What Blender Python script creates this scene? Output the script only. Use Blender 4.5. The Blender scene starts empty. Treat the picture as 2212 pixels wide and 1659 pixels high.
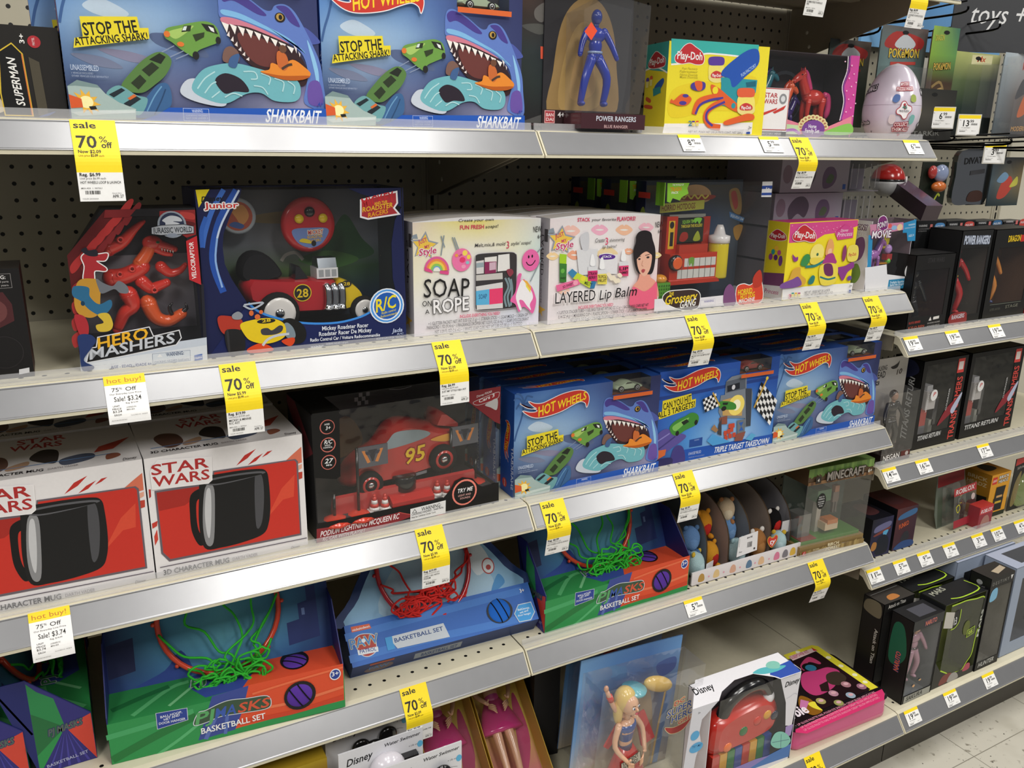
import bpy, math, random
from mathutils import Vector, Matrix, Euler
random.seed(7)
IN = 0.0254
FLOOR = -53.0            # floor level; the measuring zero is a peg hole row, 53 inches above the floor
sc = bpy.context.scene
col = sc.collection

# ------------------------------------------------------------------ camera
cam_data = bpy.data.cameras.new('camera'); cam = bpy.data.objects.new('camera', cam_data); col.objects.link(cam)
cam_data.sensor_fit = 'HORIZONTAL'; cam_data.sensor_width = 36.0; cam_data.lens = 1794.64/2212*36.0
cam_data.clip_start = 0.02; cam_data.clip_end = 60
pitch, yaw, roll = 0.283582, 0.506044, 0.017197
fw = Vector((math.sin(yaw)*math.cos(pitch), math.cos(yaw)*math.cos(pitch), -math.sin(pitch)))
rt = Vector((math.cos(yaw), -math.sin(yaw), 0)); up = rt.cross(fw)
r2 = rt*math.cos(roll)+up*math.sin(roll); u2 = -rt*math.sin(roll)+up*math.cos(roll)
cam.matrix_world = Matrix((( r2.x,u2.x,-fw.x, 1.5619*IN),(r2.y,u2.y,-fw.y,-59.9725*IN),(r2.z,u2.z,-fw.z,(1.9371-FLOOR)*IN),(0,0,0,1)))
sc.camera = cam

# ------------------------------------------------------------------ world, ceiling lamps, exposure
world = bpy.data.worlds.new('store_air'); sc.world = world; world.use_nodes = True
bg = world.node_tree.nodes['Background']; bg.inputs[0].default_value = (0.96, 0.98, 1.0, 1); bg.inputs[1].default_value = 0.25
def troffer(x, y, sx, sy, power):
    L = bpy.data.lights.new('ceiling_lamp', 'AREA'); L.shape = 'RECTANGLE'; L.size = sx; L.size_y = sy; L.energy = power; L.color = (1.0, 0.975, 0.93)
    o = bpy.data.objects.new('ceiling_lamp', L); o.location = (x, y, 2.95); col.objects.link(o)
for x in (-2.0, 0.35, 1.0, 2.7, 4.6): troffer(x, -0.95, 0.3, 1.2, 26)
for x in (-1.4, 0.9, 3.2): troffer(x, -2.6, 0.6, 1.2, 70)
vs = sc.view_settings; vs.view_transform = 'Standard'; vs.look = 'None'; vs.gamma = 1.0; vs.use_curve_mapping = False; vs.exposure = -0.8

# ------------------------------------------------------------------ materials
def lin(h):
    out = []
    for i in (0, 2, 4):
        c = int(h[i:i+2], 16)/255.0
        out.append(c/12.92 if c <= 0.04045 else ((c+0.055)/1.055)**2.4)
    return out
MATS = {}
def surface(name, rough=0.5, metal=0.0, coat=0.0, spec=0.5, noise=0.0, nscale=400.0, bump=0.0):
    m = bpy.data.materials.new(name); m.use_nodes = True; nt = m.node_tree; b = nt.nodes['Principled BSDF']
    a = nt.nodes.new('ShaderNodeVertexColor'); a.layer_name = 'Col'
    src = a.outputs[0]
    if noise or bump:
        tc = nt.nodes.new('ShaderNodeTexCoord'); n = nt.nodes.new('ShaderNodeTexNoise'); n.inputs['Scale'].default_value = nscale; n.inputs['Detail'].default_value = 4
        nt.links.new(tc.outputs['Object'], n.inputs['Vector'])
        if noise:
            mp = nt.nodes.new('ShaderNodeMapRange'); mp.inputs[3].default_value = 1-noise; mp.inputs[4].default_value = 1+noise
            nt.links.new(n.outputs[0], mp.inputs[0])
            mx = nt.nodes.new('ShaderNodeMix'); mx.data_type = 'RGBA'; mx.blend_type = 'MULTIPLY'; mx.inputs[0].default_value = 1
            nt.links.new(src, mx.inputs[6]); nt.links.new(mp.outputs[0], mx.inputs[7]); src = mx.outputs[2]
        if bump:
            bp = nt.nodes.new('ShaderNodeBump'); bp.inputs['Strength'].default_value = bump; bp.inputs['Distance'].default_value = 0.002
            nt.links.new(n.outputs[0], bp.inputs['Height']); nt.links.new(bp.outputs[0], b.inputs['Normal'])
    nt.links.new(src, b.inputs['Base Color'])
    b.inputs['Roughness'].default_value = rough; b.inputs['Metallic'].default_value = metal
    b.inputs['Coat Weight'].default_value = coat; b.inputs['Coat Roughness'].default_value = 0.15; b.inputs['Specular IOR Level'].default_value = spec
    MATS[name] = m; return m
surface('card', 0.5, spec=0.4, noise=0.04, nscale=250)
surface('gloss', 0.18, coat=0.3, noise=0.02)
surface('matte', 0.85, spec=0.2, noise=0.1, nscale=600)
surface('plush', 0.95, spec=0.1, noise=0.25, nscale=900, bump=0.8)
surface('steel', 0.42, spec=0.4, noise=0.06, nscale=60)          # painted shelf steel
surface('rail', 0.3, metal=0.55, noise=0.05, nscale=40)          # brushed price rail
surface('chrome', 0.15, metal=1.0, noise=0.02)
def film(name, body, facing, tint=(1, 1, 1), rough=0.06, base=0.03):
    m = bpy.data.materials.new(name); m.use_nodes = True; nt = m.node_tree; nt.nodes.remove(nt.nodes['Principled BSDF']); out = nt.nodes['Material Output']
    t = nt.nodes.new('ShaderNodeBsdfTransparent'); t.inputs[0].default_value = (*tint, 1)
    g = nt.nodes.new('ShaderNodeBsdfGlossy'); g.inputs['Roughness'].default_value = rough
    d = nt.nodes.new('ShaderNodeBsdfDiffuse'); d.inputs[0].default_value = (0.8, 0.8, 0.82, 1)
    lw = nt.nodes.new('ShaderNodeLayerWeight'); lw.inputs[0].default_value = 0.3
    tc = nt.nodes.new('ShaderNodeTexCoord'); n = nt.nodes.new('ShaderNodeTexNoise'); n.inputs['Scale'].default_value = 18; n.inputs['Detail'].default_value = 2
    nt.links.new(tc.outputs['Object'], n.inputs['Vector'])
    bp = nt.nodes.new('ShaderNodeBump'); bp.inputs['Strength'].default_value = 0.35; bp.inputs['Distance'].default_value = 0.01
    nt.links.new(n.outputs[0], bp.inputs['Height']); nt.links.new(bp.outputs[0], g.inputs['Normal'])
    ma = nt.nodes.new('ShaderNodeMath'); ma.operation = 'MULTIPLY_ADD'; ma.inputs[1].default_value = facing; ma.inputs[2].default_value = base
    nt.links.new(lw.outputs['Facing'], ma.inputs[0])
    m1 = nt.nodes.new('ShaderNodeMixShader'); m1.inputs[0].default_value = body; nt.links.new(t.outputs[0], m1.inputs[1]); nt.links.new(d.outputs[0], m1.inputs[2])
    m2 = nt.nodes.new('ShaderNodeMixShader'); nt.links.new(ma.outputs[0], m2.inputs[0]); nt.links.new(m1.outputs[0], m2.inputs[1]); nt.links.new(g.outputs[0], m2.inputs[2])
    nt.links.new(m2.outputs[0], out.inputs[0]); MATS[name] = m
film('film', 0.012, 0.17, base=.035)
film('blister', 0.025, 0.26, rough=0.07, base=.045)
film('frost', 0.2, 0.2, rough=0.25)
film('smoke', 0.05, 0.15, tint=(0.45, 0.45, 0.47))
film('limefilm', 0.04, 0.15, tint=(0.72, 0.78, 0.3))
def peg_panel_material():
    m = bpy.data.materials.new('pegboard'); m.use_nodes = True; nt = m.node_tree; b = nt.nodes['Principled BSDF']
    tc = nt.nodes.new('ShaderNodeTexCoord'); sp = nt.nodes.new('ShaderNodeSeparateXYZ'); nt.links.new(tc.outputs['Object'], sp.inputs[0])
    def M(op, a, bv=None, link=None):
        n = nt.nodes.new('ShaderNodeMath'); n.operation = op; nt.links.new(a, n.inputs[0])
        if link is not None: nt.links.new(link, n.inputs[1])
        elif bv is not None: n.inputs[1].default_value = bv
        return n.outputs[0]
    sq = []
    for ax in (0, 2):
        f = M('FRACT', M('ADD', M('DIVIDE', sp.outputs[ax], IN), 1000.5)); f = M('SUBTRACT', f, 0.5); sq.append(M('MULTIPLY', f, link=f))
    r = M('ADD', sq[0], link=sq[1]); inside = M('LESS_THAN', r, 0.125**2)
    n = nt.nodes.new('ShaderNodeTexNoise'); n.inputs['Scale'].default_value = 9; nt.links.new(tc.outputs['Object'], n.inputs['Vector'])
    cr = nt.nodes.new('ShaderNodeValToRGB'); cr.color_ramp.elements[0].color = (*lin('a09a88'), 1); cr.color_ramp.elements[1].color = (*lin('b0aa98'), 1); nt.links.new(n.outputs[0], cr.inputs[0])
    mx = nt.nodes.new('ShaderNodeMix'); mx.data_type = 'RGBA'; nt.links.new(inside, mx.inputs[0]); nt.links.new(cr.outputs[0], mx.inputs[6]); mx.inputs[7].default_value = (0.004, 0.004, 0.004, 1)
    nt.links.new(mx.outputs[2], b.inputs['Base Color']); b.inputs['Roughness'].default_value = 0.55; MATS['peg'] = m
peg_panel_material()
def floor_material():
    m = bpy.data.materials.new('vinyl_tile'); m.use_nodes = True; nt = m.node_tree; b = nt.nodes['Principled BSDF']
    tc = nt.nodes.new('ShaderNodeTexCoord')
    def noise(s, d, lo, hi):
        n = nt.nodes.new('ShaderNodeTexNoise'); n.inputs['Scale'].default_value = s; n.inputs['Detail'].default_value = d; nt.links.new(tc.outputs['Object'], n.inputs['Vector'])
        r = nt.nodes.new('ShaderNodeMapRange'); r.inputs[1].default_value = lo; r.inputs[2].default_value = hi; nt.links.new(n.outputs[0], r.inputs[0]); return r.outputs[0]
    br = nt.nodes.new('ShaderNodeTexBrick'); br.offset = 0; br.inputs['Scale'].default_value = 1; br.inputs['Brick Width'].default_value = .3048; br.inputs['Row Height'].default_value = .3048; br.inputs['Mortar Size'].default_value = .0012
    br.inputs['Color1'].default_value = (*lin('cdc8ba'), 1); br.inputs['Color2'].default_value = (*lin('c4bfb0'), 1); br.inputs['Mortar'].default_value = (*lin('8c877a'), 1)
    nt.links.new(tc.outputs['Object'], br.inputs['Vector'])
    def mix(a, fac, c):
        x = nt.nodes.new('ShaderNodeMix'); x.data_type = 'RGBA'; nt.links.new(fac, x.inputs[0]); nt.links.new(a, x.inputs[6]); x.inputs[7].default_value = (*lin(c), 1); return x.outputs[2]
    c = mix(br.outputs[0], noise(6, 3, .5, .8), 'a39d8c'); c = mix(c, noise(60, 4, .62, .7), '8c8678'); c = mix(c, noise(130, 1, .74, .76), '2c2a26')
    nt.links.new(c, b.inputs['Base Color']); b.inputs['Roughness'].default_value = .35; MATS['floor'] = m
floor_material()

# ------------------------------------------------------------------ mesh building (everything in inches)
def catmull(pts, n=5, closed=True):
    out = []; N = len(pts)
    for i in range(N if closed else N-1):
        p = [pts[(i+k) % N] if closed else pts[min(max(i+k, 0), N-1)] for k in (-1, 0, 1, 2)]
        for s in range(n):
            t = s/n
            out.append(tuple(0.5*((2*p[1][j])+(-p[0][j]+p[2][j])*t+(2*p[0][j]-5*p[1][j]+4*p[2][j]-p[3][j])*t*t+(-p[0][j]+3*p[1][j]-3*p[2][j]+p[3][j])*t**3) for j in range(len(p[1]))))
    if not closed: out.append(tuple(pts[-1]))
    return out
def grow(pts, w):
    N = len(pts); A = sum(pts[i][0]*pts[(i+1) % N][1]-pts[(i+1) % N][0]*pts[i][1] for i in range(N)); s = 1 if A > 0 else -1; out = []
    for i in range(N):
        a, b, c = Vector(pts[i-1]), Vector(pts[i]), Vector(pts[(i+1) % N])
        d1 = b-a; d2 = c-b
        if d1.length < 1e-6 or d2.length < 1e-6: out.append(tuple(b)); continue
        n1 = Vector((d1.y, -d1.x)).normalized(); n2 = Vector((d2.y, -d2.x)).normalized(); n = n1+n2
        if n.length < 1e-3: n = n1
        n.normalize(); k = min(1/max(n.dot(n1), 0.4), 2.0); out.append((b.x+n.x*w*k*s, b.y+n.y*w*k*s))
    return out
TXT = {}
def text_shape(s, style):
    key = (s, 'b' in style)
    if key in TXT: return TXT[key]
    cu = bpy.data.curves.new('t', 'FONT'); cu.body = s; cu.size = 1.0; cu.resolution_u = 2; cu.offset = 0.018 if 'b' in style else 0.002; cu.dimensions = '2D'; cu.fill_mode = 'FRONT'
    o = bpy.data.objects.new('t', cu); col.objects.link(o); dg = bpy.context.evaluated_depsgraph_get(); dg.update()
    me = o.evaluated_get(dg).to_mesh(); vs_ = [(v.co.x, v.co.y) for v in me.vertices]; fs = [tuple(p.vertices) for p in me.polygons]
    o.evaluated_get(dg).to_mesh_clear(); bpy.data.objects.remove(o); bpy.data.curves.remove(cu)
    if not vs_: vs_ = [(0, 0), (1, 0)]
    x0 = min(v[0] for v in vs_); x1 = max(v[0] for v in vs_)
    TXT[key] = ([((v[0]-x0), v[1]/0.729) for v in vs_], fs, max(x1-x0, 1e-3)); return TXT[key]
def sub(v, n=1):
    return v
class MB:
    def __init__(s): s.v = []; s.f = []; s.m = []; s.c = []; s.sm = []; s.mats = []
    def mat(s, name):
        if name not in s.mats: s.mats.append(name)
        return s.mats.index(name)
    def add(s, vs, fs, c, mat='card', smooth=False, vc=None):
        o = len(s.v); s.v += [tuple(v) for v in vs]; mi = s.mat(mat); lc = lin(c) if isinstance(c, str) else c
        for f in fs:
            s.f.append([i+o for i in f]); s.m.append(mi); s.sm.append(smooth)
            s.c.append([vc[i] for i in f] if vc else [lc]*len(f))
    def box(s, x0, x1, y0, y1, z0, z1, c, mat='card', top=None, left=None, right=None, back=None, bottom=None):
        vs = [(x0,y0,z0),(x1,y0,z0),(x1,y1,z0),(x0,y1,z0),(x0,y0,z1),(x1,y0,z1),(x1,y1,z1),(x0,y1,z1)]
        for f, cc in (((0,1,5,4), c), ((4,5,6,7), top or c), ((0,4,7,3), left or c), ((1,2,6,5), right or c), ((2,3,7,6), back or c), ((0,3,2,1), bottom or c)):
            s.add([vs[i] for i in f], [(0,1,2,3)], cc, mat)
    def prism(s, prof, x0, x1, c, mat='card', ends=None):
        """profile in (y, z), extruded along x"""
        n = len(prof); vs = [(x0, p[0], p[1]) for p in prof]+[(x1, p[0], p[1]) for p in prof]
        s.add(vs, [(i, (i+1) % n, (i+1) % n+n, i+n) for i in range(n)], c, mat)
        s.add(vs, [tuple(range(n))[::-1], tuple(range(n, 2*n))], ends or c, mat)
    def slab(s, pts, w0, w1, c, mat='card', fr=None, edge=None):
        """2D outline in the (x, z) plane or in frame fr, thickened from w0 to w1 (towards the viewer)"""
        fr = fr or FRONT; n = len(pts); vs = [fr(p[0], p[1], w0) for p in pts]+[fr(p[0], p[1], w1) for p in pts]
        s.add(vs, [(i, (i+1) % n, (i+1) % n+n, i+n) for i in range(n)], edge or c, mat)
        s.add(vs, [tuple(range(n)), tuple(range(n, 2*n))], c, mat)
    def tube(s, pts, r, c, mat='gloss', seg=8, closed=False):
        P = [Vector(p) for p in pts]; n = len(P); rr = r if isinstance(r, (list, tuple)) else [r]*n; vs = []; up_ = None
        for i in range(n):
            d = (P[(i+1) % n]-P[i-1]) if closed else (P[min(i+1, n-1)]-P[max(i-1, 0)])
            d = d.normalized() if d.length > 1e-9 else Vector((0, 0, 1))
            if up_ is None: up_ = Vector((0, 0, 1)) if abs(d.z) < 0.9 else Vector((1, 0, 0))
            a = (up_-d*up_.dot(d)).normalized(); b = d.cross(a); up_ = a
            vs += [tuple(P[i]+(a*math.cos(2*math.pi*k/seg)+b*math.sin(2*math.pi*k/seg))*rr[i]) for k in range(seg)]
        fs = []
        for i in range(n if closed else n-1):
            j = (i+1) % n
            fs += [(i*seg+k, i*seg+(k+1) % seg, j*seg+(k+1) % seg, j*seg+k) for k in range(seg)]
        if not closed: fs += [tuple(range(seg))[::-1], tuple(range((n-1)*seg, n*seg))]
        s.add(vs, fs, c, mat, True)
    def lathe(s, prof, c, mat='gloss', at=(0,0,0), axis='z', seg=24, sx=1, sy=1):
        """profile (radius, height)"""
        vs = []
        for r, h in prof:
            for k in range(seg):
                a = 2*math.pi*k/seg; p = (r*math.cos(a)*sx, r*math.sin(a)*sy, h)
                if axis == 'y': p = (p[0], -h, p[1])
                if axis == 'x': p = (h, p[0], p[1])
                vs.append((p[0]+at[0], p[1]+at[1], p[2]+at[2]))
        n = len(prof); fs = [(i*seg+k, i*seg+(k+1) % seg, (i+1)*seg+(k+1) % seg, (i+1)*seg+k) for i in range(n-1) for k in range(seg)]
        s.add(vs, fs+[tuple(range(seg))[::-1], tuple(range((n-1)*seg, n*seg))], c, mat, True)
    def ball(s, at, r, c, mat='gloss', rot=(0,0,0), seg=16, rings=10):
        r = r if isinstance(r, (list, tuple)) else (r, r, r); R = Euler(rot).to_matrix(); vs = []
        for i in range(rings+1):
            t = math.pi*i/rings
            for k in range(seg):
                a = 2*math.pi*k/seg; p = R @ Vector((r[0]*math.sin(t)*math.cos(a), r[1]*math.sin(t)*math.sin(a), r[2]*math.cos(t))); vs.append((p.x+at[0], p.y+at[1], p.z+at[2]))
        s.add(vs, [(i*seg+k, (i+1)*seg+k, (i+1)*seg+(k+1) % seg, i*seg+(k+1) % seg) for i in range(rings) for k in range(seg)], c, mat, True)
    def art(s, ops, fr=None, mat='card', k=0, du=0, dv=0, su=1, sv=1):
        """printed artwork: flat shapes and lettering laid on frame fr, each 0.002 in above the last"""
        fr = fr or FRONT; outl = None
        def put(pts, c):
            nonlocal k
            k += 1; s.add([fr(p[0]*su+du, p[1]*sv+dv, 0.002*k) for p in pts], [tuple(range(len(pts)))], c, mat)
        def shape(pts, c):
            nonlocal outl
            if outl: put(grow(pts, outl[1]), outl[0]); outl = None
            put(pts, c)
        for op in ops:
            t = op[0]
            if t in 'pb':
                L = op[2]; pts = [(L[i], L[i+1]) for i in range(0, len(L), 2)]; shape(catmull(pts) if t == 'b' else pts, op[1])
            elif t == 'o': outl = (op[1], op[2])
            elif t == 'e': shape([(op[2]+op[4]*math.cos(a*math.pi/12), op[3]+op[5]*math.sin(a*math.pi/12)) for a in range(24)], op[1])
            elif t == 'l':
                L = op[3]; pts = [(L[i], L[i+1]) for i in range(0, len(L), 2)]
                if len(pts) > 2: pts = catmull(pts, 4, False)
                P = [Vector(p) for p in pts]; lo = []; hi = []
                for i in range(len(P)):
                    d = P[min(i+1, len(P)-1)]-P[max(i-1, 0)]; d = d.normalized() if d.length > 1e-9 else Vector((1, 0)); n = Vector((-d.y, d.x))*op[2]*.5
                    lo.append(P[i]-n); hi.append(P[i]+n)
                k += 1; N = len(P); s.add([fr(p.x*su+du, p.y*sv+dv, .002*k) for p in lo+hi], [(i, i+1, N+i+1, N+i) for i in range(N-1)], op[1], mat)
            elif t == 'g':
                x0, y0, x1, y1, rows = op[1:]; R_ = [[lin(c) for c in r] for r in rows]; nr = len(R_)-1; nc = len(R_[0])-1; sb = 4; vs = []; vc = []
                for j in range(nr*sb+1):
                    for i in range(nc*sb+1):
                        a = min(i//sb, nc-1); b = min(j//sb, nr-1); fx = i/sb-a; fy = j/sb-b
                        vc.append([(R_[b][a][q]*(1-fx)+R_[b][a+1][q]*fx)*(1-fy)+(R_[b+1][a][q]*(1-fx)+R_[b+1][a+1][q]*fx)*fy for q in range(3)])
                        vs.append(fr((x0+(x1-x0)*i/(nc*sb))*su+du, (y0+(y1-y0)*j/(nr*sb))*sv+dv, .002*(k+1)))
                k += 1; w = nc*sb+1; s.add(vs, [(j*w+i, j*w+i+1, (j+1)*w+i+1, (j+1)*w+i) for j in range(nr*sb) for i in range(nc*sb)], rows[0][0], mat, False, vc)
            elif t == 't':
                _, c, txt, x0, y0, x1, y1, h, st = op; V, F, w = text_shape(txt, st); d = Vector((x1-x0, y1-y0)); L = d.length; d.normalize(); n = Vector((-d.y, d.x))
                def lay(c_, ex, kk):
                    vs = []
                    for vx, vy in V:
                        q = d*(vx/w*L)+n*(vy*h)+d*((0.22*vy*h) if 'i' in st else 0); vs.append(fr((x0+q.x)*su+du+ex[0], (y0+q.y)*sv+dv+ex[1], .002*kk))
                    s.add(vs, F, c_, mat)
                if outl:
                    for a in range(8):
                        k += 1; lay(outl[0], (outl[1]*math.cos(a*math.pi/4), outl[1]*math.sin(a*math.pi/4)), k)
                    outl = None
                k += 1; lay(c, (0, 0), k)
        return k
    def mesh(s, name):
        me = bpy.data.meshes.new(name); me.from_pydata([(v[0]*IN, v[1]*IN, v[2]*IN) for v in s.v], [], s.f)
        for m in s.mats: me.materials.append(MATS[m])
        me.polygons.foreach_set('material_index', s.m); me.polygons.foreach_set('use_smooth', s.sm)
        ca = me.color_attributes.new('Col', 'FLOAT_COLOR', 'CORNER'); flat = [x for fc in s.c for c in fc for x in (c[0], c[1], c[2], 1.0)]; ca.data.foreach_set('color', flat)
        me.update(); return me
# frames: (u, v, w) -> local point; w is the height above the face, towards its outside
FRONT = lambda u, v, w: (u, -w, v)
def TOP(z): return lambda u, v, w: (u, v, z+w)
def LEFT(): return lambda u, v, w: (-w, -u, v)          # u runs towards the viewer from the rear edge (negative y)
def SIDE_L(D): return lambda u, v, w: (-w, D-u, v)      # u = 0 at the rear edge
def plane(o, u, v):
    O, U, V = Vector(o), Vector(u).normalized(), Vector(v).normalized(); N = U.cross(V)
    return lambda a, b, w: tuple(O+U*a+V*b+N*w)
def props(o, label, cat, group=None):
    o['label'] = label; o['category'] = cat
    if group: o['group'] = group
def W3(p): return (p[0]*IN, p[1]*IN, (p[2]-FLOOR)*IN)
def thing(name, label, cat, at, yaw=0, group=None, lean=0, tip=0):
    o = bpy.data.objects.new(name, None); o.empty_display_size = 0.05; col.objects.link(o); o.location = W3(at)
    o.rotation_euler = Euler((math.radians(-lean), math.radians(tip), math.radians(yaw)), 'XYZ'); props(o, label, cat, group); return o
def part(mb, name, parent, label=None):
    o = bpy.data.objects.new(name, mb.mesh(name)); col.objects.link(o); o.parent = parent
    if label: o['label'] = label
    return o
def solid(mb, name, label, cat, at, yaw=0, group=None, lean=0, tip=0):
    o = bpy.data.objects.new(name, mb.mesh(name)); col.objects.link(o); o.location = W3(at)
    o.rotation_euler = Euler((math.radians(-lean), math.radians(tip), math.radians(yaw)), 'XYZ'); props(o, label, cat, group); return o
def copy_tree(o, parent=None):
    c = o.copy(); col.objects.link(c)
    if parent: c.parent = parent
    for ch in list(o.children): copy_tree(ch, c)
    return c
def again(o, label, at, yaw=None, lean=None, tip=None, group=None):
    c = copy_tree(o); c.location = W3(at); c['label'] = label
    e = c.rotation_euler
    if yaw is not None: e.z = math.radians(yaw)
    if lean is not None: e.x = math.radians(-lean)
    if tip is not None: e.y = math.radians(tip)
    if group: c['group'] = group
    return c
def structure(mb, name):
    o = bpy.data.objects.new(name, mb.mesh(name)); col.objects.link(o); o.location = W3((0, 0, 0)); o['kind'] = 'structure'; return o
# ------------------------------------------------------------------ the setting and the shelving
CREAM = 'd6cfb6'; TAUPE = '8f8776'
b = MB(); b.add([(-60,-140,FLOOR),(260,-140,FLOOR),(260,3,FLOOR),(-60,3,FLOOR)], [(0,1,2,3)], 'c8c2b0', 'floor'); structure(b, 'floor')
b = MB(); b.box(-60, 260, 3, 5, FLOOR, 75, 'c9c4b4', 'matte'); structure(b, 'wall_back')

X0, X1, X2, X3 = -8.5, 27.5, 63.5, 99.5
frame = thing('shelving_frame', 'beige pegboard shelving frame that carries all the toy shelves', 'shelving', (0, 0, 0))
for (a, c), top in (((X0, X1), 17), ((X1, X2), 17), ((X2, X3), 30)):
    b = MB(); b.box(a+.85, c-.85, 0, .25, FLOOR+4, top, 'a8a290', 'peg'); part(b, 'back_panel', frame)
for x in (X0, X1, X2, X3):
    b = MB(); b.box(x-.85, x+.85, -.06, 1.5, FLOOR+.1, 30 if x > 60 else 17, 'a8a290', 'steel')
    for z in range(-49, 29 if x > 60 else 16): b.box(x-.13, x+.13, -.075, -.055, z-.85, z-.1, '0c0b0a', 'matte')
    b.box(x-.5, x-.46, -.07, -.05, FLOOR+4, 16, '6c675a', 'steel'); b.box(x+.46, x+.5, -.07, -.05, FLOOR+4, 16, '6c675a', 'steel')
    part(b, 'upright', frame)
for a, c in ((X0, X1), (X1, X2), (X2, X3)):
    b = MB(); b.box(a+.06, c-.06, -20.4, -20.0, FLOOR+.02, -48.7, '3a3630', 'steel'); part(b, 'kick_plate', frame)

def shelf(x0, x1, zt, label, strip=True, depth=16.0, tagx=None, name='shelf', rail_c='9a9a9c', brackets=True):
    """one shelf: board with turned-down edges, slanted price rail, clear stop strip, two brackets. zt = top surface"""
    t = thing(name, label, 'shelf', (x0, 0, zt)); W = x1-x0; yf = -depth+.6; g = .05
    b = MB(); c = CREAM
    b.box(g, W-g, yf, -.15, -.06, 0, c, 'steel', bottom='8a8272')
    b.prism([(yf, -.005), (yf-.28, -.09), (yf-1.28, -1.42), (yf-1.28, -1.56), (yf-.98, -1.56), (yf-.2, -.75), (yf+.2, -.65), (yf+.2, -.06)], g, W-g, c, 'steel')
    for k in range(3): b.box(g+1, W-g-1, -4.2-4*k, -3.2-4*k, -.4, -.06, '8f8776', 'steel')
    n = int(W)
    for i in range(n):
        x = i+.96
        if x < W-.4: b.add([(x+.125*math.cos(a*math.pi/5), yf+.95+.125*math.sin(a*math.pi/5), .004) for a in range(10)], [tuple(range(10))], '0a0908', 'matte')
    part(b, 'shelf_board', t)
    b = MB(); q = Vector((0, -1.0, -1.33)).normalized(); nrm = Vector((0, -1.33, 1.0)).normalized(); o = Vector((0, yf-.28, -.1))
    L = 1.62
    P = [o+q*.03+nrm*.01, o+q*L+nrm*.01, o+q*L+nrm*.07, o+q*(L-.05)+nrm*.07, o+q*(L-.11)+nrm*.05, o+q*.12+nrm*.05, o+q*.06+nrm*.08, o+q*.03+nrm*.08]
    b.prism([(p.y, p.z) for p in P], .16, W-.16, rail_c, 'rail'); part(b, 'price_rail', t)
    if strip:
        b = MB(); b.prism([(yf+.32, .01), (yf+.32, .42), (yf+.27, .42), (yf+.22, .06), (yf-.2, -.01), (yf-.2, -.03), (yf+.28, .01)], .1, W-.1, 'ffffff', 'frost'); part(b, 'stop_strip', t, 'clear plastic strip along the front edge')
    if brackets:
        for x in (.2, W-.32):
            b = MB(); prof = [(-.1, -.07), (-.1, -4.6), (-1.2, -4.6), (-3, -4.1), (yf+1.6, -1.5), (yf+.4, -1.35), (yf+.4, -.07)]
            b.prism(prof, x, x+.12, TAUPE, 'steel')
            b.lathe([(.16, 0), (.16, .14)], 'd8d4c8', 'matte', (x-.01, -2.2, -2.2), 'x', 10); b.lathe([(.16, 0), (.16, .14)], 'd8d4c8', 'matte', (x-.01, -2.6, -3.4), 'x', 10)
            part(b, 'bracket', t)
    return t
ZT = [2.62, -9.5, -21.4, -32.62]
nm = ['top', 'second', 'third', 'fourth']
PL = ['under the two big shark boxes', 'under the red dinosaur box and the white soap kit', 'under the two white mug boxes', 'under the green and orange ball set boxes at left']
PR = ['under the blue figure pack and the teal dough box', 'under the lip balm kit and the hot dog machine', 'under the row of blue car track boxes', 'under the soft toy tray']
for i, z in enumerate(ZT):
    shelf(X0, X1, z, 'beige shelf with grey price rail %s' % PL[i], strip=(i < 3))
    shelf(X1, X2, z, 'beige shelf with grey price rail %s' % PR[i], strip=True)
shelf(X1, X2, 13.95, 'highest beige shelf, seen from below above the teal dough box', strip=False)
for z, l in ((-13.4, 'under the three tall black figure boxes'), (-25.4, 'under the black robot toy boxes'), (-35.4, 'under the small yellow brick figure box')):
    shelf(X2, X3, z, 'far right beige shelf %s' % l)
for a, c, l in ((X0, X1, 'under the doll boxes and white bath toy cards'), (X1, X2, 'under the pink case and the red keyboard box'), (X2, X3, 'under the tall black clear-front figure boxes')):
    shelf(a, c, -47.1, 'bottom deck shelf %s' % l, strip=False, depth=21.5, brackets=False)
ART={}
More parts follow.
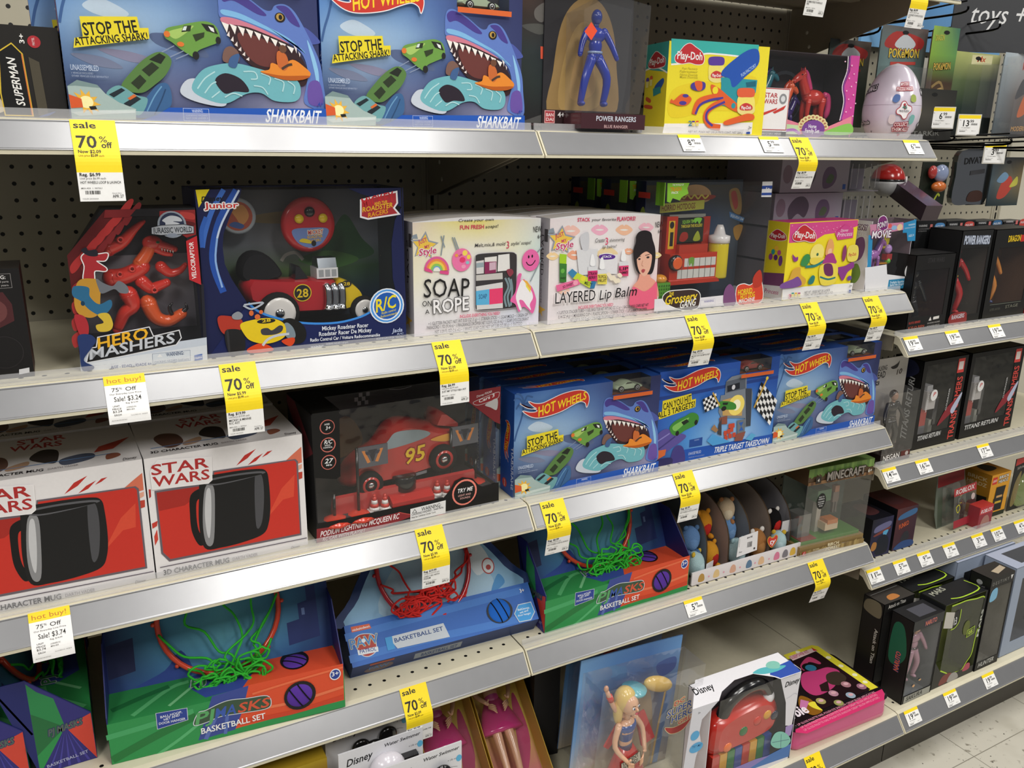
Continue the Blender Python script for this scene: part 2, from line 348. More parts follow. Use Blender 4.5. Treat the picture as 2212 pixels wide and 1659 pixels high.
ART['shark']=[
('g',0,0,11.75,7.38,[['6c7ca0','7c84a4','5a6288','50587c','b0b4d0','d0cce0'],['3c4c74','505c80','646a90','4c5478','5c5c80','8880b0'],['5a78a4','8ca4c4','6078a8','3c4c7c','343c64','303458'],['7aa0cc','a4c0dc','8fb0d4','4f6ca4','3a4474','303868'],['5a88c4','7aa4d4','6a90c4','45609c','333c68','2c3464'],['3a64a4','4a74b4','4a6cac','3f5690','2c3560','2a3060']]),
('b','c2d4e6',[1.03,4.92,1.68,5.26,2.35,5.07,2.94,4.68,2.37,4.45,1.51,4.58]),
('b','56668c',[3.75,3.89,4.73,3.92,5.96,3.47,6.19,2.97,4.16,3.38]),
('b','8a88a4',[1.45,3.09,2.8,3.05,3.99,2.68,2.82,2.6]),
('b','78809c',[0.33,2.83,1.65,2.74,2.44,2.3,1.28,2.36]),
('l','3c6096',0.12,[0.04,4.1,0.22,4.77,0.46,5.43,0.63,6.1,0.66,6.61]),
('l','3c6096',0.1,[0.66,6.61,0.43,6.98,0.1,7.1,-0.05,6.95]),
('l','3c6096',0.1,[0.66,6.61,0.61,7.04,0.33,7.37,0.1,7.4]),
('l','3c6096',0.1,[0.66,6.61,0.84,7.01,0.97,7.16,1.35,7.03]),
('l','3c6096',0.1,[0.66,6.61,1.08,6.72,1.36,6.64,1.41,6.34]),
('l','3c6096',0.1,[0.66,6.61,0.34,6.65,0.12,6.34]),
('b','4a58a4',[10.99,4.69,11.39,4.52,11.82,4.1,11.65,3.95,11.26,3.99]),
('b','5f7cc4',[7.03,4.82,6.93,5.33,6.97,5.91,7.16,6.2,7.6,6.21,8.29,5.89,9.06,5.39,9.43,5.36,9.63,5.61,10.1,5.7,10.55,5.44,10.98,4.78,11.44,3.87,11.77,3.06,11.88,2.18,11.93,0.81,10.89,1.01,10.99,1.84,11.12,2.59,10.81,3.49,9.79,4.1,8.16,4.65]),
('b','463a8c',[7.05,5.95,7.45,6.15,8.3,5.8,9.18,5.16,8.76,5.13,7.69,5.64,7.18,5.57]),
('b','463a8c',[9.69,5.56,10.16,5.61,10.51,5.31,10.83,4.71,10.38,4.86,10.03,5.28]),
('b','7fb8e4',[7.09,5.22,7.93,5.1,9,4.68,10.22,4.14,11.03,3.46,10.68,3.79,9.45,4.34,7.94,4.84,7.11,4.99]),
('b','8fc4ec',[11.15,4.1,11.48,3.39,11.68,2.5,11.61,1.64,11.45,2.63]),
('b','6a50a4',[11.14,2.01,11.69,2.11,11.83,1.03,11.1,1.05]),
('e','20140c',9.85,5.07,0.26,0.23),
('e','b89448',9.84,5.09,0.18,0.17),
('e','0c0808',9.87,5.08,0.09,0.12),
('b','33191e',[7.07,4.66,7.75,4.67,9.03,4.32,10.24,3.81,10.89,3.14,11.11,2.4,10.82,1.87,9.82,2.12,8.5,2.61,7.83,3.18,7.38,3.9]),
('b','6a3430',[7.77,4.21,9.05,3.98,10.05,3.41,9.77,2.79,8.7,2.77,8.03,3.34]),
('b','d07c90',[7.01,4.85,7.53,4.87,8.37,4.66,9.35,4.3,10.24,3.87,9.25,4.2,8.17,4.52,7.13,4.59]),
('p','f4eee8',[7.01,4.66,7.35,4.56,7.24,4.17]),
('p','f4eee8',[7.39,4.6,7.72,4.5,7.61,4.13]),
('p','f4eee8',[7.76,4.53,8.1,4.43,7.99,4.07]),
('p','f4eee8',[8.14,4.44,8.49,4.34,8.37,4]),
('p','f4eee8',[8.53,4.34,8.87,4.23,8.76,3.92]),
('p','f4eee8',[8.92,4.22,9.26,4.12,9.15,3.82]),
('p','f4eee8',[9.31,4.09,9.66,3.98,9.54,3.7]),
('p','f4eee8',[9.7,3.94,10.06,3.83,9.93,3.57]),
('p','f4eee8',[10.1,3.78,10.46,3.67,10.33,3.43]),
('p','e8dcd8',[7.21,4.06,7.35,3.99,7.35,4.27]),
('p','e8dcd8',[7.38,3.85,7.52,3.78,7.52,4.04]),
('p','e8dcd8',[7.55,3.64,7.69,3.57,7.69,3.81]),
('p','e8dcd8',[7.71,3.43,7.85,3.36,7.86,3.58]),
('p','e8dcd8',[7.88,3.22,8.02,3.15,8.03,3.36]),
('p','e8dcd8',[8.05,3.01,8.2,2.94,8.21,3.12]),
('p','e8dcd8',[10.44,3.82,10.6,3.69,10.57,3.43]),
('p','e8dcd8',[10.67,3.55,10.77,3.4,10.72,3.26]),
('b','7a5a50',[6.97,2.85,7.04,3.39,7.39,3.57,7.72,3.29,7.65,2.84]),
('b','c8d0dc',[4.85,1.34,5.22,1.93,5.94,1.9,6.91,1.08,6.72,0.74,5.47,0.95]),
('b','6fb4be',[5.39,1.57,5.91,2.37,6.72,2.7,7.65,2.79,8.93,2.54,10.41,2.22,10.69,1.6,10.38,1.12,9.35,1.1,8.68,1.45,7.94,1.38,6.92,0.89,5.87,1.12]),
('b','241a28',[6.5,1.95,7,2.31,7.74,2.07,8.09,1.5,7.41,1.47,6.89,1.37]),
('l','b4dce0',0.06,[5.65,1.53,6.03,2.02,6.53,2.36]),
('l','b4dce0',0.06,[5.97,1.34,6.3,1.75,6.55,1.89]),
('l','b4dce0',0.06,[6.28,1.14,6.68,1.45]),
('l','b4dce0',0.06,[7.88,2.43,8.41,2.44,8.53,2.14,8.22,2.09]),
('l','b4dce0',0.06,[8.73,2.39,9.17,2.22,9.08,1.86]),
('l','b4dce0',0.06,[9.38,2.19,9.83,2.02,9.75,1.56]),
('l','b4dce0',0.06,[10.04,2.09,10.38,1.84,10.3,1.47]),
('l','b4dce0',0.06,[8.34,1.79,8.77,1.72,9.01,1.39]),
('l','b4dce0',0.06,[6.9,1.18,7.31,1.39,7.74,1.27]),
('b','3d5f90',[7.19,2.68,7.32,3.07,7.73,3.24,7.65,2.84,7.5,2.58]),
('b','e88a2c',[8.72,2.46,9.14,2.59,9.28,2.91,9.77,2.81,10.35,3.12,10.92,2.81,11.24,2.47,10.8,2.18,9.82,2.14]),
('b','b85a14',[8.78,2.43,9.81,2.33,11.17,2.39,10.74,2.17,9.82,2.14]),
('b','c86830',[9.58,2.82,9.57,3.39,9.78,3.5,10.06,3.27,10.12,2.83,9.9,2.58]),
('e','6a4430',9.88,3.6,0.19,0.19),
('l','4a3428',0.12,[9.78,2.65,10.09,2.84,10.31,2.9]),
('b','6c9c44',[4.36,3.89,4.5,4.18,5.11,4.36,5.61,4.5,6.26,4.61,6.71,4.45,6.88,4.01,6.77,3.71,6.32,3.5,5.82,3.26,5.68,2.94,5.16,3.2,4.7,3.55,4.42,3.72]),
('b','a8c868',[4.53,4,5.12,4.23,5.71,4.37,5.33,4.02,4.84,3.73]),
('p','26301c',[5.13,4.05,5.26,4.34,5.61,4.38,5.54,4.12]),
('p','d8e4e0',[5.18,4.13,5.27,4.31,5.41,4.33,5.34,4.14]),
('p','1c2018',[6.06,4.5,6.62,4.46,6.8,4.07,6.28,4.19]),
('p','e8eae8',[6.37,4.41,6.61,4.33,6.64,4.14,6.48,4.21]),
('p','2c3a1c',[5.63,3.97,6.18,4.12,6.14,3.9,5.75,3.68]),
('e','e07830',4.48,3.92,0.14,0.14),
('e','e07830',5.05,3.51,0.16,0.11),
('e','1c1c1c',5.7,3.04,0.15,0.19),
('e','1c1c1c',6.79,3.79,0.12,0.17),
('l','8c98b0',0.04,[4.17,3.1,4.75,3.42]),
('l','8c98b0',0.04,[4.53,2.91,5.16,3.22]),
('l','8c98b0',0.04,[4.78,2.83,5.37,3.1]),
('b','587f42',[2.27,1.51,2.83,2.23,3.4,2.77,3.97,3.09,4.39,3.02,4.57,2.68,4.26,2.09,3.73,1.62,3.2,1.26,2.67,1.26]),
('p','28341f',[3.22,2.26,3.7,2.64,4,2.4,3.52,1.98]),
('p','1c241a',[3.59,2.74,4.07,3.05,4.33,2.9,4.09,2.57]),
('p','28341f',[2.7,1.66,3.13,2.05,3.38,1.78,3,1.38]),
('b','3a6494',[2.75,0.14,3.26,0.97,3.88,1.65,4.35,1.63,4.39,0.77,3.79,0.23]),
('l','6a9cc4',0.06,[3.28,0.41,3.66,1.09,4.03,1.57]),
('l','24456e',0.06,[3.59,0.27,3.96,0.94,4.19,1.45]),
('b','6ea4a8',[1.6,1.13,2.17,1.53,2.87,1.13,3.36,0.95,2.9,0.21,2.1,0.72]),
('p','1c2830',[1.7,1.11,2.27,1.42,2.42,1.32,1.9,0.98]),
('p','1c2830',[2.29,0.73,2.87,1.09,3.07,0.96,2.49,0.56]),
('p','d86c30',[2.48,0.97,2.79,1.17,2.89,1.08,2.58,0.89]),
('p','a8bcb8',[0.03,1.41,0.45,1.69,1.26,1.51,1.56,1.14,2.1,0.77,2.81,0.5,2.75,0.03,0.06,0]),
('p','7c9494',[0.03,1.41,0.45,1.69,1.26,1.51,1.36,1.38,0.36,1.44]),
('p','ccd8d4',[0.05,0.28,1.33,0.4,2.79,0.48,2.74,0.33,0.39,0.12]),
('p','f0b840',[1.33,0.63,1.05,0.59,1.22,0.32,0.93,0.45,0.93,0.17,0.74,0.43,0.56,0.24,0.55,0.52,0.26,0.5,0.43,0.7,0.15,0.85,0.42,0.89,0.25,1.16,0.54,1.02,0.54,1.31,0.73,1.05,0.9,1.24,0.92,0.96,1.21,0.99,1.04,0.78]),
('e','fff4b0',0.73,0.74,0.29,0.27),
('p','1c1c1c',[0.81,0.55,1.09,0.58,1.14,0.44,0.88,0.4]),
('p','dc5c2c',[0.04,1.05,0.54,0.88,0.57,0.5,0.07,0.45]),
('p','1f57b6',[11.93,0.8,4.27,0.61,3.69,0.25,2.9,-0.03,11.95,-0.02]),
('t','f4f6fa','SHARKBAIT',8.77,0.07,11.57,0.07,0.65,'ib'),
('t','2040a0','4+',11.5,0.9,11.78,0.94,0.2,'bi'),
('o','d8e0f0',0.015),
('p','1f57b6',[4.9,0.59,6.06,0.59,6.07,0.05,4.9,0.03]),
('t','c8d4f0','WARNING:',5.29,0.41,5.8,0.43,0.15,'b'),
('t','a8b8e0','CHOKING HAZARD',5,0.23,6,0.26,0.08,''),
('t','a8b8e0','NOT FOR UNDER 3',5,0.1,6,0.13,0.09,''),
('t','c8d4e8','UNASSEMBLED',0.25,2.11,1.4,2.11,0.25,''),
('t','a8b4cc','1 VEHICLE INCLUDED',0.26,1.95,1.15,1.96,0.08,''),
('t','a8b4cc','OTHER VEHICLES SOLD SEPARATELY',0.26,1.82,1.78,1.83,0.08,''),
('p','ecd82c',[0.86,4.4,3.25,4.57,3.31,4.09,3.69,4.12,3.68,3.65,0.47,3.05,0.56,3.48,0.9,3.55]),
('t','15150f','STOP THE',0.97,3.61,3.23,3.9,0.55,'b'),
('t','15150f','ATTACKING SHARK!',0.55,3.16,3.64,3.6,0.34,'b'),
('o','f0ecec',0.05),
('b','cc3428',[0.23,6.82,0.67,6.5,1.18,6.3,1.56,6.26,1.27,6.48,0.96,6.81,1.45,6.61,2.02,6.58,2.67,6.78,3.43,7.01,4.3,7.13,4.99,7.1,5.44,6.86,5.61,6.4,5.46,5.87,5.33,6.17,4.92,6.33,4.24,6.13,3.48,5.84,2.52,5.65,1.67,5.61,1.06,5.8,0.54,6.2,1,6.06,1.42,6.02,1.61,6.1,1.42,6.25,0.81,6.42]),
('t','f8d428','HOT',1.69,5.67,2.99,5.97,0.7,'bi'),
('t','f8d428','WHEELS',3.13,6,5.39,6.45,0.58,'bi'),
]
ART['target']=[
('g',0,0,11.7,7.1,[['2a3a78','4a84cc','8cb8e4','9cc4e8','5a94d4'],['2c4c9c','4a90d8','88b8e4','90bce8','3a78c8'],['2a60bc','3f80d0','5a94d8','5a94d8','2a64bc'],['2458b4','2a60bc','2f68c0','2a60bc','1f4ea4'],['2252ac','2454b0','2454b0','2050a8','1c4898']]),
('l','1c3f8c',0.25,[-0.05,5.16,3.22,5.22,7.46,5.36,11.71,5.44]),
('l','2a5cb0',0.2,[-0.15,6.35,7.32,6.51]),
('p','1d55b4',[2.66,0.91,11.76,0.79,11.86,-0.16,2.64,-0.01]),
('t','f4f6fa','TRIPLE TARGET TAKEDOWN',5.7,0.17,11.36,0.1,0.47,'ib'),
('t','c8d4f0','UNASSEMBLED',3.2,0.4,4.43,0.4,0.23,''),
('t','a8b8e0','1 VEHICLE INCLUDED OTHER VEHICLES SOLD SEPARATELY',3.23,0.17,4.79,0.14,0.08,''),
('p','1c4898',[3.2,1.6,4.45,1.64,4.47,0.99,3.22,1.01]),
('t','88a4d8','WARNING:',3.65,1.44,4.15,1.45,0.13,'b'),
('p','ecd82c',[0.38,4.96,3.01,5.2,3.11,4.7,3.49,4.74,3.49,4.11,0.18,3.61,-0.02,3.69,0.01,4.13,0.39,4.18]),
('t','15150f','CAN YOU HIT',0.49,4.26,3.07,4.61,0.52,'b'),
('t','15150f','ALL 3 TARGETS?',0.02,3.69,3.46,4.16,0.45,'b'),
('b','5c509c',[0.03,2.28,0.77,2.8,1.76,2.42,2.84,1.94,1.55,1.23,0.14,0.82]),
('l','8c84c8',0.1,[0.05,1.92,1.23,2.41]),
('l','3c3478',0.12,[0.16,1.27,1.79,2.1]),
('p','dc6c34',[0.08,1.24,1.01,1.22,0.94,0.78,0.14,0.51]),
('b','443c84',[1.62,1.03,2.07,1.37,2.65,1.05,2.84,-0.05,1.59,0.07]),
('b','2c2860',[0.12,0.51,1.5,0.5,1.6,0.03,0.16,0]),
('b','3f8a34',[1.19,2.87,1.68,3.29,2.52,3.52,3.15,3.72,3.72,3.53,3.92,3.14,3.69,2.72,2.73,2.45,1.95,2.16,1.45,2.33]),
('b','83c05c',[1.45,2.87,2.23,3.21,2.97,3.37,2.47,2.9,1.75,2.51]),
('p','182818',[2.24,3.12,2.76,3.29,3,3.05,2.48,2.85]),
('e','181818',1.94,2.31,0.17,0.19),
('e','181818',3.67,2.91,0.16,0.2),
('p','7c8490',[5.88,4.69,6.28,4.69,6.28,5.69,6.8,6.03,8.17,6.14,8.34,5.84,8.42,4.92,8.97,4.86,9.11,4.46,9.24,1.85,8.71,1.83,8.56,2.56,6.14,2.91,5.8,3.42]),
('p','585f6c',[6.28,5.69,8.2,5.86,8.32,4.93,6.38,4.81]),
('p','141a28',[6.43,5.35,7.67,5.49,7.73,5,6.51,4.87]),
('e','d8d8e0',7.08,5.18,0.17,0.19),
('p','3c424e',[8.32,4.93,8.98,4.84,9.24,1.85,8.76,1.87]),
('p','c8a060',[6.09,4.3,8.03,4.46,8.2,4.02,8.21,2.8,6.23,3.08]),
('e','f8e070',7.54,3.73,0.82,0.8),
('e','fffad8',7.54,3.74,0.42,0.43),
('b','3f8a34',[5.69,4.08,5.99,4.24,6.92,4.08,7.47,3.79,7.46,3.42,6.64,3.49,5.94,3.68]),
('p','182818',[6.12,4.11,6.69,4.05,6.6,3.86,6.14,3.93]),
('e','181818',6.29,3.63,0.25,0.19),
('p','8c5040',[5.91,2.95,6.7,3.02,6.77,2.35,6.02,2.42]),
('p','3c3c44',[5.91,2.44,6.14,2.91,6.3,1.49,5.87,1.7]),
('p','c84830',[6.49,1.84,6.81,1.82,6.85,1.46,6.53,1.47]),
('p','c84830',[6.82,1.93,7.15,1.91,7.19,1.55,6.87,1.56]),
('p','c84830',[7.1,2.03,7.43,2.01,7.47,1.65,7.14,1.66]),
('p','c84830',[6.59,1.45,6.92,1.43,6.96,1.07,6.63,1.08]),
('p','c84830',[6.99,1.53,7.31,1.51,7.36,1.15,7.03,1.16]),
('p','c84830',[7.39,1.56,7.72,1.55,7.76,1.18,7.43,1.19]),
('p','c84830',[6.89,2.34,7.22,2.33,7.26,1.96,6.93,1.98]),
('p','c84830',[7.18,2.34,7.51,2.33,7.55,1.97,7.22,1.98]),
('p','6c747e',[7.74,2.49,8.56,2.52,8.68,1.12,7.91,1.15]),
('p','2a5cb0',[7.95,2.28,8.41,2.3,8.22,1.95]),
('p','2a5cb0',[8.03,1.6,8.5,1.63,8.24,1.95]),
('p','8c5044',[7.76,1.41,8.75,1.49,8.48,0.77,7.65,0.85]),
('p','4fa0dc',[4.84,1.3,5.35,1.78,7.3,0.86,5.46,0.83]),
('p','5cacd8',[8.77,0.82,9.38,1.25,9.86,1.03,9.46,0.62]),
('p','a07850',[5.14,2.18,5.44,2.51,5.89,2.02,5.69,1.82]),
('p','1a1a1e',[9.87,5.29,10.17,5.01,10.09,4.74,9.79,5.02]),
('p','f0f0f0',[9.79,5.02,10.09,4.74,10.02,4.47,9.72,4.75]),
('p','1a1a1e',[9.72,4.75,10.02,4.47,9.95,4.2,9.65,4.48]),
('p','f0f0f0',[9.65,4.48,9.95,4.2,9.88,3.92,9.58,4.21]),
('p','1a1a1e',[9.58,4.21,9.88,3.92,9.81,3.65,9.51,3.94]),
('p','f0f0f0',[9.51,3.94,9.81,3.65,9.74,3.38,9.44,3.66]),
('p','1a1a1e',[9.44,3.66,9.74,3.38,9.66,3.11,9.36,3.39]),
('p','f0f0f0',[10.17,5.01,10.47,4.73,10.4,4.46,10.09,4.74]),
('p','1a1a1e',[10.09,4.74,10.4,4.46,10.32,4.19,10.02,4.47]),
('p','f0f0f0',[10.02,4.47,10.32,4.19,10.25,3.91,9.95,4.2]),
('p','1a1a1e',[9.95,4.2,10.25,3.91,10.18,3.64,9.88,3.92]),
('p','f0f0f0',[9.88,3.92,10.18,3.64,10.11,3.37,9.81,3.65]),
('p','1a1a1e',[9.81,3.65,10.11,3.37,10.04,3.09,9.74,3.38]),
('p','f0f0f0',[9.74,3.38,10.04,3.09,9.97,2.82,9.66,3.11]),
('p','1a1a1e',[10.47,4.73,10.77,4.45,10.7,4.17,10.4,4.46]),
('p','f0f0f0',[10.4,4.46,10.7,4.17,10.63,3.9,10.32,4.19]),
('p','1a1a1e',[10.32,4.19,10.63,3.9,10.56,3.63,10.25,3.91]),
('p','f0f0f0',[10.25,3.91,10.56,3.63,10.49,3.35,10.18,3.64]),
('p','1a1a1e',[10.18,3.64,10.49,3.35,10.41,3.08,10.11,3.37]),
('p','f0f0f0',[10.11,3.37,10.41,3.08,10.34,2.8,10.04,3.09]),
('p','1a1a1e',[10.04,3.09,10.34,2.8,10.27,2.53,9.97,2.82]),
('p','f0f0f0',[10.77,4.45,11.08,4.16,11.01,3.89,10.7,4.17]),
('p','1a1a1e',[10.7,4.17,11.01,3.89,10.93,3.61,10.63,3.9]),
('p','f0f0f0',[10.63,3.9,10.93,3.61,10.86,3.34,10.56,3.63]),
('p','1a1a1e',[10.56,3.63,10.86,3.34,10.79,3.06,10.49,3.35]),
('p','f0f0f0',[10.49,3.35,10.79,3.06,10.72,2.79,10.41,3.08]),
('p','1a1a1e',[10.41,3.08,10.72,2.79,10.65,2.51,10.34,2.8]),
('p','f0f0f0',[10.34,2.8,10.65,2.51,10.58,2.23,10.27,2.53]),
('p','1a1a1e',[11.08,4.16,11.39,3.88,11.31,3.6,11.01,3.89]),
('p','f0f0f0',[11.01,3.89,11.31,3.6,11.24,3.33,10.93,3.61]),
('p','1a1a1e',[10.93,3.61,11.24,3.33,11.17,3.05,10.86,3.34]),
('p','f0f0f0',[10.86,3.34,11.17,3.05,11.1,2.77,10.79,3.06]),
('p','1a1a1e',[10.79,3.06,11.1,2.77,11.03,2.5,10.72,2.79]),
('p','f0f0f0',[10.72,2.79,11.03,2.5,10.96,2.22,10.65,2.51]),
('p','1a1a1e',[10.65,2.51,10.96,2.22,10.88,1.94,10.58,2.23]),
('p','f0f0f0',[11.39,3.88,11.7,3.59,11.62,3.31,11.31,3.6]),
('p','1a1a1e',[11.31,3.6,11.62,3.31,11.55,3.03,11.24,3.33]),
('p','f0f0f0',[11.24,3.33,11.55,3.03,11.48,2.76,11.17,3.05]),
('p','1a1a1e',[11.17,3.05,11.48,2.76,11.41,2.48,11.1,2.77]),
('p','f0f0f0',[11.1,2.77,11.41,2.48,11.34,2.2,11.03,2.5]),
('p','1a1a1e',[11.03,2.5,11.34,2.2,11.27,1.92,10.96,2.22]),
('p','f0f0f0',[10.96,2.22,11.27,1.92,11.19,1.64,10.88,1.94]),
('p','1a1a1e',[3.99,4.67,4.19,4.72,4.26,4.52,4.05,4.46]),
('p','f0f0f0',[4.05,4.46,4.26,4.52,4.32,4.31,4.12,4.26]),
('p','1a1a1e',[4.12,4.26,4.32,4.31,4.39,4.1,4.19,4.05]),
('p','f0f0f0',[4.19,4.05,4.39,4.1,4.46,3.89,4.25,3.84]),
('p','1a1a1e',[4.25,3.84,4.46,3.89,4.52,3.68,4.32,3.63]),
('p','f0f0f0',[4.19,4.72,4.4,4.78,4.46,4.57,4.26,4.52]),
('p','1a1a1e',[4.26,4.52,4.46,4.57,4.53,4.36,4.32,4.31]),
('p','f0f0f0',[4.32,4.31,4.53,4.36,4.6,4.16,4.39,4.1]),
('p','1a1a1e',[4.39,4.1,4.6,4.16,4.66,3.95,4.46,3.89]),
('p','f0f0f0',[4.46,3.89,4.66,3.95,4.73,3.74,4.52,3.68]),
('p','1a1a1e',[4.4,4.78,4.6,4.83,4.67,4.63,4.46,4.57]),
('p','f0f0f0',[4.46,4.57,4.67,4.63,4.73,4.42,4.53,4.36]),
('p','1a1a1e',[4.53,4.36,4.73,4.42,4.8,4.21,4.6,4.16]),
('p','f0f0f0',[4.6,4.16,4.8,4.21,4.87,4,4.66,3.95]),
('p','1a1a1e',[4.66,3.95,4.87,4,4.93,3.79,4.73,3.74]),
('p','f0f0f0',[4.6,4.83,4.81,4.89,4.87,4.68,4.67,4.63]),
('p','1a1a1e',[4.67,4.63,4.87,4.68,4.94,4.47,4.73,4.42]),
('p','f0f0f0',[4.73,4.42,4.94,4.47,5.01,4.26,4.8,4.21]),
('p','1a1a1e',[4.8,4.21,5.01,4.26,5.07,4.05,4.87,4]),
('p','f0f0f0',[4.87,4,5.07,4.05,5.14,3.84,4.93,3.79]),
('p','1a1a1e',[4.81,4.89,5.01,4.94,5.08,4.73,4.87,4.68]),
('p','f0f0f0',[4.87,4.68,5.08,4.73,5.15,4.53,4.94,4.47]),
('p','1a1a1e',[4.94,4.47,5.15,4.53,5.21,4.32,5.01,4.26]),
('p','f0f0f0',[5.01,4.26,5.21,4.32,5.28,4.11,5.07,4.05]),
('p','1a1a1e',[5.07,4.05,5.28,4.11,5.35,3.9,5.14,3.84]),
('p','f0f0f0',[5.01,4.94,5.22,5,5.29,4.79,5.08,4.73]),
('p','1a1a1e',[5.08,4.73,5.29,4.79,5.35,4.58,5.15,4.53]),
('p','f0f0f0',[5.15,4.53,5.35,4.58,5.42,4.37,5.21,4.32]),
('p','1a1a1e',[5.21,4.32,5.42,4.37,5.49,4.16,5.28,4.11]),
('p','f0f0f0',[5.28,4.11,5.49,4.16,5.56,3.95,5.35,3.9]),
('l','c8a040',0.15,[10.31,5.56,9.23,3.36]),
('l','c8a040',0.12,[4.88,5.09,5.68,3.99]),
('e','e8c840',10.29,5.56,0.14,0.14),
('t','e8f0fa','4+',11.43,0.94,11.67,0.95,0.18,'bi'),
('o','f0ecec',0.05),
('b','cc3428',[-0.08,6.72,0.39,6.43,0.93,6.24,1.32,6.21,1.01,6.42,0.68,6.72,1.19,6.53,1.77,6.51,2.43,6.69,3.2,6.91,4.08,7.02,4.78,6.99,5.26,6.77,5.46,6.34,5.33,5.85,5.18,6.13,4.76,6.28,4.07,6.1,3.3,5.82,2.34,5.64,1.47,5.6,0.83,5.78,0.27,6.15,0.76,6.02,1.19,5.99,1.38,6.06,1.17,6.2,0.54,6.35]),
('t','f8d428','HOT',1.47,5.66,2.78,5.88,0.66,'bi'),
('t','f8d428','WHEELS',2.94,5.92,5.22,6.29,0.56,'bi'),
]
ART['mug']=[
('p','ece8e8',[0,0,8.42,0,8.42,7,0,7]),
('p','c03028',[4.65,5.75,5.15,6.29,5.8,6.56,5.3,6.09]),
('p','c03028',[5.27,5.67,5.68,6.02,6.17,6.23,5.75,5.84]),
('p','c03028',[6.08,5.99,6.41,6.28,6.7,6.31,6.4,6.11]),
('p','dc7458',[7.25,5.43,7.76,5.82,8.35,6.24,8.33,5.27,8.06,5.23]),
('p','e8a890',[8.12,5.13,8.33,5.18,8.31,4.92,8.11,4.83]),
('p','c04030',[8.1,4.7,8.33,4.7,8.3,4.3,8.07,4.25]),
('p','d04434',[0.09,2.52,0.27,2.9,0.27,2.3,0.08,1.97]),
('p','b83028',[0.08,5.27,0.18,5.26,0.16,4.84,0.06,4.76]),
('p','c83a30',[0.05,3.29,0.34,3.39,0.29,3.1,0.05,2.99]),
('p','6a6068',[0.35,5.13,3.3,5.03,3.41,5.69,7.96,5.56,8.1,5.4,8.06,0.72,0.7,0.86,0.34,1.43]),
('p','cc3226',[0.44,5.01,3.23,4.92,3.37,5.02,3.46,5.59,7.89,5.49,8,5.33,7.97,0.84,0.78,0.99,0.45,1.47]),
('p','dc4c34',[7.08,3.92,7.86,4.61,7.74,3.25,7.11,3.2,6.06,2.17]),
('p','a82820',[0.44,5.01,3.23,4.92,1.79,3.99,0.48,3.94]),
('b','0c0c0e',[2.75,4.8,2.13,4.51,2,3.44,2.02,2.32,2.32,1.46,2.63,1.56,2.36,2.41,2.33,3.36,2.43,4.11,2.75,4.3]),
('b','141416',[2.8,5.34,4.17,5.46,5.72,5.37,6.26,5.14,6.37,4.42,6.36,3,6.21,1.96,5.85,1.32,4.78,1.08,3.51,1.03,2.6,1.21,2.42,2.65,2.56,4.34]),
('b','8c8c8e',[2.9,4.77,3.35,4.77,3.31,3.32,3.08,1.45,2.7,1.45,2.62,2.78]),
('b','c8c8ca',[2.96,4.59,3.18,4.59,3.11,3.19,2.92,1.84,2.79,2.05,2.77,3.26]),
('b','4c4c50',[5.61,4.92,6,4.91,6.04,3.6,5.81,2.05,5.48,1.95]),
('b','5c5c60',[2.78,5.2,4.15,5.3,5.71,5.23,6.19,5.05,4.9,4.88,3.36,4.85]),
('b','060608',[3,5.11,4.14,5.19,5.62,5.12,6.01,5.01,4.9,4.93,3.51,4.92]),
('o','f2eeee',0.06),
('p','ece8e8',[0.29,6.24,0.68,6.78,3.34,6.49,3.27,5.21,3.09,5.07,0.29,5.27]),
('t','b02c2c','STAR',0.29,6.04,3.22,5.97,0.61,'b'),
('t','b02c2c','WARS',0.3,5.37,3.2,5.29,0.59,'b'),
('l','605864',0.05,[0.2,0.64,8.35,0.47]),
('t','242024','3D CHARACTER MUG',0.34,0.13,3.84,0.03,0.31,'b'),
('t','8c8488','DARTH VADER',4.03,0.07,5.43,0.04,0.2,''),
('t','4c464a','Disney',7.38,-0.02,7.9,-0.02,0.17,'i'),
('g',0,0,0.01,0.01,[['ece8e8','ece8e8'],['ece8e8','ece8e8']]),
]
ART['mugtop']=[
('p','dcd8d8',[0,0,8.42,0,8.42,6.1,0,6.1]),
('t','b03434','STAR',2.68,5.13,5.07,5.23,0.83,'b'),
('t','b03434','WARS',2.33,4.17,4.84,4.15,0.86,'b'),
('b','6a4c40',[0.89,2.9,1.37,3.66,2.14,3.25,2.3,1.9,1.81,1.15,1.25,1.32]),
('b','38302e',[3.27,2.45,3.78,3.69,4.53,3.44,4.61,2.29,4.34,1.36]),
('b','4c5468',[4.65,1.73,5.56,2.21,6.24,1.99,6.13,1.22,4.85,0.83]),
('b','b89478',[2.26,1.67,3.19,2.22,3.13,1.47,2.32,1.13]),
('b','8c5440',[6.86,1.53,7.36,1.55,7.47,1.07,6.81,0.73]),
('p','b84838',[6.56,2.97,8.17,3.93,7.23,2.33,6.27,2.12]),
('l','6a90c0',0.08,[0.54,1.44,3.06,1.5,7.03,1.58]),
('t','282428','3D CHARACTER MUG',0.43,0.61,3.88,0.44,0.36,'b'),
('t','989094','DARTH VADER',4.08,0.46,5.47,0.45,0.24,''),
('t','4c464a','Disney',7.52,0.17,8.18,0.21,0.4,'i'),
]
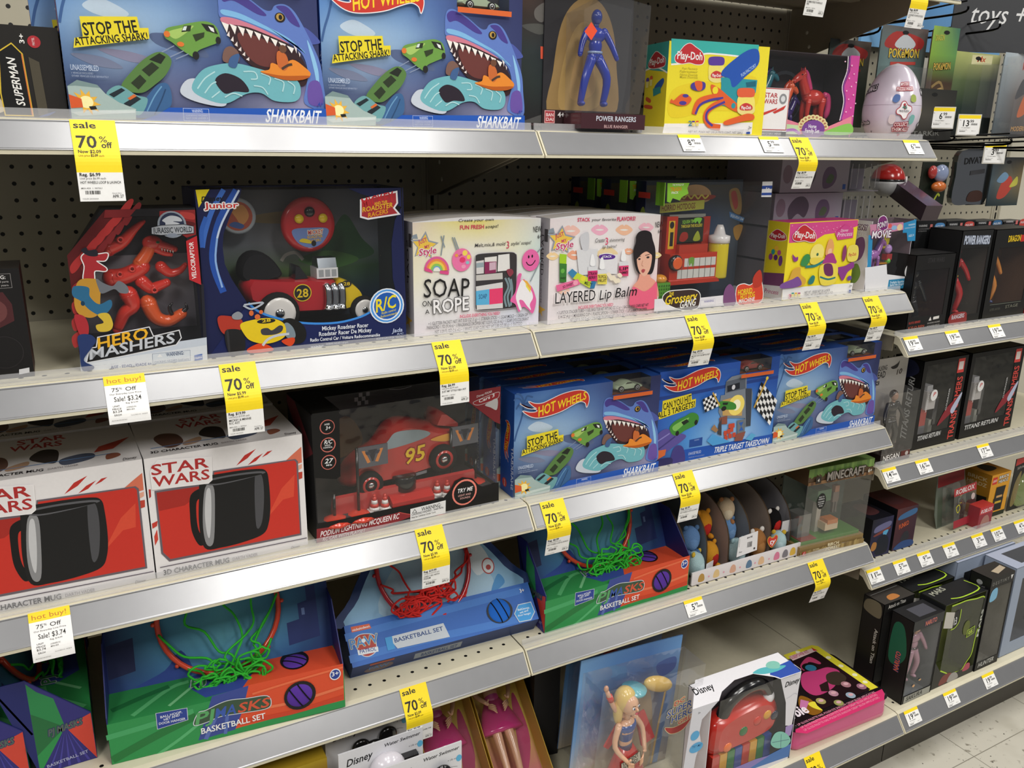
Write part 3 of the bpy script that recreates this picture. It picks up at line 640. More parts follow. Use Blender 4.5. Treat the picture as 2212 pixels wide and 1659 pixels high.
ART['soap']=[
('g',0,0,8.75,6.83,[['e4dce8','ece8ee','ece8ee','d8dcf0','e4e0f0'],['e8e6e4','eeecec','eeecec','e8eaf0','e4e8ee'],['ece8d0','eeeae4','eeecec','ecebea','dce8e8'],['efe4c4','f0ecd8','eeeae0','f0ecd0','d4e4e0'],['e8d8cc','f0e4a0','f0e070','ece4c0','e4e4e4']]),
('p','98a0ac',[0.83,6.3,1.05,5.75,1.66,5.58,1.16,5.24,1.2,4.66,0.67,5.01,0.09,4.82,0.26,5.37,-0.13,5.82,0.49,5.82]),
('p','f0c850',[0.81,6.12,0.99,5.67,1.5,5.53,1.09,5.24,1.12,4.76,0.68,5.05,0.19,4.89,0.34,5.35,0.01,5.73,0.53,5.73]),
('p','8c98a4',[-0.1,5.88,0.02,6.09,0.26,6.15,0.33,5.86]),
('t','c83c6c','JUST',0.37,5.53,0.93,5.69,0.26,'b'),
('t','c83c6c','MY',0.76,5.27,1.09,5.33,0.19,'b'),
('o','f4f0f2',0.04),
('t','c83c6c','Style',0.36,4.86,1.49,4.99,0.4,'bi'),
('t','343034','Create your own',2.95,6.76,5.34,6.76,0.18,'i'),
('t','d83860','FUN FRESH',3.06,6.31,4.68,6.31,0.25,'b'),
('t','343034','soaps!',4.78,6.32,5.65,6.35,0.2,'i'),
('t','484448','Melt,mix,& mold',4.05,5.21,6.16,5.23,0.23,'i'),
('t','d04064','3',6.27,5.03,6.46,5.03,0.47,''),
('t','484448',"stylin' soaps!",6.58,5.21,8.02,5.24,0.22,'i'),
('t','242024','NEW!',8.2,5.96,8.82,5.98,0.38,''),
('t','242024','6+',8.52,5.56,8.83,5.57,0.25,''),
('p','e0609c',[2.33,3.89,2.31,4.06,2.27,4.22,2.19,4.37,2.09,4.5,1.96,4.62,1.82,4.7,1.67,4.76,1.51,4.78,1.35,4.77,1.19,4.73,1.05,4.66,0.93,4.57,0.82,4.45,0.75,4.31,0.7,4.15,0.68,3.99,1.38,3.95,1.62,3.93]),
('p','f08c50',[2.19,3.9,2.18,4.04,2.14,4.17,2.07,4.3,1.99,4.41,1.88,4.5,1.77,4.57,1.64,4.62,1.51,4.64,1.37,4.63,1.25,4.6,1.13,4.54,1.02,4.46,0.94,4.36,0.87,4.24,0.83,4.12,0.82,3.98,1.38,3.95,1.62,3.93]),
('p','f0d050',[2.05,3.91,2.04,4.02,2.01,4.12,1.96,4.22,1.89,4.31,1.81,4.39,1.71,4.44,1.61,4.48,1.5,4.5,1.4,4.49,1.3,4.47,1.2,4.42,1.12,4.36,1.05,4.28,1,4.18,0.97,4.08,0.96,3.97,1.38,3.95,1.62,3.93]),
('p','90c860',[1.9,3.92,1.9,4,1.87,4.08,1.84,4.15,1.79,4.22,1.73,4.27,1.66,4.31,1.58,4.34,1.5,4.35,1.42,4.35,1.35,4.33,1.28,4.3,1.22,4.25,1.17,4.19,1.13,4.12,1.11,4.04,1.1,3.96,1.38,3.95,1.62,3.93]),
('p','70a8dc',[1.76,3.92,1.76,3.98,1.74,4.03,1.72,4.08,1.69,4.12,1.65,4.16,1.6,4.18,1.55,4.2,1.5,4.21,1.45,4.21,1.4,4.2,1.35,4.17,1.31,4.14,1.28,4.1,1.26,4.06,1.24,4.01,1.24,3.96,1.38,3.95,1.62,3.93]),
('p','f0ece4',[1.73,3.87,1.71,3.97,1.66,4.06,1.59,4.12,1.5,4.14,1.41,4.13,1.34,4.08,1.29,4,1.27,3.9]),
('p','e0508c',[0.71,4.21,1.15,4,1.25,3.8,0.75,3.95]),
('p','e0508c',[1.71,3.93,2.31,3.85,2.27,3.64,1.69,3.75]),
('l','8c98a0',0.07,[1.99,6.01,1.78,4.83]),
('l','8c98a0',0.07,[1.79,5.98,2.03,5.3]),
('l','8c98a0',0.07,[2.53,5.88,2.82,5.11]),
('l','8c98a0',0.07,[2.66,5.87,2.95,5.15]),
('l','8c98a0',0.07,[8.82,4.99,8.41,4.61]),
('l','8c98a0',0.07,[8.78,4.19,8.03,2.86]),
('e','f078ac',3.16,4.49,0.66,0.7),
('e','f8dc60',3.37,4.9,0.17,0.17),
('e','f8d850',3.62,4.65,0.13,0.14),
('e','e83c70',3.2,4.49,0.2,0.17),
('e','f4a0c0',3.27,4.08,0.15,0.12),
('t','a03060','LOL',2.99,4.69,3.2,4.79,0.11,'b'),
('e','90c8d0',3.54,4.31,0.12,0.1),
('e','f0a050',2.8,4.78,0.11,0.1),
('e','ec6cac',8.02,4.22,0.63,0.69),
('e','20181c',7.86,4.44,0.06,0.1),
('e','20181c',8.12,4.47,0.06,0.1),
('l','20181c',0.06,[7.68,4.13,7.85,3.93,8.1,3.92,8.31,4.13,8.34,4.21]),
('t','1c1a1c','SOAP',0.6,2.37,3.65,2.25,1.17,''),
('t','1c1a1c','ON',0.51,1.84,1.11,1.82,0.35,''),
('t','1c1a1c','A',0.69,1.36,0.97,1.36,0.29,''),
('o','1c1a1c',0.035),
('t','f4f2f4','ROPE',1.22,1.36,3.63,1.39,0.87,'b'),
('o','b8b4bc',0.03),
('b','3a3638',[4.06,4.52,4.14,4.74,4.53,4.8,5.58,4.81,6.57,4.79,6.86,4.68,6.96,4.44,6.97,3.01,6.98,1.43,6.82,1.26,5.45,1.26,4.47,1.28,4.16,1.37,4.07,1.63,4.06,3.2]),
('p','c8c4c0',[4.1,3.51,5.96,3.55,5.98,3.15,4.11,3.16]),
('p','d8d4d4',[4.1,4.36,4.64,4.41,4.64,3.59,4.12,3.57]),
('p','98a8b0',[4.12,4.25,4.62,4.27,4.62,3.98,4.12,3.96]),
('p','e8e4e0',[4.69,4.56,5.54,4.6,5.53,3.62,4.7,3.59]),
('p','8c2c58',[4.69,4.29,5.52,4.28,5.49,3.58,4.7,3.55]),
('p','d0b0c0',[5.02,4.23,5.48,4.25,5.47,3.78,5.02,3.75]),
('p','e8e6e4',[5.63,4.67,6.43,4.71,6.48,3.68,5.6,3.65]),
('p','d8d6d6',[4.09,2.81,5.97,2.96,6.01,1.31,4.16,1.34]),
('p','5cb0dc',[4.09,2.53,5.03,2.58,5.04,1.61,4.11,1.64]),
('p','e84070',[5.03,2.58,5.99,2.6,5.99,1.63,5.04,1.61]),
('t','204878','SOAP',4.29,2.01,4.86,2.02,0.3,''),
('l','7c9098',0.14,[6.14,3.22,6.38,2.65,6.12,2.03,6.26,1.37]),
('l','7c9098',0.14,[6.37,3.21,6.56,2.64,6.34,2.01,6.49,1.35]),
('l','7c9098',0.14,[6.55,3.12,6.66,2.47,6.58,1.42]),
('b','8c3848',[6.23,3.69,6.59,3.75,6.73,3.5,6.46,3.28]),
('b','e868a8',[6.53,1.75,6.89,2.29,6.97,2.93,7.1,3.4,7.33,3.39,7.24,2.99,7.52,3.05,7.71,2.8,8.09,2.53,8.34,2.02,8.45,1.52,8.23,0.79,7.85,1.07,7.47,1.27,7.19,0.96,6.9,1.48]),
('b','f4f0f4',[6.94,2,7.11,2.56,7.33,2.99,7.61,2.89,7.81,2.55,8.1,2.2,8.2,1.79,7.98,1.39,8.08,1.01,7.75,1.33,7.46,1.68,7.18,1.7,7.38,1.15,7.24,1.08,7.04,1.55]),
('p','f0b040',[7.41,3.02,7.73,2.92,8.04,2.53,8.05,2.29,7.71,2.72]),
('p','f0e050',[7.62,2.81,8,2.33,8.01,2.13,7.67,2.56]),
('t','d83468','INCLUDES EVERYTHING YOU NEED!',2.98,0.93,5.79,0.92,0.2,'b'),
('t','3c3840','• 1 GLITTER PACKET NET WT 0.03 OZ (1 g) • 1 STIRRER STICK • 1 SOAP MOLD • 1 SKEIN OF',0.88,0.66,7.84,0.64,0.21,''),
('t','3c3840','PARACORD 1 YD (91.4 m) • 1 FRAGRANCE DROPPER NET 0.20 FL OZ (6 mL) • 1 SOAP DYE COLORANT',0.76,0.42,7.92,0.36,0.21,''),
('t','3c3840','NET 0.09 FL OZ (2.6 mL) • 1 WHITE SOAP CUBE NET WT 2.80 OZ (80 g) • 1 TATTOO',1.29,0.11,7.42,0.1,0.21,''),
]
ART['lip']=[
('g',0,0,9,6.82,[['e8dfe6','eeeaec','eeeaec','f0d8e0','f4b8c4'],['efe6e6','f0ecec','f0ecec','efe8ea','f2d8dc'],['efe4e0','f0ecec','f0ecec','efe6e6','ecdcd8'],['ece0e4','efe8ea','f0eaec','ecdfe0','e8e0e0']]),
('b','f4c4b8',[0.86,6.01,1.21,6.29,1.47,6.34,1.58,6.25,1.68,6.34,1.94,6.27,2.33,5.95,1.97,5.66,1.61,5.59,1.24,5.7]),
('b','f0ece8',[1.23,5.99,1.59,6.04,1.96,5.97,1.59,5.91]),
('b','f4b4cc',[3.19,6,3.52,6.26,3.76,6.31,3.87,6.22,3.97,6.3,4.21,6.24,4.58,5.95,4.25,5.68,3.9,5.61,3.55,5.71]),
('b','f0ece8',[3.54,5.99,3.88,6.03,4.23,5.96,3.89,5.91]),
('b','f4c0a0',[5.19,5.92,5.53,6.19,5.78,6.24,5.89,6.15,5.99,6.23,6.25,6.17,6.63,5.87,6.29,5.6,5.93,5.53,5.57,5.63]),
('b','f0ece8',[5.55,5.91,5.9,5.95,6.27,5.88,5.91,5.83]),
('b','f4b8c8',[7.12,6.02,7.43,6.26,7.65,6.3,7.76,6.22,7.85,6.29,8.08,6.24,8.43,5.97,8.12,5.73,7.8,5.66,7.47,5.75]),
('b','f0ece8',[7.45,6.01,7.77,6.04,8.1,5.98,7.78,5.93]),
('b','f0a888',[1.36,4.46,1.65,4.69,1.85,4.73,1.94,4.65,2.03,4.72,2.24,4.66,2.55,4.4,2.26,4.17,1.97,4.11,1.67,4.2]),
('b','f0ece8',[1.66,4.45,1.95,4.48,2.25,4.41,1.96,4.37]),
('b','f4d4a0',[-0.23,4.47,0,4.65,0.17,4.69,0.24,4.62,0.31,4.68,0.48,4.63,0.73,4.42,0.5,4.23,0.26,4.18,0.02,4.25]),
('b','f0ece8',[0.01,4.45,0.25,4.48,0.49,4.43,0.25,4.39]),
('b','f0d8a8',[3.71,4.42,4.13,4.75,4.43,4.81,4.57,4.69,4.7,4.79,5.01,4.71,5.48,4.33,5.06,3.99,4.62,3.91,4.17,4.04]),
('b','f0ece8',[4.15,4.4,4.59,4.44,5.04,4.35,4.6,4.29]),
('b','f0b090',[5.95,4.47,6.15,4.63,6.3,4.66,6.37,4.6,6.43,4.65,6.58,4.61,6.81,4.43,6.61,4.27,6.39,4.23,6.18,4.29]),
('b','f0ece8',[6.16,4.46,6.38,4.48,6.59,4.44,6.38,4.41]),
('b','f4c0b0',[7.17,3.21,7.45,3.43,7.66,3.46,7.76,3.39,7.85,3.45,8.06,3.39,8.39,3.13,8.1,2.91,7.8,2.86,7.49,2.95]),
('b','f0ece8',[7.47,3.19,7.77,3.22,8.08,3.15,7.78,3.11]),
('b','f4dca0',[8.37,4.09,8.58,4.25,8.73,4.28,8.8,4.22,8.86,4.27,9.02,4.23,9.27,4.04,9.05,3.88,8.83,3.84,8.6,3.9]),
('b','f0ece8',[8.59,4.08,8.81,4.1,9.04,4.05,8.82,4.02]),
('b','f4ccb8',[0.67,2.22,0.91,2.41,1.08,2.44,1.15,2.37,1.23,2.43,1.4,2.37,1.66,2.14,1.42,1.95,1.17,1.91,0.92,1.99]),
('b','f0ece8',[0.92,2.2,1.16,2.22,1.41,2.16,1.16,2.13]),
('t','d83464','STACK',2.07,6.57,3.07,6.55,0.24,'b'),
('t','343034','your favorite',3.19,6.56,5.16,6.53,0.19,'i'),
('t','d83464','FLAVORS!',5.25,6.5,6.79,6.5,0.27,'b'),
('t','242024','NEW!',8.55,5.96,9.19,5.98,0.4,''),
('t','242024','6+',8.82,5.57,9.09,5.59,0.26,''),
('p','98a0ac',[0.91,6.38,1.2,5.79,1.95,5.61,1.37,5.24,1.45,4.6,0.8,4.99,0.11,4.78,0.29,5.38,-0.21,5.87,0.53,5.87]),
('p','f0c850',[0.9,6.19,1.14,5.7,1.76,5.55,1.28,5.24,1.35,4.72,0.81,5.03,0.23,4.87,0.38,5.36,-0.03,5.77,0.59,5.77]),
('p','8c98a4',[-0.18,5.93,-0.05,6.16,0.23,6.23,0.34,5.91]),
('t','c83c6c','JUST',0.4,5.55,1.07,5.72,0.28,'b'),
('t','c83c6c','MY',0.89,5.27,1.28,5.34,0.2,'b'),
('o','f4f0f2',0.04),
('t','c83c6c','Style',0.43,4.83,1.78,4.97,0.43,'bi'),
('t','343034','Create',3.49,5.16,4.26,5.18,0.28,'i'),
('t','d83464','3',4.35,4.98,4.58,4.99,0.49,''),
('t','343034','shimmering',4.67,5.16,5.92,5.19,0.22,'i'),
('t','343034','lip balms!',4.11,4.75,5.26,4.77,0.2,'i'),
('p','dcdce0',[2.04,4.75,3.75,4.75,3.63,3.09,2.32,3.09]),
('b','d0d0d6',[2.3,5.59,2.93,5.85,2.99,4.79,2.54,4.73]),
('p','e4e2e6',[3.87,4.41,5.43,4.29,5.41,2.98,4.05,3.07]),
('b','5a2c90',[3.88,4.29,4.49,4.38,5.18,4.22,5.03,4.02,4.1,4.03]),
('t','f4f4fa','STACK',4.14,4.13,4.92,4.12,0.15,'b'),
('p','a4d02c',[0.73,4.58,1.28,4.51,1.27,3.86,0.75,3.93]),
('p','3c7c34',[0.75,3.97,1.31,3.9,1.32,2.71,0.8,2.74]),
('e','68b048',1.01,3.46,0.15,0.15),
('t','14280c','SWEET',0.84,2.93,1.29,2.9,0.14,'b'),
('p','3c84b0',[1.41,3.32,1.75,3.56,2.16,3.27,1.82,2.92]),
('p','c8d83c',[1.82,2.92,2.16,3.27,3.55,2.68,3.27,2.15]),
('p','3478a8',[3.22,2.15,3.34,2.78,3.72,2.54,3.58,2.13]),
('e','e8d840',2.63,2.87,0.22,0.18),
('t','203014','MELTY',2.75,2.48,3.37,2.29,0.22,'b'),
('p','e86c9c',[0.51,2.56,2.23,2.85,2.44,2.5,0.62,2.14]),
('e','f4a0b8',2.04,2.62,0.2,0.16),
('t','601838','SO SWEET',1.06,2.31,1.89,2.5,0.18,'b'),
('b','f2f2f4',[3.16,3.71,3.19,4.28,3.31,4.44,3.44,4.27,3.55,3.68]),
('p','dcdce0',[2.99,3.63,3.74,3.59,3.76,3.25,3.01,3.3]),
('p','d83c78',[2.99,3.34,3.77,3.33,3.79,2.62,3.04,2.67]),
('t','241418','STRAW',3.03,3.05,3.75,3.03,0.21,'b'),
('t','241418','BERRY',3.09,2.79,3.74,2.78,0.2,'b'),
('b','f2f2f4',[3.94,3.45,3.97,4.03,4.09,4.19,4.22,4.02,4.34,3.43]),
('p','dcdce0',[3.77,3.38,4.53,3.33,4.55,2.99,3.79,3.04]),
('p','e8d85c',[3.77,3.08,4.57,3.07,4.59,2.35,3.83,2.41]),
('t','241418','TROPICAL',3.81,2.79,4.54,2.76,0.22,'b'),
('t','241418','FRUIT',3.87,2.53,4.54,2.52,0.21,'b'),
('b','f2f2f4',[5.69,3.89,5.72,4.48,5.83,4.65,5.97,4.47,6.1,3.87]),
('p','dcdce0',[5.52,3.82,6.3,3.77,6.32,3.43,5.54,3.48]),
('p','e04478',[5.52,3.52,6.34,3.52,6.37,2.79,5.58,2.84]),
('t','241418','LIP',5.57,3.22,6.32,3.2,0.22,'b'),
('t','241418','SHIMMER',5.63,2.96,6.31,2.95,0.2,'b'),
('e','f0e4cc',4.67,3.03,0.17,0.11),
('e','f0e4cc',5.08,2.8,0.17,0.12),
('e','f0e4cc',5.48,2.58,0.17,0.12),
('e','f0e4cc',4.74,2.95,0.17,0.11),
('e','f0e4cc',5.14,2.72,0.17,0.12),
('e','f0e4cc',5.55,2.5,0.17,0.12),
('e','f0e4cc',4.81,2.86,0.17,0.12),
('e','f0e4cc',5.21,2.64,0.17,0.12),
('e','f0e4cc',5.58,2.93,0.17,0.12),
('e','f0e4cc',4.88,2.78,0.17,0.12),
('e','f0e4cc',5.28,2.56,0.17,0.12),
('e','f0e4cc',5.66,2.85,0.17,0.12),
('e','f0e4cc',4.95,2.7,0.17,0.12),
('e','f0e4cc',5.35,2.48,0.17,0.12),
('b','e8a08c',[6.77,2.02,7.17,2.43,7.31,2.85,7.28,3.2,8.11,3.15,8.26,2.62,8.86,2.14,9.02,0.97,6.93,1.31]),
('b','201a1e',[6.82,5.44,7.04,5.73,7.57,5.82,8.08,5.64,8.25,5.21,8.55,4.51,8.6,3.64,8.41,2.87,7.91,2.82,7.19,2.95,6.82,3.57,6.65,4.44,6.82,5.06]),
('b','e8b49c',[6.98,3.91,6.99,4.25,7.35,4.44,7.89,4.54,8.25,4.18,8.29,3.66,8.14,3.06,7.76,2.69,7.35,2.94,7.1,3.39]),
('b','201a1e',[6.73,4.09,6.74,4.69,7.2,4.96,7.86,4.97,8.44,4.6,8.51,4,8.19,4.18,7.79,4.38,7.37,4.23,6.98,3.91]),
('l','2a2024',0.04,[7,4.03,7.32,4.1]),
('l','2a2024',0.04,[7.7,4.12,8.08,4.19]),
('e','30282c',7.2,3.9,0.11,0.06),
('e','30282c',7.94,3.98,0.13,0.07),
('b','b04c50',[7.43,3.12,7.58,3.2,7.76,3.13,7.66,2.96,7.52,2.97]),
('l','c88c78',0.03,[7.51,3.79,7.44,3.49,7.59,3.4]),
('b','ec6484',[6.52,0.91,6.72,1.94,7.04,1.96,7.78,1.64,8.43,1.9,8.83,2.23,8.94,1.51,8.83,0.45,7.88,0.39,6.98,0.6]),
('o','f4eeee',0.03),
('t','1c181c','LAYERED',0.43,1.37,3.62,1.36,0.76,''),
('t','1c181c','Lip',3.96,1.33,4.93,1.43,0.69,'i'),
('t','1c181c','Balm',5.25,1.4,7.08,1.43,0.69,'i'),
('t','d83468','INCLUDES EVERYTHING YOU NEED!',2.27,0.87,5.14,0.85,0.21,'b'),
('t','4c444c','• 3 LIPSTICK STACKER TUBES • 1 GEL BASE TUB NET WT 0.42 OZ (12 g) • 1 BAG OF WAX CHIPS NET WT',0.61,0.66,8.22,0.57,0.22,''),
('t','4c444c','0.14 OZ (4 g) • 1 MEASURING CUP • 1 PLASTIC SPOON • 1 STIRRER STICK • 1 LIP SHIMMER DROPPER',0.69,0.37,8.11,0.28,0.22,''),
('t','4c444c','NET 0.07 FL OZ (2 mL) • 2 FLAVOR DROPPERS NET 0.09 FL OZ (2.6 mL) EACH',1.63,0.08,7.24,0.03,0.21,''),
]
ART['dino']=[
('p','5c1418',[0.06,5.78,1.95,7.91,3.33,7.91,1.5,6.16,1.03,5.52,0.66,4.65,0.13,0.02,0.03,-0.01]),
('b','b03030',[0.14,5.27,0.59,5.76,0.78,5.68,0.45,5.1,0.16,4.9]),
('b','7c2024',[0.59,5.17,0.97,5.59,1.08,5.44,0.76,4.94]),
('b','b03030',[0.55,5.7,1,6.19,1.19,6.11,0.86,5.54,0.57,5.33]),
('b','7c2024',[1,5.61,1.38,6.03,1.5,5.88,1.18,5.38]),
('b','b03030',[0.96,6.14,1.42,6.63,1.61,6.55,1.28,5.98,0.99,5.77]),
('b','7c2024',[1.42,6.04,1.8,6.47,1.91,6.32,1.59,5.82]),
('b','b03030',[1.38,6.57,1.83,7.07,2.02,6.99,1.69,6.42,1.4,6.21]),
('b','7c2024',[1.83,6.48,2.21,6.91,2.33,6.76,2.01,6.26]),
('b','b03030',[1.79,7.01,2.24,7.51,2.44,7.43,2.11,6.86,1.82,6.65]),
('b','7c2024',[2.25,6.92,2.63,7.35,2.75,7.2,2.43,6.7]),
('b','b03030',[2.2,7.45,2.66,7.95,2.85,7.87,2.52,7.3,2.23,7.09]),
('b','7c2024',[2.67,7.37,3.05,7.8,3.17,7.65,2.85,7.14]),
('b','b03030',[2.62,7.89,3.08,8.39,3.27,8.32,2.94,7.74,2.65,7.53]),
('b','7c2024',[3.09,7.81,3.47,8.24,3.59,8.09,3.27,7.59]),
('b','a83030',[0.09,4.23,0.51,4.51,0.59,4.05,0.16,3.71]),
('b','a83030',[-0.01,3.42,0.42,3.69,0.5,3.23,0.06,2.88]),
('b','a83030',[-0.11,2.59,0.32,2.86,0.4,2.4,-0.04,2.05]),
('b','a83030',[-0.2,1.76,0.23,2.03,0.31,1.56,-0.13,1.21]),
('p','17151a',[1.95,7.91,6.09,7.94,6.08,7.54,3.13,7.57]),
('p','7c2024',[1.95,7.91,3.33,7.91,2.99,7.54,1.85,7.53]),
('p','8c2426',[4.4,7.8,6.08,7.84,6.02,6.59,5.55,6.45,5.15,6.77,4.32,7.02]),
('b','b43c38',[5.38,7.74,5.98,7.65,5.99,7.35,5.43,7.48]),
('b','5c1418',[5.52,7.29,5.98,7.2,5.97,7.05,5.54,7.1]),
('p','1c1a20',[5.55,6.45,6.02,6.59,6.07,6.51,5.52,6.22]),
('p','20202a',[6.05,4.09,6.17,4.01,6.09,1.19,5.92,1.2]),
('e','9098a4',4.92,7.13,0.68,0.67),
('e','28304c',4.92,7.15,0.58,0.57),
('b','c8ccd4',[4.48,7.35,4.87,7.57,5.29,7.48,5.4,7.28,4.98,7.29,5.29,7.16,4.75,7.08,4.52,6.87,4.62,7.2]),
('o','2a2c34',0.03),
('p','aeb2ba',[3.96,7,4.4,7.09,5.47,7.11,5.93,7,5.91,6.68,5.43,6.65,4.36,6.63,3.94,6.7]),
('t','30343c','JURASSIC WORLD',4,6.72,5.85,6.73,0.28,'b'),
('e','8890a0',4.88,6.61,0.25,0.09),
('p','c02830',[5.51,6.28,6.05,6.53,6.05,4,5.5,4.3]),
('t','f4eeee','VELOCIRAPTOR',5.85,4.33,5.85,6.23,0.22,'b'),
('p','c8d0dc',[-0.01,-0.01,0.05,1.04,0.8,1.09,2.6,0.95,6.09,1.2,6.03,-0.07]),
('p','dce0e6',[2.56,0.55,6.07,0.78,6.03,-0.07,0.03,-0.01,0.07,0.34]),
('o','e4e4e8',0.05),
('p','131316',[0.32,0.43,0.53,1.11,0.84,1.14,0.96,1.64,3.34,1.96,3.49,1.46,4.75,1.67,4.81,1.29,4.54,0.96,1.85,0.59]),
('t','f0b428','HERO',0.88,1.05,3.25,1.41,0.58,'bi'),
('t','c8ccd4','MASHERS',0.45,0.55,4.5,1.07,0.55,'bi'),
('o','8c98ac',0.02),
('p','d4dae2',[3.38,0.55,5.2,0.57,5.17,0.04,3.35,0.03]),
('p','e8e8ea',[3.58,0.37,3.72,0.53,3.84,0.36]),
('t','4c5a7c','WARNING:',4.02,0.36,4.89,0.38,0.2,'b'),
('t','6c7c98','CHOKING HAZARD-Small parts',3.43,0.04,5.11,0.06,0.13,''),
('p','2c5cb0',[5.39,0.28,5.79,0.33,5.79,0.02,5.39,-0.02]),
('t','f0f0f4','Hasbro',5.4,0.08,5.76,0.11,0.11,'bi'),
('t','4c5a8c','AGE - EDAD - IDADE 4+',1.36,-0.01,3.28,-0.02,0.15,'b'),
('o','f2f0f0',0.05),
('b','b02c34',[0.65,4.57,0.76,5.23,0.68,5.68,0.97,5.89,1.39,5.79,1.83,5.81,1.69,5.48,1.29,5.47,1.68,5.11,1.63,4.96,1.17,4.99,1.08,4.55]),
('b','20202c',[0.69,6.01,0.93,6.15,1.01,6,1.35,6.02,1.38,5.72,0.98,5.74]),
('e','c83038',1.44,5.69,0.04,0.05),
('b','c89434',[0.38,4.51,0.93,4.63,1.34,4.42,1.26,3.55,1.13,2.88,0.71,2.68,0.2,2.95,0.11,3.63]),
('b','70747c',[1.19,4.61,1.5,4.37,1.89,4.2,2.19,4.44,2.54,4.16,2.55,3.81,2.19,3.83,1.94,4.04,1.38,3.85,1.24,4.16]),
('b','2c6c94',[0.07,4.09,0.23,4.3,0.81,4.19,0.82,3.74,1.18,3.33,1.71,3.52,1.72,3.14,1.26,2.75,0.75,3.06,0.4,3.54,0.1,3.78]),
('e','143c58',0.47,3.42,0.09,0.12),
('b','b02c34',[0.05,2.88,0.45,2.78,0.6,2.31,0.51,1.81,0.2,1.8,0.05,2.35]),
('b','d8b83c',[1.06,2.81,1.54,2.84,1.7,2.29,1.51,1.96,1.03,1.96,0.93,2.28,1.29,2.4]),
('b','24386c',[0.07,1.81,0.61,1.84,0.85,1.51,0.6,1.14,0.19,0.56,0.6,0.2,0.47,0.02,0.07,0.06,0.05,1.04]),
]
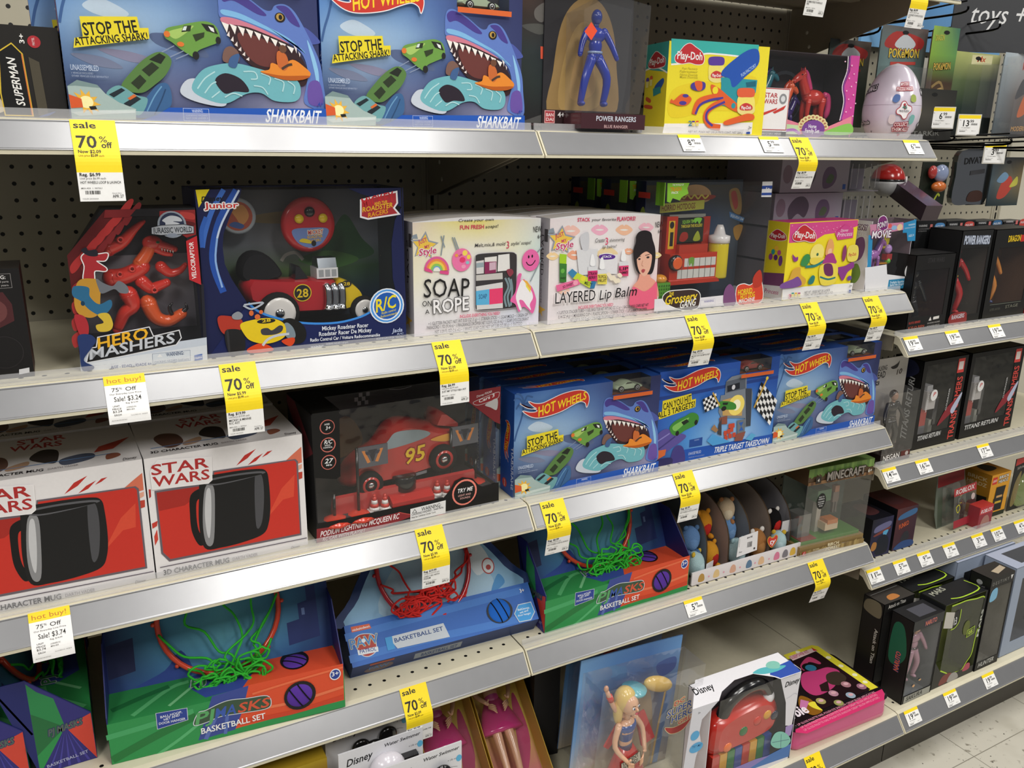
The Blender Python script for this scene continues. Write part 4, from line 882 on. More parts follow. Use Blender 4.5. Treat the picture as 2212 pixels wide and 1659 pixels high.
ART['road']=[
('p','141b48',[0.05,8.8,2.33,8.85,2.22,8.47,1.68,7.52,1.25,6.57,1.15,5.84,1.19,4.98,1.49,4.15,2.13,2.96,2.34,2.36,1.28,-0.28,-0.08,-0.01]),
('l','3c6cc4',0.25,[1.43,8.81,0.76,7.73,0.32,6.61,0.14,5.89]),
('l','2450a8',0.35,[2.07,8.77,1.13,7.3,0.67,5.86,0.64,4.76,1.01,3.49]),
('l','c8d8f0',0.1,[2.2,8.77,1.24,7.17,0.91,6.34]),
('l','8cb0e4',0.1,[0.91,6.34,0.74,5.13,0.97,3.75]),
('l','3060b8',0.22,[0.14,5.89,0.16,6.73,0.45,7.44]),
('p','e8d41c',[0.05,8.81,0.73,8.83,0.13,7.92]),
('p','141b48',[8.08,8.79,11.21,8.79,11.22,7.72,8.81,8.48]),
('p','151d4c',[10.8,7,11.22,7.72,11.39,1.59,11.04,1.55,10.58,3.62,10.55,5.67]),
('p','142056',[-0.08,-0.01,2.25,2.82,2.84,2.26,4.02,1.76,5.45,1.41,7.15,1.3,8.42,1.5,9.29,1.84,11.35,1.81,11.36,0]),
('l','3c8ce0',0.12,[2.25,2.82,2.84,2.26,4.02,1.76,5.45,1.41,7.15,1.3,8.56,1.52,9.44,1.9]),
('t','15151a','Disney',0.28,8.21,1.36,8.26,0.27,'bi'),
('o','f4f0f0',0.06),
('t','cc2c2c','Junior',0.4,7.88,2.1,7.88,0.3,'b'),
('o','f0f0f4',0.1),
('p','b03038',[8.83,8.1,9.78,8.31,10.88,8.52,10.9,7.96,10.68,7.67,10.96,7.36,9.18,7.15,8.8,7.26]),
('t','c82c34','MICKEY',8.89,7.72,10.83,8.11,0.54,'b'),
('t','f0c030','AND THE',9.57,7.85,10.36,7.95,0.17,'b'),
('t','f0c030','ROADSTER',8.85,7.48,10.68,7.73,0.27,'bi'),
('t','f0a828','RACERS',9.18,7.17,10.38,7.4,0.26,'bi'),
('e','e8eef8',10.16,2.04,1.08,1.04),
('e','4c98e4',10.16,2.04,1,0.97),
('e','e8eef8',10.16,2.04,0.89,0.87),
('e','1c58b0',10.16,2.04,0.8,0.79),
('t','f0dc28','R/C',9.47,1.69,10.72,1.93,0.78,'bi'),
('t','f0dc28','Radio control',9.82,1.55,10.71,1.71,0.15,'i'),
('t','f0dc28','Radiocommandé',9.75,1.35,10.78,1.5,0.15,'i'),
('t','e4e8f4','Mickey Roadster Racer',6.22,0.93,8.98,0.89,0.25,'b'),
('t','e4e8f4','Roadster Racer De Mickey',6.02,0.62,9.16,0.58,0.25,'b'),
('t','e4e8f4','Radio Control Car / Voiture Radiocommandée',5.5,0.35,9.68,0.26,0.2,'b'),
('t','d0d4e4','CHOKING HAZARD-Small parts.',6.4,0.07,7.73,0.05,0.11,''),
('t','d0d4e4','RISQUE DE SUFFOCATION - Petites pièces.',9.45,0.07,11.18,0.05,0.11,''),
('t','e4e8f4','WARNING:',5.51,-0.08,6.29,-0.08,0.18,'b'),
('t','b8c4e4','Jada',10.42,0.4,11.09,0.42,0.25,'bi'),
('t','b8c4e4','R/C',10.75,0.24,11.15,0.25,0.1,'bi'),
('b','141414',[4.02,1.69,4.48,1.8,5.05,1.46,5.29,0.97,5.2,0.5,4.79,0.31,4.27,0.53,4.04,1.09]),
('b','7c8c98',[4.03,1.42,4.27,1.57,4.58,1.24,4.68,0.76,4.41,0.58,4.1,0.88]),
('b','b03424',[0.58,2.13,0.92,2.26,1.81,1.96,1.71,1.38,1.02,1.19,0.68,1.48]),
('b','d8451c',[2.01,0.3,2.72,0.56,3.28,0.3,3.33,0.06,2.18,0.05]),
('b','d8451c',[3.88,0.57,4.55,0.7,4.6,0.43,4.32,0.22]),
('b','e8c81c',[1.73,1.7,2.31,1.88,3.19,1.93,3.82,1.74,4.13,1.42,4.13,0.88,3.69,0.59,2.97,0.5,2.23,0.74,1.88,1.17]),
('b','3c3c44',[2.84,1.34,3.16,1.37,3.4,1.22,3.81,1.45,4.01,1.36,3.91,1.1,3.52,0.97,2.94,0.99,2.79,1.15]),
('l','c8ccd4',0.14,[2.84,0.41,3.12,0.72,3.64,0.9,4.33,0.93]),
('e','1c1c1c',3.12,1.76,0.5,0.13),
('t','e8c81c','28',2.89,1.7,3.37,1.72,0.17,'b'),
('b','1a1a1c',[0.91,1.39,1.29,1.49,1.77,1.34,1.92,0.84,1.85,0.25,1.42,0,1.06,0.14,0.89,0.75]),
('b','303034',[0.97,1.32,1.09,1.38,1.09,0.14,1.01,0.21]),
('l','b0b8c4',0.1,[1.96,2.72,2.41,2.49,3.03,2.79,2.5,2.79,2,2.75]),
('e','d86c34',2.35,2.27,0.12,0.15),
('e','d86c34',2.87,2.29,0.11,0.11),
('e','d86c34',2.66,2.04,0.15,0.15),
('b','8c9098',[1.34,2.26,1.66,2.42,1.89,2.21,1.76,1.99,1.39,2.03]),
]
ART['gross']=[
('p','8cc83c',[0.2,8.91,2.15,8.91,1.98,8.55,2.12,8.2,1.56,7.97,1.37,7.74,0.74,7.91,0.56,7.6,0.26,7.68]),
('t','f4f8e8','THE WORLD OF',0.64,8.73,1.64,8.74,0.13,'b'),
('t','e88c1c','TRASH',0.47,8.36,1.44,8.4,0.28,'b'),
('t','f4f0e8','PACK',0.61,8.19,1.22,8.21,0.16,'b'),
('p','e8e8ec',[9.05,8.94,10.08,8.95,10.1,7.83,9.08,7.85]),
('p','2c4ca0',[9.06,8.65,10.1,8.66,10.08,8.42,9.06,8.42]),
('p','2c4ca0',[9.08,8.15,10.09,8.15,10.09,7.97,9.08,7.97]),
('t','f0f0f4','5+',9.45,8.33,9.84,8.34,0.2,'b'),
('p','e4e2e8',[-0.26,0.14,-0.28,1.02,0.3,1.01,4.12,0.8,6.18,0.82,10.1,0.93,10.26,-0.03]),
('o','f4f4f4',0.06),
('b','3c2c28',[0.51,1.21,1,1.46,1.96,1.48,3.28,1.42,3.88,1.04,3.85,0.26,3.53,0.03,2.32,0.05,0.98,0.54,0.52,0.87]),
('t','f0d030','THE',1.01,1.17,1.43,1.17,0.25,'b'),
('t','f0d030','Grossery',0.64,0.53,3.58,0.67,0.68,'bi'),
('t','f0f0f0','GANG',2.04,0.16,3.51,0.29,0.54,'bi'),
('o','a8a4c8',0.015),
('p','e4e2e8',[3.98,0.6,5.39,0.62,5.45,0.13,4.03,0.12]),
('t','7c78b0','WARNING:',4.33,0.41,5.3,0.42,0.16,'b'),
('o','f4f4f4',0.06),
('b','d84830',[7.46,1.29,8.09,1.52,8.82,1.38,9.5,1.77,9.95,1.57,10.15,0.11,8.29,-0.05,7.6,0.22]),
('b','7c4c7c',[6.34,1.37,6.78,1.61,7.26,1.05,7.44,0.06,6.39,0.01,6.18,0.78]),
('b','b83828',[9.01,1.81,9.3,2.32,9.7,2.47,9.96,1.92,9.93,1.3,9.21,1.17]),
('t','f0d830','HORRID',7.62,0.71,9.08,0.8,0.41,'b'),
('t','f0d830','HOT DOG',7.93,0.37,9.37,0.49,0.4,'b'),
('t','f4f4f4','MACHINE',7.79,0.1,9.41,0.17,0.3,'b'),
]
ART['grossback']=[
('g',-0.8,0.6,9.9,8.6,[['4c5460','3c4858','34404c'],['34506c','2c4c74','3c4450'],['24406c','2c4c7c','38424c'],['5c5438','4c4a38','3c3a34']]),
('b','c8a070',[3.86,7.56,4.01,8.23,4.99,8.59,6.13,8.54,6.93,8.1,6.94,7.5,6.04,7.26,4.67,7.29]),
('b','a03c2c',[3.72,7.82,5.06,7.83,7.25,7.84,7.39,7.62,6.48,7.47,4.42,7.51]),
('l','e8dc5c',0.13,[4.17,7.81,4.41,7.63,4.72,7.88,5.09,7.61,5.4,7.87,5.77,7.59,6.09,7.86,6.46,7.61,6.78,7.85]),
('b','98783c',[8.87,8.16,9.7,8.28,10.18,7.44,10.19,6.37,9.43,6.57,8.98,7.29]),
('b','a83c34',[9.03,7.9,9.49,8.07,9.85,7.09,9.53,6.75]),
('p','3c70a8',[9,6.58,10.66,6.05,10.52,5.69,9.12,6.14]),
('t','c8d8e8','SQUISH EM',9.17,6.22,10.51,5.83,0.19,'b'),
('b','98702c',[9.58,5.32,10.17,5.57,10.56,5.37,10.19,4.39,9.8,4.59]),
]
ART['teal']=[
('p','eedc30',[0,0,7.75,0,7.75,5.75,0,5.75]),
('p','f0ecec',[0.02,0.63,3.44,0.71,6.92,0.86,6.92,0.09,-0.08,0.02]),
('p','3cb4ac',[0.13,5.89,6.85,5.84,6.86,4.98,5.55,5.1,3.61,5.12,2.66,5.13,1.08,4.48,0.22,4.38]),
('l','f4f4f0',0.1,[0.23,4.32,1.08,4.43,1.87,4.76,2.67,5.08,3.73,5.11,5.56,5.04,6.86,4.94]),
('b','ead028',[0.36,2.59,1.66,3.21,4.02,3.49,6.81,3.8,6.92,1.8,3.49,1.5,0.49,1.03]),
('o','f2eeee',0.04),
('b','c42c34',[0.56,4.53,0.51,4.85,0.83,5.15,1.14,5.5,1.54,5.66,1.96,5.46,2.46,5.18,2.67,4.81,2.58,4.47,2.12,4.4,1.58,4.49,1.01,4.4]),
('t','f4f4f4','Play-Doh',0.64,4.68,2.53,4.69,0.49,'b'),
('t','b8a830','Fun Factory',1.06,4.05,2.23,4.06,0.15,'i'),
('t','b8a830','Fabricateur',0.9,3.85,2.25,3.87,0.16,'i'),
('t','b8a830','Fábrica Divertida',0.92,3.66,2.26,3.68,0.15,'i'),
('t','b8a830','Massa Divertida',0.93,3.51,2.28,3.53,0.15,'i'),
('b','f0e070',[3.12,4.43,4.17,4.47,4.23,3.45,3.26,3.42]),
('b','ead888',[3.18,3.82,4.23,3.86,4.22,3.45,3.27,3.42]),
('b','5c3c9c',[3.04,4.85,3.59,4.96,4.17,4.9,4.2,4.48,3.65,4.4,3.09,4.43]),
('b','c83838',[3.31,3.88,3.68,4.07,4.12,3.91,4.1,3.65,3.36,3.63]),
('t','f4f4f4','Play-Doh',3.38,3.68,4.06,3.7,0.2,'b'),
('p','2c84ac',[4.06,3.69,5.15,3.14,5.31,2.25,4.25,2.42]),
('p','2c94a0',[4.12,3.69,6.96,3.61,6.92,2.81,5.17,1.75,4.18,1.92]),
('b','2454b0',[4.08,3.79,4.3,4.29,5.54,5.22,6.36,5.57,6.87,5.42,6.9,4.59,5.94,3.77,5.27,3.15,4.97,3.14,4.73,3.62]),
('t','a8c4e8','FUN FACTORY',5.7,3.76,6.79,4.49,0.22,'b'),
('p','1c6478',[6.04,3.42,6.84,3.55,6.88,3.2,6.14,3.13]),
('b','e0602c',[3.33,3.18,3.95,3,4.72,2.53,5.58,1.96,5.57,1.51,4.67,1.84,3.63,2.5]),
('e','eedc30',3.7,2.84,0.22,0.24),
('e','2c94a0',5.22,1.9,0.17,0.18),
('l','e0602c',0.36,[4.48,2.53,3.4,2.39,2.47,2.07,2.18,1.27]),
('l','4c3c94',0.16,[4.37,2.37,3.42,2.22,2.61,1.88,2.3,1.28]),
('l','e0602c',0.38,[4.63,2.23,3.58,1.81,3.09,1.2,3.45,0.61,4.32,0.47]),
('l','4c3c94',0.16,[4.52,2.13,3.3,1.55,3.18,0.95,3.7,0.56]),
('b','e0602c',[0.4,2.2,0.58,2.11,1.13,2.52,1.67,2.44,1.92,2.2,1.6,1.85,0.96,1.78,0.53,1.91,0.3,1.96]),
('e','4c3c94',1.44,2.42,0.23,0.11),
('e','4c3c94',1.27,1.96,0.28,0.13),
('b','4c3c94',[1.81,3.17,2.24,3.35,2.83,3.3,2.87,2.92,2.41,2.75,1.86,2.88]),
('b','e0602c',[2.06,3.32,2.59,3.34,2.64,2.86,2.29,2.8]),
('b','f0e070',[5.55,2.51,6.74,2.55,6.82,1.44,5.72,1.41]),
('b','ead888',[5.62,1.85,6.82,1.89,6.81,1.44,5.73,1.41]),
('b','e0603c',[5.45,2.97,6.08,3.08,6.74,3.01,6.77,2.55,6.15,2.48,5.52,2.51]),
('b','c83838',[5.76,1.91,6.19,2.11,6.69,1.94,6.66,1.66,5.82,1.64]),
('t','f4f4f4','Play-Doh',5.85,1.69,6.63,1.72,0.23,'b'),
('b','e0602c',[4.59,0.88,5.97,1.32,6.45,1.43,6.91,1.34,6.9,1.04,6.14,0.92,4.8,0.63]),
('t','2c7c9c','2',1.8,0.52,2.07,0.53,0.34,'b'),
('p','5c3c9c',[2.05,0.85,2.27,0.86,2.28,0.76,2.06,0.75]),
('p','e8d880',[2.08,0.75,2.27,0.76,2.29,0.53,2.1,0.53]),
('p','e0603c',[2.35,0.86,2.57,0.87,2.58,0.77,2.36,0.76]),
('p','e8d880',[2.37,0.76,2.57,0.77,2.59,0.54,2.39,0.53]),
('t','5c5458','NET WT. POIDS NET DE LA PÂTE CONT. NET 224 g',1.83,0.09,6.1,0.09,0.14,'b'),
('t','48484c','3+',6.55,0.41,6.8,0.4,0.21,'b'),
('p','2c4c9c',[6.4,0.21,6.72,0.25,6.73,0.08,6.42,0.08]),
]
ART['tealside']=[
]
ART['pink']=[
('p','f0dc2c',[0,0,7.9,0,7.9,5.93,0,5.93]),
('p','ecebec',[-0.01,0.95,4.2,0.89,8.26,0.8,8.19,-0.04,0.03,0.03]),
('p','d84c90',[0.04,5.84,7.84,5.89,7.91,5.42,6.07,5,4.06,4.89,2.99,4.46,0.13,4.4]),
('e','f090bc',0.3,5.69,0.07,0.04),
('e','f090bc',1.68,5.35,0.07,0.04),
('e','f090bc',3,5.58,0.07,0.04),
('e','f090bc',4.44,5.23,0.07,0.04),
('e','f090bc',5.81,5.46,0.07,0.04),
('e','f090bc',7.33,5.1,0.08,0.04),
('e','f090bc',1.44,5.59,0.06,0.04),
('e','f090bc',2.84,5.25,0.07,0.04),
('e','f090bc',4.18,5.47,0.07,0.03),
('e','f090bc',5.66,5.12,0.08,0.04),
('e','f090bc',7.04,5.35,0.08,0.04),
('e','f090bc',1.28,5.28,0.07,0.03),
('e','f090bc',2.59,5.5,0.07,0.04),
('e','f090bc',4.03,5.15,0.07,0.04),
('e','f090bc',5.38,5.38,0.08,0.04),
('e','f090bc',6.88,5.02,0.08,0.04),
('e','f090bc',1.04,5.52,0.07,0.03),
('e','f090bc',2.43,5.17,0.07,0.04),
('e','f090bc',3.76,5.39,0.07,0.03),
('e','f090bc',5.23,5.04,0.07,0.04),
('e','f090bc',6.62,5.27,0.08,0.04),
('e','f090bc',0.89,5.2,0.07,0.04),
('e','f090bc',2.18,5.42,0.07,0.04),
('e','f090bc',3.61,5.07,0.07,0.04),
('e','f090bc',4.96,5.29,0.08,0.04),
('e','f090bc',6.46,4.94,0.08,0.04),
('p','d04890',[5.2,4.94,6.26,5.57,7.37,5.24,7.44,4.5,5.6,4.39]),
('t','f4e4ee','Disney',5.85,5.01,6.73,5.05,0.22,'i'),
('t','f4e4ee','Princess',5.48,4.64,7.26,4.68,0.36,'i'),
('o','f2eeee',0.04),
('b','c42c34',[0.52,4.66,0.44,4.99,0.81,5.26,1.17,5.57,1.63,5.69,2.15,5.46,2.76,5.13,3.04,4.74,2.96,4.41,2.4,4.39,1.75,4.53,1.07,4.5]),
('t','f4f4f4','Play-Doh',0.61,4.81,2.88,4.63,0.5,'b'),
('e','f4e47c',3.38,3.48,0.79,0.73),
('b','ecd450',[2.73,3.13,4.24,3.05,4.25,2.61,2.88,2.64]),
('e','3c6c4c',3.42,3.38,0.13,0.12),
('b','3c8c4c',[1.61,2.71,1.92,3.37,2.47,3.43,2.62,2.94,2.2,2.53]),
('l','2c8080',0.2,[2.2,2.49,3.33,2.51,4.28,2.85]),
('b','8c3c8c',[0.58,3.53,0.96,3.28,1.23,3.31,1.21,3.02,0.8,3]),
('b','8c3c8c',[5.87,2.16,6.89,2.3,7.76,2.55,7.99,2.13,7.3,1.77,6.82,1.1,6.27,1.64]),
('b','e8a868',[4.34,3.33,4.51,4.39,4.93,4.47,5.26,3.87,5.07,3.29]),
('b','f0c4a0',[4.63,3.71,4.99,3.74,5,3.3,4.63,3.32]),
('b','a83c84',[4.56,3.32,5.2,3.38,5.57,2.97,5.72,2.57,4.19,2.56,4.32,3.04]),
('b','ecd850',[3.91,2.48,5.82,2.46,6.04,1.25,5.38,0.85,4.17,1.04]),
('b','6c2c5c',[4.33,2.55,5.22,2.5,5.52,1.69,4.95,1.58,4.46,1.86]),
('l','2c7c7c',0.14,[4,1.59,4.99,1.33,5.86,1.42]),
('e','8c3c6c',6.58,3.31,0.24,0.65),
('b','e8d860',[6.98,3.79,8.11,3.83,8.26,2.72,7.12,2.69]),
('t','c83838','Play-Doh',7.13,3.03,8.04,3.06,0.27,'b'),
('b','2c7c7c',[2.69,1.29,3.04,1.75,3.41,1.63,3.28,1.15,2.87,1.08]),
('e','6c4c9c',7.58,1.25,0.28,0.2),
('b','d8a83c',[0.52,1.73,0.83,2.38,1.58,2.48,1.74,1.94,2.37,1.51,2.29,1.12,1.61,0.98,0.32,1.31]),
('b','7c5098',[0.82,1.61,1.49,1.76,1.88,1.05,-0.18,0.96,-0.37,1.31]),
('t','d83870','3',0.61,0.13,0.92,0.13,0.33,''),
('p','2c9494',[0.92,0.56,1.19,0.56,1.21,0.46,0.93,0.46]),
('p','e8dca0',[0.94,0.46,1.19,0.46,1.24,0.18,0.99,0.18]),
('p','e8b43c',[1.27,0.54,1.55,0.53,1.56,0.43,1.28,0.44]),
('p','e8dca0',[1.3,0.44,1.55,0.44,1.59,0.15,1.34,0.15]),
('p','b84880',[1.62,0.51,1.9,0.51,1.92,0.41,1.64,0.41]),
('p','e8dca0',[1.65,0.41,1.9,0.41,1.95,0.12,1.7,0.12]),
('t','54505a','NET WT - POIDS NET DE LA PÂTE',2.39,0.38,5.35,0.35,0.2,''),
('t','54505a','CONT. NET DE LA MASA 168 g (6 OZ)',2.42,0.18,5.73,0.14,0.18,''),
('t','54505a','3+',7.7,0.51,7.98,0.51,0.19,'b'),
('p','2c4c9c',[7.67,0.28,7.95,0.28,7.97,0.02,7.69,0.02]),
]
ART['pony']=[
('p','2c8cc0',[-0.32,4.64,0.23,4.67,0.57,2.03,0.09,2.01]),
('p','e4e4ea',[-0.19,2.02,0.62,2.02,2.6,2.11,2.88,1.26,6.45,0.74,6.52,-0.12,0.2,-0]),
('p','2c84b0',[3.22,0.76,5.75,0.74,5.78,-0.12,3.19,-0.08]),
('t','d8e8f4','Twilight Sparkle &',3.41,0.43,5.65,0.4,0.19,'b'),
('t','d8e8f4','Spike the dragon',3.46,0.21,5.44,0.2,0.19,'b'),
('p','2c8cc0',[4.08,5.45,5.81,5.72,6.1,3.9,5.02,3.93,4.74,4.63,4.19,4.65]),
('t','c8e0f0','WARNING',4.82,5.19,5.75,5.26,0.15,'b'),
('t','c8e0f0','CHOKING HAZARD',4.37,4.95,5.81,5.03,0.12,''),
('t','c8e0f0','AGES 3+',5.06,4.26,5.82,4.31,0.2,'b'),
('p','c884a4',[-0.34,5.49,4.06,5.53,4.21,4.91,-0.07,4.58]),
('e','e8c8a0',3.66,5.13,0.38,0.27),
('e','8cb4dc',2.91,5.12,0.36,0.19),
('e','d85c5c',2.29,5.29,0.26,0.18),
('o','f4f0f4',0.06),
('b','7c2c74',[0.78,5.45,0.75,5.94,1.28,6.12,1.74,5.86,1.98,5.2,1.61,5.01,1.12,5.03]),
('o','5c2460',0.05),
('t','f4eef4','PONY',0.64,5.13,1.87,5.31,0.47,'b'),
('o','5c2460',0.05),
('t','f4eef4','MOVIE',0.06,4.38,2.55,4.37,0.6,'b'),
('e','f0f0f2',5.67,1.38,0.5,0.54),
('t','d83838','P',5.5,1.24,5.92,1.24,0.38,'bi'),
]
ART['horse']=[
('p','d85c9c',[-0.04,5.71,0.95,5.73,0.84,4.94,0.73,4.13,0.04,3.28,0.29,0.29,0.47,0.09,0.02,0.08]),
('l','f0e4ee',0.1,[0.91,5.7,0.79,4.74,0.71,3.72]),
('p','d0489c',[8.76,5.81,9.66,5.81,9.8,0.26,8.8,0.35,8.6,1.46,8.73,2.57,8.45,3.65,8.83,4.74]),
('l','8c3c94',0.14,[8.68,5.75,8.7,4.74,8.4,3.64,8.73,2.57,8.51,1.24]),
('l','f0e4ee',0.08,[8.48,5.74,8.54,4.73,8.24,3.64,8.57,2.56,8.39,1.23]),
('p','e8889c',[2.71,1.3,4.47,0.92,6.93,0.65,8.64,1.24,9.59,1.6,9.67,0.23,2.88,0.15]),
('b','8cc85c',[6.83,0.22,7.75,0.66,9.52,1.04,9.7,0.28]),
('p','c8e0b0',[2.92,0.88,4.49,0.79,4.59,0.18,3.03,0.18]),
('l','b878c8',0.22,[3,0.35,3.91,0.47,4.59,0.2]),
('e','e8e0e8',0.3,5.26,0.23,0.24),
('t','5c3c5c','3+',0.17,5.15,0.49,5.16,0.18,'b'),
('e','e8d8a0',4.58,0.71,0.26,0.18),
('e','b87c5c',4.58,0.71,0.12,0.09),
('e','e8d8a0',4.61,0.91,0.27,0.18),
('e','b87c5c',4.62,0.91,0.12,0.09),
('e','e8d8a0',4.75,1.1,0.27,0.18),
('e','b87c5c',4.75,1.1,0.13,0.09),
('e','e8d8a0',4.99,1.25,0.27,0.18),
('e','b87c5c',4.99,1.25,0.12,0.09),
('e','e8d8a0',5.3,1.36,0.27,0.18),
('e','b87c5c',5.3,1.35,0.12,0.08),
('e','e8d8a0',5.67,1.4,0.27,0.18),
('e','b87c5c',5.67,1.4,0.12,0.09),
('e','e8d8a0',6.04,1.38,0.27,0.19),
('e','b87c5c',6.04,1.38,0.13,0.08),
('e','e8d8a0',6.39,1.29,0.27,0.18),
('e','b87c5c',6.39,1.29,0.12,0.08),
('e','e8d8a0',6.69,1.15,0.27,0.19),
('e','b87c5c',6.69,1.15,0.13,0.09),
('e','e8d8a0',6.89,0.96,0.27,0.18),
('e','b87c5c',6.89,0.97,0.13,0.09),
('e','e8d8a0',6.99,0.75,0.28,0.18),
('e','b87c5c',6.99,0.76,0.13,0.08),
('e','7c4898',5.81,0.56,1.12,0.64),
('p','7c4898',[4.76,0.6,6.85,0.59,6.93,0.15,4.83,0.14]),
('t','f4f0f8','Horse',5.31,0.63,6.08,0.63,0.28,'b'),
('t','f4f0f8','Family Set',5.01,0.32,6.41,0.3,0.29,'b'),
('e','f8c8e0',8.18,5.35,0.07,0.05),
('e','f8c8e0',8.89,5.11,0.07,0.06),
('e','f8c8e0',8.47,4.79,0.06,0.05),
('e','f8c8e0',9.21,4.54,0.06,0.05),
('e','f8c8e0',8.78,4.22,0.06,0.06),
('e','f8c8e0',9.52,3.96,0.07,0.05),
('e','f8c8e0',9.09,3.66,0.07,0.05),
('e','f8c8e0',8.66,3.34,0.07,0.05),
('e','f8c8e0',9.39,3.08,0.07,0.05),
('e','f8c8e0',8.96,2.76,0.06,0.05),
('e','f8c8e0',9.71,2.49,0.07,0.05),
('e','f8c8e0',9.28,2.17,0.06,0.05),
('e','f8c8e0',8.84,1.86,0.07,0.05),
('e','f8c8e0',9.59,1.58,0.07,0.05),
]
ART['carbox']=[
('p','0d0c0d',[0.06,8.13,1.67,8.1,1.68,7.89,1.59,3.97,1.31,3.85,0.06,4.17]),
('e','d87468',0.92,7.2,0.45,0.45),
('e','0d0c0d',0.93,7.2,0.4,0.4),
('t','f0f0f0','AGES',0.75,7.32,1.07,7.31,0.11,'b'),
('t','f0f0f0','3+',0.81,7.02,1.1,7.03,0.23,'bi'),
('e','d87468',0.92,6.09,0.46,0.46),
('e','0d0c0d',0.91,6.09,0.4,0.4),
('t','f0f0f0','R/C',0.68,6.17,1.15,6.15,0.25,'bi'),
('t','f0f0f0','RADIO',0.72,6.04,1.06,6.02,0.09,'b'),
('t','f0f0f0','CONTROL',0.61,5.91,1.18,5.88,0.09,'b'),
('e','d87468',0.9,5.01,0.46,0.46),
('e','0d0c0d',0.9,5,0.41,0.41),
('t','f0f0f0','27',0.65,4.97,1.12,4.94,0.3,'bi'),
('t','f0f0f0','MHz',0.74,4.79,1.09,4.77,0.11,'b'),
('p','0d0c0d',[-0.02,1.24,1.47,1.19,5.41,1.21,8.37,1.14,8.86,1.59,9.18,2.15,9.75,2.31,10.49,2.08,11,1.47,11.25,1.33,12.49,1.4,12.51,-0.05,-0.11,-0.02]),
('p','8c2a30',[-0.03,0.91,2.45,0.74,5.25,0.82,5.86,0.53,6.47,0.39,3.88,-0.01,-0.08,0]),
('l','c85048',0.05,[5.25,0.82,6.16,0.46,7.72,0.07,8.77,-0.05]),
('t','f4ecec','PODIUM LIGHTNING MCQUEEN RC',0.16,0.34,5.24,0.4,0.36,'bi'),
('t','f4ecec','RC CAR WITH PLAYSET',0.29,0.02,2.98,0.01,0.25,'i'),
('e','f08878',9.91,1.22,0.91,0.91),
('e','0d0c0d',9.91,1.21,0.79,0.79),
('t','f4f0f0','TRY ME',9.36,1.25,10.48,1.25,0.29,'bi'),
('t','f0b8b0','LIGHT AND',9.44,0.98,10.37,0.97,0.14,''),
('t','f0b8b0','SOUNDS',9.57,0.77,10.32,0.75,0.14,''),
('p','ecebeb',[6.04,0.88,8.53,0.95,8.51,0.05,6.02,0.05]),
('p','20201f',[6.15,0.56,6.34,0.81,6.5,0.55]),
('p','ecebeb',[6.21,0.58,6.34,0.75,6.44,0.58]),
('t','141414','WARNING:',6.8,0.57,8.19,0.59,0.27,''),
('t','141414','CHOKING HAZARD - Small Parts.',6.12,0.39,8.37,0.44,0.15,''),
('t','141414','Not for Children Under 3 yrs.',6.12,0.2,7.82,0.24,0.13,''),
('p','7c2028',[9.68,8.06,12.52,8.11,12.51,5.43,12.13,5.73,10.15,7.4]),
('o','c8c4c4',0.03),
('b','8c2028',[10.52,7.27,10.96,7.43,12.27,7.73,12.4,7.56,12.2,7.32,10.96,7.09]),
('b','b8b4b4',[11.37,6.99,11.7,7.17,12.28,7.31,12.25,6.56,11.79,6.78]),
('t','e0d8d8','Disney PIXAR',10.76,7.59,11.88,7.79,0.15,'i'),
('t','e0d8d8','Cars 3',10.92,7.21,12.07,7.48,0.23,'bi'),
('p','0d0c0d',[12.17,5.72,12.54,5.51,12.48,5.13,12.22,5.33]),
]
ART['pjf']=[
('p','2f9450',[0,0,13.4,0,13.4,2.68,0,2.68]),
('p','e0512e',[7.72,3.15,13.37,3.16,13.34,0.52,7.1,0.39,6.74,0.37,7.25,1.48]),
('p','3c4c98',[5.63,2.97,7.71,3.13,7.25,1.48,6.74,0.32,4.65,0.19,5.18,1.66]),
('l','48a868',0.35,[-0.1,1.84,2.28,2.02,4.55,2.27]),
('l','24783c',0.5,[0.05,0.3,2.47,1.21,4.66,1.9]),
('l','58b474',0.2,[2.34,-0.11,3.74,0.65,4.89,1.41]),
('l','5c70b8',0.25,[5.06,0.15,5.71,1.5]),
('l','5870b8',0.2,[6.17,0.19,6.42,1.72]),
('l','ec7850',0.2,[7.25,1.48,10.12,1.25,13.34,1.5]),
('l','d04428',0.3,[7.05,0.75,10.08,0.55,13.31,0.78]),
('l','ec7048',0.15,[7.88,2.5,10.2,2.72,13.36,2.92]),
('o','d8dce8',0.03),
('p','2c4498',[2.57,2.69,4.21,2.58,4.19,1.8,2.56,1.65]),
('t','e4e8f4','BALL,HOOP,',2.77,2.31,3.94,2.34,0.16,'b'),
('t','e4e8f4','NET AND',2.94,2.08,3.81,2.19,0.17,'b'),
('t','e4e8f4','DOOR HANGER',2.65,1.9,4.08,1.84,0.16,'b'),
('o','d8dce4',0.05),
('b','3c5440',[4.51,1.35,4.81,2.07,5.22,2.12,5.99,2.36,6.62,2.43,7.59,2.28,8.71,2.13,8.89,1.52,8.52,1.28,7.24,1.39,5.99,1.5,5.15,1.33]),
('t','5ca868','PJ',4.57,1.31,5.56,1.33,0.83,'bi'),
('t','3c5cb0','MA',5.67,1.41,6.89,1.45,0.71,'bi'),
('t','d8583c','SKS',6.96,1.46,8.78,1.39,0.67,'bi'),
('t','f4f4f4','BASKETBALL SET',4.85,0.6,8.53,0.62,0.41,'b'),
('e','f0f0f4',12.85,2.55,0.35,0.4),
('e','2c4498',12.85,2.55,0.29,0.33),
('t','f4f4f8','3+',12.64,2.45,13.07,2.46,0.32,'b'),
('e','141016',10.65,1.65,0.96,1.0),
]
